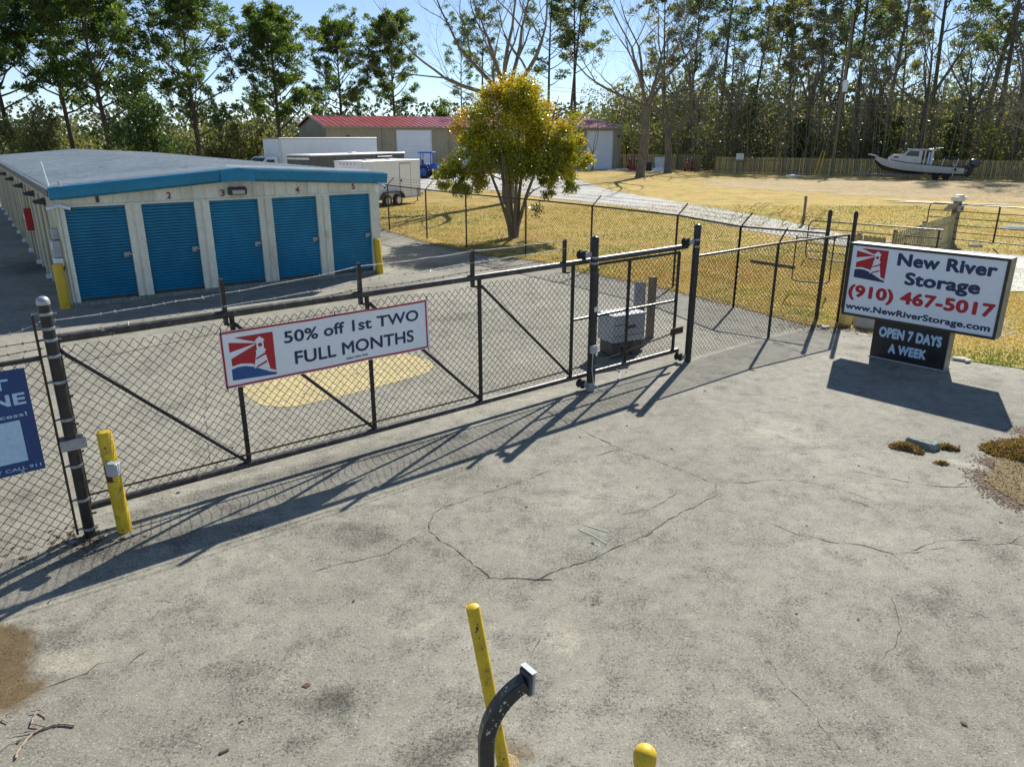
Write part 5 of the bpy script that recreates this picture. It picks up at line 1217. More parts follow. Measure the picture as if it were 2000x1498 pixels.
# ------------------------------------------------------------------ vehicles in the yard
def wheel(parent, x, y, z, r, w_, mat_rim='whiteplain', n=20):
    MM = Matrix.Translation((x, y, z)) @ Matrix.Rotation(R(90), 4, 'X')
    mb = MB(); mb.lathe([(r * .6, -w_ / 2), (r * .93, -w_ / 2), (r, -w_ * .35), (r, w_ * .35), (r * .93, w_ / 2), (r * .6, w_ / 2)], n, MM); ty = mb.build('wheel', M['rubber'], parent, True)
    mb = MB(); mb.lathe([(r * .60, w_ * .42), (r * .57, w_ * .53), (r * .5, w_ * .50), (r * .3, w_ * .52), (r * .2, w_ * .6), (.01, w_ * .6)], n, MM)
    mb.build('rim', M[mat_rim], ty, True)
    mb = MB()
    for k in range(6):
        a = k * pi / 3; mb.lathe([(r * .09, w_ * .525), (.005, w_ * .53)], 6, MM @ Matrix.Translation((r * .4 * cos(a), r * .4 * sin(a), 0)))
    mb.build('rim_hole', M['black'], ty); return ty
# enclosed white trailer: local +X towards its nose, camera side at local -Y
ta = R(57); TR = (-8.35, 43.1)
tr = root('enclosed_trailer', 'white enclosed tandem axle trailer with side door beside the storage building', 'trailer', (TR[0], TR[1], 0), ta)
TL = 4.95
mb = MB(); mb.bbox(0, 0, .42, TL, 2.2, 2.55, .04); mb.build('body', M['white'], tr)
mb = MB(); mb.bbox(-.03, -.025, 2.53, TL + .03, 2.225, 2.60, .02); mb.build('roof', M['whiteplain'], tr)
mb = MB(); mb.box(-.02, -.02, .40, TL + .02, -.004, .47); mb.build('lower_trim', M['galv'], tr)
for q in (0, TL - .05): mb = MB(); mb.box(q - .01, -.02, .47, q + .06, -.003, 2.53); mb.build('corner_trim', M['whiteplain'], tr)
dx = 3.1; mb = MB(); mb.bbox(dx, -.02, .55, dx + .95, -.004, 2.38, .006); sdr = mb.build('side_door', M['white'], tr)
mb = MB()
for a in ((dx - .03, -.012, .5, dx, -.003, 2.42), (dx + .95, -.012, .5, dx + .98, -.003, 2.42), (dx, -.012, 2.385, dx + .95, -.003, 2.42)): mb.box(*a)
mb.build('door_frame', M['dgrey'], sdr); mb = MB(); mb.bbox(dx + .02, -.05, 1.35, dx + .12, -.02, 1.5, .008); mb.build('handle', M['dgrey'], sdr)
mb = MB(); mb.box(TL - .35, -.012, .45, TL - .02, -.0035, .95); mb.build('stone_guard', M['galv'], tr)
wxs = (1.80, 2.72)
for x_ in wxs: wheel(tr, x_, -.08, .34, .34, .22)
for x_ in wxs: wheel(tr, x_, 2.15, .34, .34, .22)
mb = MB(); a0, a1 = wxs[0] - .55, wxs[1] + .55
mb.prism([(a0, .42), (a0 + .12, .68), (a0 + .35, .84), (a1 - .35, .84), (a1 - .12, .68), (a1, .42), (a1 - .07, .42), (a1 - .18, .64), (a1 - .38, .78), (a0 + .38, .78), (a0 + .18, .64), (a0 + .07, .42)], -.25, .0, lambda a, b_, h: (a, h, b_)); mb.build('fender', M['dgrey'], tr)
mb = MB(); mb.tube([(TL, .2, .45), (TL + 1.3, 1.1, .45)], .045, 6); mb.tube([(TL, 2.0, .45), (TL + 1.3, 1.1, .45)], .045, 6); mb.tube([(TL + 1.2, 1.1, .45), (TL + 1.55, 1.1, .45)], .05, 6); mb.build('tongue', M['black'], tr)
mb = MB(); mb.tube([(TL + 1.0, 1.1, .02), (TL + 1.0, 1.1, .95)], .035, 8); mb.box(TL + .9, 1.0, .0, TL + 1.1, 1.2, .03); mb.tube([(TL + 1.0, 1.1, .9), (TL + 1.0, .85, .9)], .015, 5); mb.build('jack', M['dgrey'], tr)
for x_ in (1.2, 3.2): mb = MB(); mb.bbox(x_, .8, 2.6, x_ + .4, 1.2, 2.66, .01); mb.build('roof_vent', M['whiteplain'], tr)
for k in range(5): mb = MB(); mb.box(-.04, .5 + k * .28, 2.42, -.02, .6 + k * .28, 2.46); mb.build('marker_light', M['redpaint'], tr)
# long grey trailer behind
ga_ = Vector((-13.95, 53.7, 0)); gb_ = Vector((-8.56, 62.0, 0)); gl = (gb_ - ga_).length
g2 = root('cargo_trailer', 'long grey cargo trailer with a white roof edge between the white truck and white trailer', 'trailer', ga_, math.atan2(gb_.y - ga_.y, gb_.x - ga_.x))
mb = MB(); n = 13
for k in range(n): mb.box(gl * k / n + .012, 0, .55, gl * (k + 1) / n - .012, 2.4, 2.62)
mb.build('body', M['trailergrey'], g2); mb = MB(); mb.box(.02, .02, .56, gl - .02, 2.38, 2.6); mb.build('body_core', M['dgrey'], g2)
mb = MB(); mb.bbox(-.03, -.03, 2.60, gl + .03, 2.43, 2.70, .02); mb.build('roof', M['white'], g2)
mb = MB(); mb.box(gl - .06, -.02, .55, gl + .02, 0, 2.62); mb.build('corner_trim', M['whiteplain'], g2)
mb = MB(); mb.bbox(gl * .67, -.10, 1.75, gl * .84, -.01, 2.45, .02); mb.build('awning_frame', M['black'], g2); mb = MB(); mb.box(gl * .69, -.12, 1.9, gl * .80, -.10, 2.3); mb.build('window', M['glass'], g2)
mb = MB(); mb.bbox(-.08, .1, 2.35, -.0, 2.3, 2.5, .02); mb.build('rear_header', M['cream'], g2)
mb = MB(); mb.bbox(gl * .5, .9, 2.7, gl * .5 + .5, 1.4, 2.78, .02); mb.build('roof_vent', M['whiteplain'], g2)
for x_ in (gl * .42, gl * .5, gl * .58): wheel(g2, x_, -.02, .4, .4, .24)
# box truck
ka = Vector((-17.9, 60, 0)); kb = Vector((-11.6, 67, 0)); kl = (kb - ka).length
bt = root('box_truck', 'white box truck parked beside the red roofed building, cab to the left', 'truck', ka, math.atan2(kb.y - ka.y, kb.x - ka.x))
mb = MB(); mb.bbox(0, 0, 1.0, kl, 2.4, 3.74, .05); mb.build('cargo_box', M['white'], bt)
mb = MB(); mb.bbox(-.03, -.03, 3.70, kl + .03, 2.43, 3.80, .03); mb.build('roof_rail', M['galv'], bt)
mb = MB(); mb.tube([(.05, .0, 1.0), (.05, .0, 3.72)], .10, 8); mb.build('corner_cap', M['whiteplain'], bt)
for k in range(1, 10): mb = MB(); mb.box(kl * k / 10 - .015, -.012, 1.05, kl * k / 10 + .015, .0, 3.7); mb.build('side_seam', M['white'], bt)
pr = [(-.1, .75), (-.1, 2.35), (-.35, 2.42), (-1.05, 2.36), (-1.55, 1.85), (-1.9, 1.7), (-2.05, 1.3), (-2.05, .7)]
mb = MB(); mb.prism(pr, .2, 2.2, lambda a, b_, h: (a, h, b_)); cab_ = mb.build('cab', M['white'], bt)
for y0, y1 in ((.185, .205),): mb = MB(); mb.prism([(-.45, 1.68), (-.45, 2.2), (-1.05, 2.2), (-1.45, 1.72)], y0, y1, lambda a, b_, h: (a, h, b_)); mb.build('side_window', M['glass'], cab_)
mb = MB(); mb.add([(-1.10, .35, 2.31), (-1.10, 2.05, 2.31), (-1.56, 2.05, 1.86), (-1.56, .35, 1.86)], [(0, 1, 2, 3)]); mb.v = [(x - .01, y, z + .012) for x, y, z in mb.v]; mb.build('windshield', M['glass'], cab_)
for x_ in (-1.3, kl - 1.6): wheel(bt, x_, .2, .46, .46, .28); 
for x_ in (-1.3, kl - 1.6): wheel(bt, x_, 2.1, .46, .46, .28)
mb = MB(); mb.box(-.5, .7, .6, kl, 1.7, 1.0); mb.build('chassis', M['dgrey'], bt)
# blue tractor
tq = Vector((-7.9, 75, 0)); tt = root('tractor', 'small bright blue tractor with canopy and front loader by the white roller door', 'tractor', tq, R(-8))
for x_, r_ in ((-.55, .62), (.85, .42)):
    for y_ in (-.62, .62): wheel(tt, x_, y_, r_, r_, .32, 'tblue')
mb = MB(); mb.bbox(-.1, -.32, .65, 1.35, .32, 1.30, .08); mb.build('hood', M['tblue'], tt); mb = MB(); mb.bbox(-.9, -.45, .7, -.05, .45, 1.0, .05); mb.bbox(-.95, -.75, 1.0, -.2, -.42, 1.3, .05); mb.bbox(-.95, .42, 1.0, -.2, .75, 1.3, .05); mb.build('fender', M['tblue'], tt)
mb = MB(); mb.bbox(-.75, -.25, 1.0, -.35, .25, 1.35, .04); mb.bbox(-.85, -.25, 1.3, -.7, .25, 1.75, .03); mb.build('seat', M['black'], tt)
mb = MB()
for sx in (-.85, .15):
    for sy in (-.5, .5): mb.tube([(sx, sy, 1.0), (sx, sy, 2.35)], .04, 6)
mb.build('canopy_post', M['tblue'], tt); mb = MB(); mb.bbox(-1.05, -.68, 2.33, .4, .68, 2.47, .04); mb.build('canopy', M['tblue'], tt)
mb = MB()
for sy in (-.48, .48): mb.tube([(.1, sy, 1.35), (1.2, sy, 1.15), (1.9, sy, .5)], .06, 6)
mb.build('loader_arm', M['tblue'], tt); mb = MB(); mb.prism([(1.85, .1), (2.4, .1), (2.1, .16), (1.95, .6), (1.85, .65)], -.8, .8, lambda a, b_, h: (a, h, b_)); mb.build('bucket', M['tblue'], tt)
mb = MB(); mb.tube([(1.15, 0, 1.3), (1.15, 0, 1.7)], .04, 6); mb.build('exhaust', M['black'], tt)

# ------------------------------------------------------------------ boat on its trailer
bo = root('boat', 'white cabin motorboat with black bottom and outboard engine in front of the wooden fence', 'boat', (38.7, 73.6, .28), R(180 - 27)); bo.rotation_euler = (0, R(-1.8), R(180 - 27))
# local +X towards the bow
stn = [(-3.75, 1.10, .95, .22, .42), (-2.2, 1.2, 1.0, .20, .40), (-.5, 1.22, 1.08, .19, .42), (1.2, 1.12, 1.2, .2, .50), (2.4, .82, 1.36, .28, .66), (3.2, .42, 1.52, .48, .9), (3.85, .03, 1.68, 1.1, 1.35)]
mb = MB(); vs = []; 
for x, hb, zs, zk, zc in stn:
    vs += [(x, -hb, zs), (x, -hb * .97, (zs + zc) / 2), (x, -hb * .82, zc), (x, -hb * .45, (zk + zc) / 2 - .02), (x, 0, zk), (x, hb * .45, (zk + zc) / 2 - .02), (x, hb * .82, zc), (x, hb * .97, (zs + zc) / 2), (x, hb, zs)]
n = 9; hullf = [(i * n + k, i * n + k + 1, (i + 1) * n + k + 1, (i + 1) * n + k) for i in range(len(stn) - 1) for k in (0, 1, 6, 7)]
botf = [(i * n + k, i * n + k + 1, (i + 1) * n + k + 1, (i + 1) * n + k) for i in range(len(stn) - 1) for k in (2, 3, 4, 5)]
mb.add(vs, hullf + [(0, 1, 2, 6, 7, 8)]); mb.build('hull', M['hullwhite'], bo, True)
mb = MB(); mb.add(vs, botf + [(2, 3, 4, 5, 6)]); mb.build('bottom', M['hullblack'], bo, True)
mb = MB(); L1 = [(x, -hb - .01, zs + .02) for x, hb, zs, _, _ in stn]; L2 = [(x, hb + .01, zs + .02) for x, hb, zs, _, _ in stn]; mb.tube(L1, .035, 6); mb.tube(L2, .035, 6); mb.build('rub_rail', M['black'], bo)
mb = MB(); dk = []
for x, hb, zs, _, _ in stn: dk += [(x, -hb, zs - (.32 if x < -.3 else 0)), (x, hb, zs - (.32 if x < -.3 else 0))]
mb.add(dk, [(2 * i, 2 * i + 1, 2 * i + 3, 2 * i + 2) for i in range(len(stn) - 1)]); mb.build('deck', M['whiteplain'], bo)
mb = MB(); mb.tube([(3.7, 0, 1.66), (4.35, 0, 1.80), (4.55, 0, 1.76)], [.09, .07, .05], 6); mb.build('bow_pulpit', M['whiteplain'], bo)
mb = MB(); pr = [(-.1, 1.0), (-.1, 2.32), (.25, 2.36), (1.05, 2.36), (1.55, 1.92), (2.4, 1.86), (2.75, 1.62), (2.75, 1.2), (1.2, 1.0)]
mb.prism(pr, -.82, .82, lambda a, b_, h: (a, h, b_)); cb_ = mb.build('cabin', M['hullwhite'], bo)
for y0 in (-.832, .82): mb = MB(); mb.prism([(.18, 1.78), (.18, 2.26), (.98, 2.28), (1.38, 1.84)], y0, y0 + .012, lambda a, b_, h: (a, h, b_)); mb.build('side_window', M['glass'], cb_); mb = MB(); mb.prism([(1.85, 1.58), (1.85, 1.72), (2.25, 1.70), (2.25, 1.57)], y0, y0 + .012, lambda a, b_, h: (a, h, b_)); mb.build('porthole', M['black'], cb_)
mb = MB(); mb.add([(1.09, -.7, 2.33), (1.09, .7, 2.33), (1.56, .7, 1.93), (1.56, -.7, 1.93)], [(0, 1, 2, 3)]); mb.v = [(x + .012, y, z + .012) for x, y, z in mb.v]; mb.build('windshield', M['glass'], cb_)
mb = MB(); mb.bbox(-1.15, -.95, 2.37, 1.25, .95, 2.45, .03); mb.build('cabin_roof', M['whiteplain'], bo)
mb = MB(); mb.tube([(-1.7, -.8, 2.62), (-.6, -.8, 2.48)], .03, 5); mb.tube([(-1.7, .8, 2.62), (-.6, .8, 2.48)], .03, 5); mb.build('roof_rack', M['galv'], bo)
mb = MB()
for y0 in (-.8, .8): mb.box(-1.05, y0 - .02, 1.0, -.85, y0 + .02, 2.38); mb.box(-.4, y0 - .02, 1.0, -.3, y0 + .02, 2.38)
mb.build('roof_support', M['hullwhite'], bo); mb = MB(); mb.box(-.75, .78, 1.05, -.6, .83, 2.2); mb.build('blue_cover', M['pale'], bo)
for x_ in (-3.0, -1.85): mb = MB(); mb.tube([(x_, .95, 1.0), (x_ - .12, .95, 1.75)], .035, 6); mb.build('rod_holder', M['whiteplain'], bo)
for sy in (-1, 1):
    mb = MB(); MM = Matrix.Translation((-3.0, 1.205 * sy if sy > 0 else -1.205, .78)) @ Matrix.Rotation(R(90), 4, 'X'); mb.lathe([(.14, -.015), (.14, .015)], 12, MM); mb.build('round_decal', M['dgrey'], bo)
mb = MB()
for k in range(4): mb.box(.15 + k * .12, .835, 1.32, .21 + k * .12, .85, 1.56)
mb.build('rod_rack', M['cream'], bo)
mb = MB(); MM = Matrix.Rotation(R(-16), 4, 'Y'); T_ = Matrix.Translation((-4.35, 0, 1.15))
mb.bbox(-.55, -.30, .0, .32, .30, .62, .12, T_ @ MM); en = mb.build('outboard_cowl', M['engine'], bo, True)
mb = MB(); mb.bbox(-.25, -.14, -.75, .12, .14, .02, .05, T_ @ MM); mb.bbox(-.22, -.05, -1.05, .25, .05, -.7, .02, T_ @ MM); mb.bbox(.2, -.25, -.35, .6, .25, .1, .05, T_); mb.build('outboard_leg', M['black'], bo)
mb = MB(); mb.tube([T_ @ MM @ Vector((-.45, 0, -.92)), T_ @ MM @ Vector((-.2, 0, -.92))], .06, 8)
for k in range(3):
    a = k * 2.094; mb.box(-.015, -.06, 0, .015, .06, .2, T_ @ MM @ Matrix.Translation((-.4, 0, -.92)) @ Matrix.Rotation(a, 4, 'X'))
mb.build('propeller', M['galv'], bo)
# boat trailer
bt2 = root('boat_trailer', 'grey boat trailer under the cabin motorboat', 'trailer', (38.7, 73.6, 0), R(180 - 27))
for sy in (-.8, .8): mb = MB(); mb.tube([(-3.6, sy, .36), (1.5, sy, .36), (4.4, 0, .42)], .05, 6); mb.build('frame_rail', M['galv'], bt2)
mb = MB(); mb.tube([(4.3, 0, .42), (5.6, 0, .42)], .06, 6); mb.tube([(4.3, 0, .4), (4.15, 0, 1.0), (4.0, 0, 1.15)], .05, 6); mb.build('tongue', M['galv'], bt2)
mb = MB(); mb.tube([(5.0, -.1, .0), (5.0, -.1, .8)], .04, 6); mb.tube([(4.6, .1, .4), (4.9, .1, .9)], .03, 6); mb.build('jack', M['galv'], bt2)
for x_ in (-2.4, -1.55):
    for sy in (-1, 1): wheel(bt2, x_, sy * 1.0, .3, .3, .2)
for sy in (-1.25, 1.25): mb = MB(); mb.tube([(-2.9 + .0, sy, .36), (-2.9, sy, 1.55)], .03, 6); mb.build('guide_post', M['whiteplain'], bt2)

# ------------------------------------------------------------------ wooden fence behind the lawn
def longfence(label, A, B, h, mat, step, w_, gapposts=2.4, seed=0, group=None):
    A = Vector((A[0], A[1], 0)); B = Vector((B[0], B[1], 0)); L = (B - A).length
    o = root('wooden_fence', label, 'fence', A, math.atan2(B.y - A.y, B.x - A.x)); rg = random.Random(seed)
    for z in (h * .2, h * .8): mb = MB(); mb.box(0, -.02, z - .05, L, .02, z + .05); mb.build('rail', M['wood'], o)
    n = int(L / step); mb = MB(); mb.prism([(0, 0), (w_, 0), (w_, h - .04), (w_ * .75, h), (w_ * .25, h), (0, h - .04)], 0, .02, lambda a, b_, q: (a, q, b_)); base = mb.build('picket', mat[0], o)
    meshes = [base.data] + [base.data.copy() for _ in mat[1:]]
    for mm_, ma in zip(meshes, mat): mm_.materials.clear(); mm_.materials.append(ma)
    for k in range(n):
        c_ = base if k == 0 else dupe(base, o); c_.data = meshes[rg.choices(range(len(mat)), [5, 3, 2][:len(mat)])[0]]
        c_.location = (k * step + rg.uniform(-.006, .006), -.045 if k % 2 == 0 else .025, rg.uniform(-.03, .01)); c_.rotation_euler = (0, rg.uniform(-.01, .01), 0)
    k = 0.0
    while k < L: mb = MB(); mb.box(k, -.05, -.05, k + .1, .05, h - .05); mb.build('post', M['wood'], o); k += gapposts
    return o
FA, FB = (22.5, 85.9), (61.0, 66.2)
longfence('long weathered shadowbox fence running behind the boat to the right', FA, FB, 1.72, [M['picket'], M['picketnew'], M['picketgrey']], .185, .14, seed=3)
longfence('newer yellow picket fence running right from the corner of the red roofed building', (13.7, 97.0), (20.2, 94.6), 1.75, [M['picketnew']], .22, .12, seed=4)
longfence('grey green fence section angled toward the gap right of the forked tree', (20.3, 94.6), (22.0, 89.5), 1.8, [M['picketgrey']], .18, .14, seed=5)
q = Vector((24.4, 84.35, 0)); o = root('notice_sign', 'small white blank notice on top of the long fence', 'sign', (q.x, q.y, 0), R(-36)); mb = MB(); mb.bbox(-.0, -.12, 1.45, .85, -.09, 2.1, .02); mb.build('panel', M['whiteplain'], o); mb = MB(); mb.box(.05, -.09, 1.2, .8, -.06, 1.5); mb.build('backing', M['wood'], o)
# things along the far fence
def handtruck(loc, lab, h=1.35, rz=0):
    o = root('engine_hoist', lab, 'hoist', loc, rz, 'red machines by the fence'); mb = MB()
    mb.tube([(-.18, 0, .1), (-.14, 0, h)], .055, 6); mb.tube([(.18, 0, .1), (.14, 0, h)], .055, 6)
    for z in (.4, .75, h - .1): mb.tube([(-.17, 0, z), (.17, 0, z)], .05, 6)
    mb.bbox(-.26, -.5, .05, .26, .1, .18, .02); mb.build('frame', M['redpaint'], o)
    mb = MB(); mb.tube([(-.14, 0, h - .05), (0, 0, h + .15), (.14, 0, h - .05)], .04, 6); mb.bbox(-.1, -.03, h - .35, .1, .03, h - .1, .01); mb.build('handle', M['whiteplain'], o)
    for sx in (-.3, .3): mb = MB(); mb.lathe([(.15, -.04), (.15, .04)], 12, Matrix.Translation((sx, 0, .15)) @ Matrix.Rotation(R(90), 4, 'Y')); mb.build('wheel', M['rubber'], o)
    return o
for k, (px, py, lab) in enumerate(((1217, 331, 'red wheeled frame with white handle nearest the corner of the red roofed building'), (1230, 332, 'middle red wheeled frame beside the building corner'), (1236, 332, 'red wheeled frame just left of the forked tree trunk'), (1341, 337, 'left red wheeled frame in the fence gap'), (1350, 336, 'middle red wheeled frame in the fence gap'), (1356, 335, 'right red wheeled frame in the fence gap'))):
    handtruck(P(px, py - 2), lab, (1.35, 1.45, 1.5, 1.25, 1.4, 1.3)[k], R(15 * k))
o = root('red_bin', 'low dark red bin left of the forked tree', 'bin', P(1240, 333)); mb = MB(); mb.bbox(-.7, -.3, 0, .7, .3, .5, .05); mb.build('body', M['bredk'], o)
o = root('lumber_pile', 'pile of pale boards under a black tarp beside the building corner', 'lumber', P(1222, 329), R(20))
for k in range(3): mb = MB(); mb.box(-1.5, -.4, .15 + k * .22, 2.0, .4, .27 + k * .22); mb.build('board', M['picketnew'], o)
mb = MB(); mb.bbox(-1.2, -.45, .8, 2.6, .45, 1.15, .08); mb.build('tarp', M['black'], o)
o = root('black_bin', 'black square bin between the two forked trees', 'bin', P(1263, 333)); mb = MB(); mb.bbox(-.5, -.4, 0, .5, .4, .85, .05); mb.build('body', M['black'], o); mb = MB(); mb.bbox(-.53, -.43, .85, .53, .43, .92, .02); mb.build('lid', M['dgrey'], o)
o = root('compact_loader', 'grey green compact loader parked against the yellow fence', 'loader', P(1268, 329), R(20)); mb = MB(); mb.bbox(-.8, -.5, .35, .8, .5, 1.0, .08); mb.build('body', M['rubble'], o); mb = MB(); mb.bbox(-.3, -.4, 1.0, .4, .4, 1.75, .06); mb.build('cab', M['rubble'], o)
for x_ in (-.5, .5): wheel(o, x_, -.5, .3, .3, .2, 'dgrey')
q = P(1290, 332); o = root('louvred_panel', 'white louvred panel leaning by the second forked tree', 'panel', q, R(8)); o.rotation_euler = (R(-12), 0, R(8)); mb = MB(); mb.box(-.7, 0, 0, -.62, .08, 1.5); mb.box(.62, 0, 0, .7, .08, 1.5); mb.box(-.62, 0, 1.42, .62, .08, 1.5); mb.box(-.62, 0, 0, .62, .08, .08); mb.build('frame', M['whiteplain'], o)
mb = MB()
for k in range(11): mb.box(-.62, .02, .1 + k * .12, .62, .05, .19 + k * .12)
mb.build('slat', M['white'], o, kind='stuff')
o = root('white_tarp', 'crumpled white tarp on the ground by the louvred panel', 'tarp', P(1287, 336)); rg = random.Random(2); mb = MB(); mb.lathe([(.9, 0), (.75, .15), (.45, .35), (.1, .5)], 9); mb.v = [(x * 1.1 + rg.uniform(-.1, .1), y * .6 + rg.uniform(-.1, .1), z + rg.uniform(-.03, .05) if z > 0 else 0) for x, y, z in mb.v]; mb.build('cloth', M['whiteplain'], o)
o = root('white_tarp', 'small white tarp lying flat by the foot of the long fence', 'tarp', P(1550, 345)); mb = MB(); mb.lathe([(.9, 0), (.7, .12), (.1, .2)], 9); mb.v = [(x + rg.uniform(-.1, .1), y * .5, z) for x, y, z in mb.v]; mb.build('cloth', M['white'], o)
o = root('white_box', 'small white box at the foot of the forked tree', 'box', P(1257, 346)); mb = MB(); mb.bbox(-.25, -.15, 0, .25, .15, .28, .03); mb.build('box', M['whiteplain'], o)
# utility pole, guy wire with yellow guard, wires
up = Vector((33.3, 80.4, 0)); o = root('utility_pole', 'slim wooden utility pole with a white transformer among the trees', 'utility pole', up); mb = MB(); mb.tube([(0, 0, -.1), (.15, 0, 15)], [.17, .11], 10); mb.build('pole', M['wood'], o)
mb = MB(); mb.lathe([(.24, 8.1), (.26, 8.2), (.26, 9.1), (.2, 9.2)], 14, Matrix.Translation((.1, -.4, 0))); mb.build('transformer', M['white'], o, True)
mb = MB(); mb.box(-.9, -.06, 11.6, 1.1, .06, 11.72); mb.build('crossarm', M['wood'], o)
gq = P(1582, 343, 0) + Vector((-.3, -1.8, 0)); gyt = up + Vector((.1, 0, 9)); gg = root('guy_wire', 'slanting guy wire with yellow plastic guards in front of the pole', 'guy wire', gq)
for k, off in enumerate((0, .45)):
    a = Vector((off, 0, 0)); b_ = gyt - gq; mb = MB(); mb.tube([a, b_], .012, 4); mb.build('cable', M['galv'], gg)
    mb = MB(); dd = (b_ - a).normalized(); mb.tube([a + dd * .1, a + dd * (2.4 + k * .2)], .05, 6); mb.build('yellow_guard', M['yellow'], gg)
for k, z in enumerate((7.05, 6.7, 10.9)):
    o = root('overhead_wire', ('thin overhead wire running right from the pole, upper of the low pair', 'thin overhead wire running right from the pole, lower of the low pair', 'thin overhead wire high through the tree crowns')[k], 'wire', (up.x, up.y, z), 0); mb = MB(); L = 60; mb.tube([(L * t_, -8 * t_, -1.2 * 4 * t_ * (1 - t_) * .5) for t_ in np.linspace(-.6, 1, 17)], .016, 4); mb.build('cable', M['galv'], o)
# ------------------------------------------------------------------ trees
def needles(C, D, s, asp, rn):
    """thin leaf blades starting at C and pointing along D"""
    D = D / np.linalg.norm(D, axis=1)[:, None]; E_ = np.cross(D, rn.normal(size=D.shape)); E_ /= np.linalg.norm(E_, axis=1)[:, None] + 1e-9; s = s[:, None]
    V = np.stack([C - D * s * .1, C + D * s * .5 + E_ * s * asp, C + D * s, C + D * s * .5 - E_ * s * asp], 1).reshape(-1, 3)
    return V, np.arange(4 * len(C)).reshape(-1, 4)
def pine_meshes(H, Rm, cs, seed, lean=(0, 0), nl=26, clump=.55, dens=26, prof=None, tsize=.34, nsub=4, tr=.2, asp=.16):
    """returns (trunk, limbs, crown) mesh data in local coordinates"""
    rg = random.Random(seed); rn = np.random.default_rng(seed)
    prof = prof or (lambda f: (max(.02, sin(pi * min(.97, (f * .92 + .08)))) ** .7))
    bend = [(rg.uniform(-1, 1) * .012 * H, rg.uniform(-1, 1) * .012 * H) for _ in range(3)]
    def axis_(f): return Vector((lean[0] * f * H + bend[0][0] * sin(f * 3) + bend[1][0] * sin(f * 7) * .4, lean[1] * f * H + bend[0][1] * sin(f * 3.3) + bend[1][1] * sin(f * 6) * .4, f * H))
    n = 12; tp = [axis_(i / n) for i in range(n + 1)]; trr = [tr * (1 - .86 * (i / n)) * (1.25 if i == 0 else 1) for i in range(n + 1)]; tp[0].z = -.3
    mt = MB(); mt.tube(tp, trr, 9); ml_ = MB(); C = []
    for i in range(nl):
        f = cs + (1 - cs) * max(0.0, (i + rg.uniform(-.3, .3)) / nl) ** .9; f = min(max(f, cs), .985); g_ = (f - cs) / (1 - cs)
        az = i * 2.4 + rg.uniform(-.5, .5); ln = Rm * 1.15 * prof(g_) * rg.uniform(.6, 1.15); up = .38 + .75 * g_ + rg.uniform(-.25, .35)
        p = axis_(f); pts = [p]; d = Vector((cos(az), sin(az), up * .6)).normalized()
        ns = 5
        for k in range(1, ns + 1):
            d = (d + Vector((rg.uniform(-.18, .18), rg.uniform(-.18, .18), .10 + rg.uniform(-.08, .14)))).normalized(); pts.append(pts[-1] + d * ln / ns)
        r0 = trr[min(n, int(f * n))] * .42 + .015; ml_.tube(pts, [r0 * (1 - .8 * k / ns) for k in range(ns + 1)], 5)
        for k in range(2, ns + 1):
            for q in range(nsub):
                if rg.random() < (.8 if k == 2 else .45 if k == 3 else .18): continue
                d2 = Vector((rg.uniform(-1, 1), rg.uniform(-1, 1), rg.uniform(-.05, 1.0))).normalized(); L2 = ln * rg.uniform(.08, .30); e_ = pts[k] + d2 * L2
                if rg.random() < .6: ml_.tube([pts[k], pts[k] + d2 * L2 * .5 + Vector((0, 0, .03)), e_], [.026, .018, .008], 3, False)
                C.append((e_, rg.uniform(.55, 1.25) * clump))
    for k in range(int(nl * .5)): C.append((axis_(rg.uniform(.86, 1.0)) + Vector((rg.uniform(-1, 1), rg.uniform(-1, 1), rg.uniform(-.3, .6))) * Rm * .2, clump * .9))
    c0 = np.array([list(c_[0]) for c_ in C]); rr = np.array([c_[1] for c_ in C]); m_ = len(C)
    idx = np.repeat(np.arange(m_), dens); o_ = rn.normal(size=(len(idx), 3)); o_ /= np.linalg.norm(o_, axis=1)[:, None]; o_ *= (rn.random(len(idx)) ** .5)[:, None] * rr[idx][:, None]; o_[:, 2] = o_[:, 2] * .72
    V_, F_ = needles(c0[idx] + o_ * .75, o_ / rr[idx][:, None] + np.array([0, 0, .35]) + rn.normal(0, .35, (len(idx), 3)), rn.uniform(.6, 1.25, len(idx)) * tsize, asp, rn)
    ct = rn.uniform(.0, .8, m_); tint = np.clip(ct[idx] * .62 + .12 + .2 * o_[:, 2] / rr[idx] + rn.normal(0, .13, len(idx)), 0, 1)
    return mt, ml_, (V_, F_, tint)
_cache = {}
def plant(key, name, label, cat, loc, rz=0, scale=(1, 1, 1), maker=None, mats=None, group=None):
    o = root(name, label, cat, loc, rz, group); o.scale = scale
    if key not in _cache:
        a, b_, (V_, F_, t_) = maker(); parts = [a.build('trunk', mats[0], o, True), b_.build('limbs', mats[0], o, True)]
        if len(V_): parts.append(npmesh('crown', V_, F_, mats[1], o, attr={'tint': t_}))
        _cache[key] = parts
    else:
        for p in _cache[key]: c_ = p.copy(); COL.objects.link(c_); c_.parent = o
    return o
PB = (M['bark'], M['pine']); PW = (M['greybark'], M['pine'])
def at(px, y): return (px - 1000) / 1529.0 * y * 1.0
def tree_h(py, y):            # height whose top shows at row py at distance y
    d = ray(1000, py); return CAMH + d[2] * y / d[1]
def px_x(px, y, z=3): # x for pixel column at distance y and height z
    dep = y * CP - (z - CAMH) * SP; return (px - 1000) / F * dep
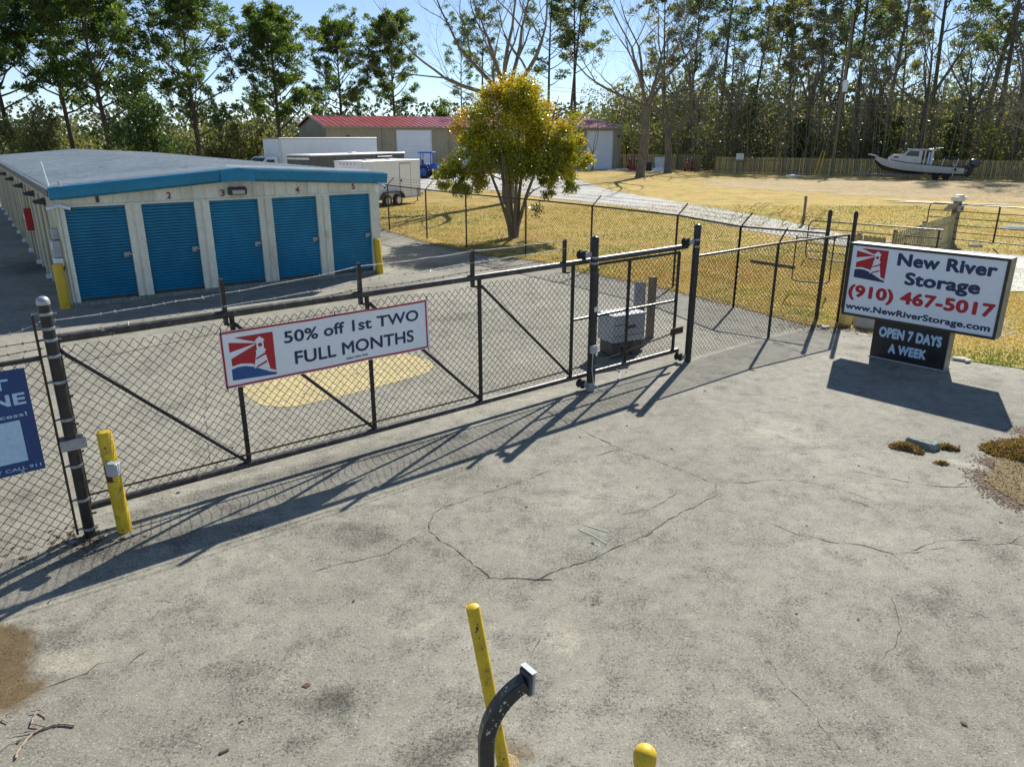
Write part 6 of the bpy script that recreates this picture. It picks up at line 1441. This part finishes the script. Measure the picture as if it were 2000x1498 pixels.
LP = [  # px trunk, distance, top row, crown radius m, crown start, seed, lean, label
    (28, 66, -40, 4.4, .38, 11, (-.02, 0), 'tall pine at the far left edge behind the storage building'),
    (150, 70, -30, 5.0, .36, 12, (-.05, 0), 'tall pine with a pale trunk leaning left, second from the left'),
    (222, 66, -25, 5.2, .34, 13, (-.05, 0), 'tall dark pine with a slanting trunk left of the round crowned pine'),
    (391, 72, 14, 5.4, .26, 14, (0, 0), 'broad round crowned pine standing alone above the storage roof'),
    (548, 80, 44, 4.3, .30, 15, (0, 0), 'slender pine above the white box truck'),
    (672, 100, 66, 5.8, .30, 16, (0, 0), 'spreading pine behind the left end of the red roof'),
    (773, 102, 47, 4.3, .40, 17, (0, 0), 'narrow pine behind the middle of the red roof')]
for px, y, top, rm, cs, sd_, ln, lab in LP:
    H = tree_h(top, y); loc = (px_x(px, y, 2), y, 0)
    prof = (lambda f: (max(.02, sin(pi * min(.97, f * .72 + .25))) ** .55)) if sd_ != 14 else (lambda f: (max(.02, sin(pi * min(.97, f * .78 + .22))) ** .5) * 1.0)
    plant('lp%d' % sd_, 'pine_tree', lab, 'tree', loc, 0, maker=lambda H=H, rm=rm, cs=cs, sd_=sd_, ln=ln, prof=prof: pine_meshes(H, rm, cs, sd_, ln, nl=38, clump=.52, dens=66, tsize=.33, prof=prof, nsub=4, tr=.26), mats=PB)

# broadleaf clouds
def cloud_meshes(blobs, dens, size, seed, stems=0, asp=.35, quad=True, tintf=None, shell=.55, trunkr=.08):
    """blobs: (x,y,z,rx,ry,rz)"""
    rn = np.random.default_rng(seed); rg = random.Random(seed); Cs = []; Tn = []
    zmin = min(b_[2] - b_[5] for b_ in blobs); zmax = max(b_[2] + b_[5] for b_ in blobs)
    for b_ in blobs:
        vol = b_[3] * b_[4] * b_[5]; ncl = max(6, int(14 * (vol ** .62)))
        cc = rn.normal(size=(ncl, 3)); cc /= np.linalg.norm(cc, axis=1)[:, None]; cc *= (shell + (1.08 - shell) * rn.random(ncl))[:, None]; cc = cc * b_[3:6] + np.array(b_[:3]); ct = rn.uniform(0, 1, ncl)
        m_ = int(dens * (b_[3] * b_[4] * b_[5]) ** .667); i = rn.integers(0, ncl, m_); r_ = .34 * (vol ** .333)
        o_ = rn.normal(size=(m_, 3)) * r_ * .55; Cs.append(cc[i] + o_); Tn.append(ct[i])
    C = np.concatenate(Cs); T = np.concatenate(Tn); k = C[:, 2] > .05; C = C[k]; T = T[k]
    V_, F_ = scatter_tris(C, rn.uniform(.6, 1.3, len(C)) * size, .1, seed, asp, quad)
    t_ = T * .45 + .2 + rn.normal(0, .15, len(C))
    if tintf is not None: t_ = tintf(C, t_, rn)
    mt = MB(); ml_ = MB()
    for s_ in range(max(1, stems)):
        b_ = blobs[rg.randrange(len(blobs))]; e_ = Vector((b_[0] + rg.uniform(-.4, .4) * b_[3], b_[1] + rg.uniform(-.4, .4) * b_[4], b_[2] + b_[5] * .5)); s0 = Vector((rg.uniform(-.1, .1), rg.uniform(-.1, .1), -.1)); mid_ = s0.lerp(e_, .5) + Vector((-(e_.x) * .18, -(e_.y) * .18, .2))
        (mt if s_ < 3 else ml_).tube([s0, mid_, e_], [trunkr, trunkr * .7, trunkr * .3], 6)
        for q in range(5): d = Vector((rg.uniform(-1, 1), rg.uniform(-1, 1), rg.uniform(0, 1))) * b_[3] * .5; p = mid_.lerp(e_, rg.random()); ml_.tube([p, p + d], [trunkr * .3, trunkr * .12], 4, False)
    return mt, ml_, (V_, F_, np.clip(t_, 0, 1))
# the yellow green multi stemmed tree on the lawn
yt = Vector((.06, 30.8, 0))
o = root('crape_myrtle', 'bushy yellow green multi stemmed tree on the lawn, centre of the photo', 'tree', yt)
rg = random.Random(31); mt = MB(); ml_ = MB(); stems = []
for k in range(8):
    a = k * pi / 4 + .3; b0 = Vector((cos(a) * .09, sin(a) * .09, -.1)); sp_ = rg.uniform(.6, 1.3) if k % 2 else rg.uniform(.15, .5)
    pts = [b0, b0 * 1.3 + Vector((cos(a) * .08, 0, .6)), Vector((cos(a) * (.2 + .38 * sp_), sin(a) * (.2 + .3 * sp_), 1.7)), Vector((cos(a) * (.3 + .8 * sp_), sin(a) * (.3 + .8 * sp_), 3.0)), Vector((cos(a) * (.4 + 1.2 * sp_), sin(a) * (.4 + 1.2 * sp_), 4.4)), Vector((cos(a) * (.4 + 1.5 * sp_), sin(a) * (.4 + 1.5 * sp_), 5.4))]
    r0 = rg.uniform(.055, .085); (mt if k < 4 else ml_).tube(pts, [r0 * 1.5, r0 * 1.1, r0 * .85, r0 * .6, r0 * .35, .01], 8); stems.append(pts)
    for q in range(9):
        i = rg.choice([2, 3, 3, 4]); p = pts[i].lerp(pts[min(i + 1, 5)], rg.random()); d = Vector((cos(a + rg.uniform(-1, 1)), sin(a + rg.uniform(-1, 1)), rg.uniform(.0, .8))) * rg.uniform(.7, 1.7); ml_.tube([p, p + d * .5 + Vector((0, 0, .08)), p + d], [.025, .016, .006], 4, False)
mt.lathe([(.27, -.1), (.2, .12), (.15, .4), (.08, .7)], 12); mt.tube([(-.1, 0, .75), (-.32, -.05, 1.0), (-.38, -.05, 1.25)], [.05, .045, .03], 6)
mt.build('trunk', M['greybark'], o, True); ml_.build('limbs', M['greybark'], o, True)
yblobs = [(.0, 0, 5.1, 1.35, 1.3, 1.05), (.45, .2, 5.45, .8, .8, .75), (-.75, 0, 5.0, .8, .9, .8), (1.35, 0, 4.45, 1.0, 1.0, .95), (1.9, .1, 3.9, .75, .8, .75), (-1.5, -.1, 4.25, .85, .9, .8), (0, -.5, 3.9, 1.7, 1.3, 1.1),
          (-1.9, 0, 2.95, 1.15, .9, .62), (-2.85, -.1, 2.75, .75, .6, .5), (-2.6, 0, 2.2, .6, .5, .35), (2.3, 0, 2.95, .7, .7, .6), (-1.7, .1, 3.6, .8, .8, .6), (2.2, 0, 3.4, .7, .7, .6), (-1.5, -.4, 2.2, .75, .8, .55), (1.75, -.2, 2.7, .8, .9, .6), (2.15, 0, 2.3, .5, .6, .45), (.3, .4, 3.0, 1.2, 1.1, .8), (1.2, .3, 3.3, .9, .9, .8), (-.8, .5, 3.2, 1.0, 1.0, .8), (-2.15, -.2, 1.85, .45, .5, .32), (1.2, -.3, 1.9, .5, .5, .4)]
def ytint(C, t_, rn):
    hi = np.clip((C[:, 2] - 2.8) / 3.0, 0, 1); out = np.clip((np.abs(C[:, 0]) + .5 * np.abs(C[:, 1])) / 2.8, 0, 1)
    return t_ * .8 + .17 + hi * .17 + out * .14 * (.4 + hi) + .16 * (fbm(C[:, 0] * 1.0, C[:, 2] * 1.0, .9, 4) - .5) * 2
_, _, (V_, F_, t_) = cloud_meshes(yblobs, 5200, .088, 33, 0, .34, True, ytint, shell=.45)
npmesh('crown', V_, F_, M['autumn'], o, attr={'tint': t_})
rn = np.random.default_rng(3); C = rn.normal(size=(130, 3)) * [.12, .1, .15] + [.95, -.2, 1.15]
V_, F_ = scatter_tris(C, np.full(130, .12), .1, 5, .3, True); npmesh('sucker_leaves', V_, F_, M['ever'], o, attr={'tint': rn.random(130)}, kind='stuff')

# broadleaf evergreens and shrubs on the left
def shrub(key, lab, px, y, top, wd, mats, seed, dens=260, size=.26, name='shrub', cat='shrub', low=0, stems=5, lobes=7):
    H = tree_h(top, y); rg = random.Random(seed); bl_ = []
    for k in range(lobes):
        f = (k + .5) / lobes; z = H * (low + (1 - low) * f) ; rr = wd * (1.0 - .55 * f) * rg.uniform(.7, 1.05)
        bl_.append((rg.uniform(-.4, .4) * wd * (1 - f * .6), rg.uniform(-.3, .3) * wd, max(.5, z - H * .12), rr * .75, rr * .75, H / lobes * 1.0))
    return plant(key, name, lab, cat, (px_x(px, y, 2), y, 0), 0, maker=lambda: cloud_meshes(bl_, dens, size, seed, stems), mats=mats)
EV = (M['bark'], M['ever']); BG = (M['bark'], M['pine2']); BW_ = (M['greybark'], M['pine2']); AU = (M['bark'], M['autumn'])
shrub('s1', 'dark glossy broadleaf evergreen between the slanting pine and the round crowned pine', 290, 58, 95, 3.6, EV, 41, 520, .24, 'magnolia_tree', 'tree', .05, lobes=9)
shrub('s2', 'yellow green leafy tree at the left, under the tall leaning pine', 95, 60, 195, 3.6, BG, 42, 420, .24, 'small_tree', 'tree', .1)
shrub('s3', 'yellow tinted shrub behind the roof at the slanting pine trunk', 205, 62, 240, 1.6, AU, 43, 300, .24)
shrub('s4', 'dark shrubby tree at the far left edge of the frame', -10, 62, 150, 4.2, BG, 44, 420, .26, 'small_tree', 'tree', .1)
shrub('s5', 'brownish green thicket tree right of the round crowned pine', 450, 74, 222, 3.2, BG, 45, 380, .26, 'small_tree', 'tree', .0)
shrub('s6', 'brown thicket shrub left of the white box truck', 505, 78, 238, 2.6, BG, 46, 380, .26)
shrub('s7', 'dense dark bush behind the left end of the red roof', 628, 104, 186, 2.3, (M['bark'], M['pine']), 47, 420, .3, 'small_tree', 'tree', .2)
shrub('s8', 'thin dark bushes left of the big bare tree above the red roof', 800, 112, 205, 1.6, (M['bark'], M['pine']), 48, 260, .3)
shrub('s9', 'wide dark green bush above the red roof behind the yellow tree', 868, 112, 190, 4.2, (M['bark'], M['pine']), 49, 420, .3, 'small_tree', 'tree', .2)
shrub('s10', 'brown leafed small tree behind the corner of the red roofed building', 1225, 102, 235, 2.6, AU, 50, 160, .26, 'small_tree', 'tree', 0)
shrub('s11', 'low evergreen shrub behind the storage roof, left of the round crowned pine', 330, 64, 262, 2.8, EV, 51, 380, .24)

# bare deciduous trees
def bare_meshes(H, seed, fork=.35, spread=.55, tr=.32, levels=6, lean=(0, 0), nf=4, twigl=.9, first=None):
    rg = random.Random(seed); mt = MB(); ml_ = MB(); cnt = [0]
    def grow(p, d, L, r, lv, tgt):
        n = 4 if lv < 3 else 3; pts = [p]; q = d.copy()
        for i in range(n):
            q = (q + Vector((rg.uniform(-1, 1), rg.uniform(-1, 1), rg.uniform(-.3, .7))) * (.13 + .05 * lv)).normalized(); pts.append(pts[-1] + q * L / n)
        rs = [r * (1 - .45 * i / n) for i in range(n + 1)]
        tgt.tube(pts, rs, 8 if lv < 1 else 6 if lv < 3 else 3, False); cnt[0] += 1
        if lv >= levels or cnt[0] > 2600: return
        k = 3 if lv < 2 else rg.choice([2, 3, 3])
        for j in range(k):
            i = n if j == 0 else rg.randint(1, n); ax = Vector((rg.uniform(-1, 1), rg.uniform(-1, 1), rg.uniform(-.15, .55))).normalized()
            nd = (q * (1.0 if j == 0 else .55) + ax * (spread * (.55 if j == 0 else 1.0))).normalized()
            grow(pts[i], nd, L * rg.uniform(.62, .86), rs[i] * (.8 if j == 0 else .55), lv + 1, ml_)
    base = Vector((0, 0, -.2)); top = Vector((lean[0], lean[1], fork * H)); mid_ = base.lerp(top, .5) + Vector((.1, 0, 0))
    mt.tube([base, Vector((0, 0, .25)), mid_, top], [tr * 1.5, tr * 1.1, tr * .95, tr * .85], 12, False)
    dirs = first or [(cos(i * 2 * pi / nf + .4) * .5, sin(i * 2 * pi / nf + .4) * .5, 1) for i in range(nf)]
    for d in dirs: grow(top - Vector((0, 0, .1)), Vector(d).normalized(), H * (1 - fork) * .36, tr * .45, 1, mt)
    return mt, ml_, (np.zeros((0, 3)), np.zeros((0, 3), int), [])
BT = (M['greybark'], M['ever'])
plant('ba', 'bare_tree', 'large bare tree whose limbs reach left across the sky behind the yellow tree', 'tree', (px_x(992, 47, 3), 47, 0), 0, maker=lambda: bare_meshes(17, 61, .36, .6, .36, 6, (-.1, 0), first=[(-.9, .1, .8), (-.45, .3, 1), (.05, -.2, 1), (.4, .2, 1.1), (-.8, -.3, .2), (.55, -.2, .6)]), mats=BT)
plant('bb', 'bare_tree', 'grey bare tree forking into a wide vase beside the corner of the red roofed building', 'tree', (px_x(1250, 76, 0), 76, 0), 0, maker=lambda: bare_meshes(22, 62, .30, .5, .42, 6, (.3, 0), first=[(-.5, .1, 1), (-.16, .2, 1.1), (.16, -.2, 1.1), (.62, .1, .8), (-.85, -.1, .35), (.2, .3, .6)]), mats=BT)
plant('bc', 'bare_tree', 'smaller bare tree just right of the vase shaped bare tree', 'tree', (px_x(1304, 85, 0), 85, 0), 0, maker=lambda: bare_meshes(18, 63, .22, .55, .4, 6, (-.3, 0), first=[(-.5, .1, 1), (.35, .2, 1.0), (.6, -.2, .7), (0, .1, 1)]), mats=BT)
plant('bd', 'bare_tree', 'bare tree mostly out of frame whose pale twigs droop over the boat engine', 'tree', (44.5, 60, 0), 0, maker=lambda: bare_meshes(14, 64, .26, .75, .3, 6, (0, 0), first=[(-1, .1, .35), (-1, .5, .1), (-.9, -.2, .6), (-.5, .2, 1), (-1, .2, -.1), (-1, -.3, .2)]), mats=(M['twig'], M['ever']))

# woodland behind the long fence
def var(k, H, rm, cs, ln, mt_, nl=26): return dict(key='w%d' % k, maker=lambda: pine_meshes(H, rm, cs, 80 + k, ln, nl=nl, clump=.62, dens=42, tsize=.44, nsub=3, tr=.27, prof=lambda f: .45 + .55 * abs(sin(f * (5 + k) + k))), mats=mt_)
VAR = [var(0, 29, 5.4, .40, (.03, 0), PB), var(1, 27, 6.0, .25, (-.06, 0), BW_, 26), var(2, 30, 5.0, .42, (.10, 0), BW_), var(3, 25, 6.2, .2, (.02, 0), PB, 28), var(4, 28, 5.6, .32, (-.11, 0), BW_), var(5, 28, 4.8, .5, (-.04, 0), PB, 20), var(6, 26, 5.8, .3, (.06, .05), BW_, 25), var(7, 30, 5.2, .45, (.0, .05), PB, 21)]
WT = [ # px, dist, variant, scale, label
 (905, 118, 0, .80, 'slim pine left of the big bare tree, its crown behind the bare limbs'), (940, 112, 2, .84, 'slim tall pine showing right beside the big bare trunk'),
 (1055, 110, 0, .92, 'straight pine rising behind the right edge of the yellow tree crown'), (1112, 108, 2, .98, 'straight dark trunked pine right of the yellow tree, left of a close pair'),
 (1140, 106, 0, 1.02, 'straight dark trunked pine above the right end of the red roof'), 
 (1290, 104, 1, .90, 'bushy pine behind the two forked bare trees'), (1345, 100, 3, .88, 'dense dark pine crown right of the forked bare trees'),
 (1388, 98, 0, 1.05, 'tall straight pine above the fence gap'), (1450, 96, 2, 1.02, 'tall pine above the white notice on the fence'),
 (1530, 93, 1, .82, 'brownish round crowned tree left of the guy wire'),
 (1556, 90, 4, 1.1, 'tree with a slanting double trunk above the guy wire'), (1600, 95, 1, 1.12, 'very tall leafy tree left of the utility pole'),
 (1652, 92, 3, 1.05, 'tall vine covered tree directly right of the utility pole'), (1685, 88, 2, 1.12, 'thick dark trunk slanting right above the bow of the boat'),
 (1742, 86, 1, 1.05, 'pale trunked tall tree above the boat cabin'), (1778, 90, 4, .92, 'thin slanting trunk right of the boat cabin'),
 (1806, 84, 2, 1.08, 'tall double trunked pine above the outboard engine'), 
 (1905, 82, 4, 1.02, 'slender pale trunk left of the open sky near the right edge'), (1925, 84, 2, 1.0, 'slender pale trunk next to the open sky near the right edge'),
 (1968, 80, 3, 1.0, 'green pine at the right frame edge'), (2015, 78, 1, 1.0, 'leafy tree half cut by the right frame edge'), 
 (1420, 112, 3, .86, 'far bushy pine between the fence gap and the white notice'), (1630, 108, 0, .98, 'far pine behind the utility pole'), (1860, 104, 3, .84, 'far pine low behind the outboard engine'), (1505, 110, 0, .95, 'far pine between the white notice and the guy wire'), (1715, 106, 3, .86, 'far pine behind the boat cabin trees')]
rg = random.Random(77)
for ki, (px, y, v_, s_, lab) in enumerate(WT):
    y *= 1.25 * rg.uniform(.93, 1.14); s_ *= 1.17; px += rg.uniform(-14, 14)
    V = VAR[(v_ + (5 if ki % 3 == 1 else 0)) % 8]; plant(V['key'], 'pine_tree' if V['mats'] is PB else 'woodland_tree', lab, 'tree', (px_x(px, y, 6), y, 0), rg.uniform(-.6, .6) + (pi if rg.random() < .4 else 0), (s_ * rg.uniform(.8, 1.15), s_ * rg.uniform(.8, 1.15), s_ * .92), V['maker'], V['mats'], 'tall trees of the woodland edge')
for px, y, s_, rz_, lab in ((1345, 98, 1.0, .5, 'tall bare grey tree behind the fence gap'), (1432, 92, .85, 2.1, 'bare grey tree behind the white notice on the fence'), (1572, 93, 1.05, 3.9, 'tall bare grey tree behind the guy wire'),
                             (1690, 90, .9, 1.2, 'bare grey tree just right of the utility pole'), (1790, 86, 1.05, 5.0, 'tall bare grey tree behind the boat cabin'), (1888, 84, .9, 2.8, 'bare grey tree behind the outboard engine'), (1975, 82, 1.0, .2, 'tall bare grey tree at the right frame edge')):
    plant('bb', 'bare_tree', lab, 'tree', (px_x(px, y, 2), y, 0), rz_, (s_ * .75, s_ * .75, s_), mats=BT, group='bare trees in the woodland edge')
# bare saplings along the wood edge
for k in range(26):
    px = 1170 + k * 33 + rg.uniform(-15, 15); y = 88 + rg.uniform(0, 10) - max(0, (px - 1500)) * .02
    plant('sap%d' % (k % 4), 'bare_sapling', 'thin bare sapling tangled in the brown thicket behind the far fence', 'tree', (px_x(px, y, 4), y, 0), rg.uniform(0, 6), (1, 1, 1), maker=lambda k=k: bare_meshes(11 + (k % 4) * 1.6, 90 + k % 4, .18, .55, .11, 5, nf=3), mats=(M['twig'], M['ever']), group='bare saplings behind the far fence')
# evergreen bushes with glossy leaves behind the boat
shrub('u1', 'glossy dark evergreen behind the boat bow', 1735, 84, 215, 3.0, EV, 71, 460, .24, 'evergreen_bush')
shrub('u2', 'glossy evergreen left of the utility pole above the fence', 1560, 90, 225, 3.2, EV, 72, 420, .26, 'evergreen_bush')
shrub('u3', 'yellow green bush behind the drooping twigs at the right', 1930, 78, 235, 2.4, AU, 73, 200, .24, 'evergreen_bush')
shrub('u4', 'dark evergreen behind the outboard engine', 1850, 82, 205, 3.2, EV, 74, 420, .24, 'evergreen_bush')
shrub('u5', 'pale leafed evergreen right of the utility pole', 1700, 92, 175, 3.0, EV, 75, 420, .26, 'evergreen_bush')
shrub('u6', 'tall glossy evergreen above the white notice on the fence', 1462, 95, 160, 2.8, EV, 76, 420, .26, 'evergreen_bush')
# thick undergrowth as one mass
def undergrowth(name, label, xs0, ys0, xs1, ys1, depth, hfun, n, size, mat, seed, asp=.4):
    rn = np.random.default_rng(seed); t_ = rn.random(n); x = xs0 + (xs1 - xs0) * t_; y = ys0 + (ys1 - ys0) * t_ + rn.random(n) * depth; h = hfun(x, y)
    z = h * rn.random(n) ** 1.15; keep = fbm(x * .9 + y * .7, z * 1.4, .5, seed, 4) > .39 + .2 * (z / h) ** 2; x, y, z = x[keep], y[keep], z[keep]
    V_, F_ = scatter_tris(np.stack([x, y, z], 1), rn.uniform(.6, 1.3, len(x)) * size, .1, seed, asp, True)
    ti = np.clip(fbm(x * .8, z, .6, seed + 5) * 1.1 - .1 + rn.normal(0, .16, len(x)), 0, 1)
    return tag(npmesh(name, V_, F_, mat, attr={'tint': ti}, kind='stuff'), label, 'undergrowth')
undergrowth('undergrowth', 'dense brown and green thicket behind the long wooden fence', 21, 90, 66, 62, 22, lambda x, y: 3.5 + 11 * fbm(x, y, .22, 2), 75000, .22, M['brush'], 1)
undergrowth('undergrowth', 'thicket between the red roofed building and the fence gap', 10, 112, 26, 96, 20, lambda x, y: 4 + 10 * fbm(x, y, .22, 3), 40000, .26, M['brush'], 2)
undergrowth('undergrowth', 'shady thicket behind the storage building', -62, 60, -26, 76, 16, lambda x, y: 3.6 + 2.8 * fbm(x, y, .16, 4), 70000, .26, M['brush'], 3)
undergrowth('undergrowth', 'brown brush behind the white box truck', -36, 86, -22, 100, 20, lambda x, y: 4.5 + 2.5 * fbm(x, y, .16, 5), 26000, .28, M['brush'], 4)
undergrowth('far_woodland', 'hazy distant woodland beyond the yard', -230, 200, 210, 215, 60, lambda x, y: 9.5 + 7 * fbm(x, y, .05, 6), 60000, 1.25, M['far'], 5, .45)
undergrowth('far_woodland', 'distant woodland seen through the right hand trees', 20, 140, 120, 110, 30, lambda x, y: 10 + 6 * fbm(x, y, .08, 7), 70000, .7, M['brush'], 6, .45)
# thin stems in the undergrowth
sb = MB(); rg = random.Random(9)
for k in range(420):
    t_ = rg.random(); x = 22 + 42 * t_ + rg.uniform(-1, 1); y = 90 - 26 * t_ + rg.uniform(1, 14); h = rg.uniform(5, 14); l_ = rg.uniform(-1.2, 1.2); sb.tube([(x, y, 0), (x + l_ * .5, y, h * .5), (x + l_ * 1.4, y + l_, h)], [.05, .035, .012], 4, False)
    for q in range(3): a = rg.uniform(.4, .9); p = Vector((x + l_ * a, y, h * a)); sb.tube([p, p + Vector((rg.uniform(-1.4, 1.4), rg.uniform(-.6, .6), rg.uniform(.3, 1.5)))], [.018, .006], 3, False)
tag(sb.build('thicket_stems', M['twig'], kind='stuff'), 'thin grey stems standing in the thicket behind the fence', 'thicket')
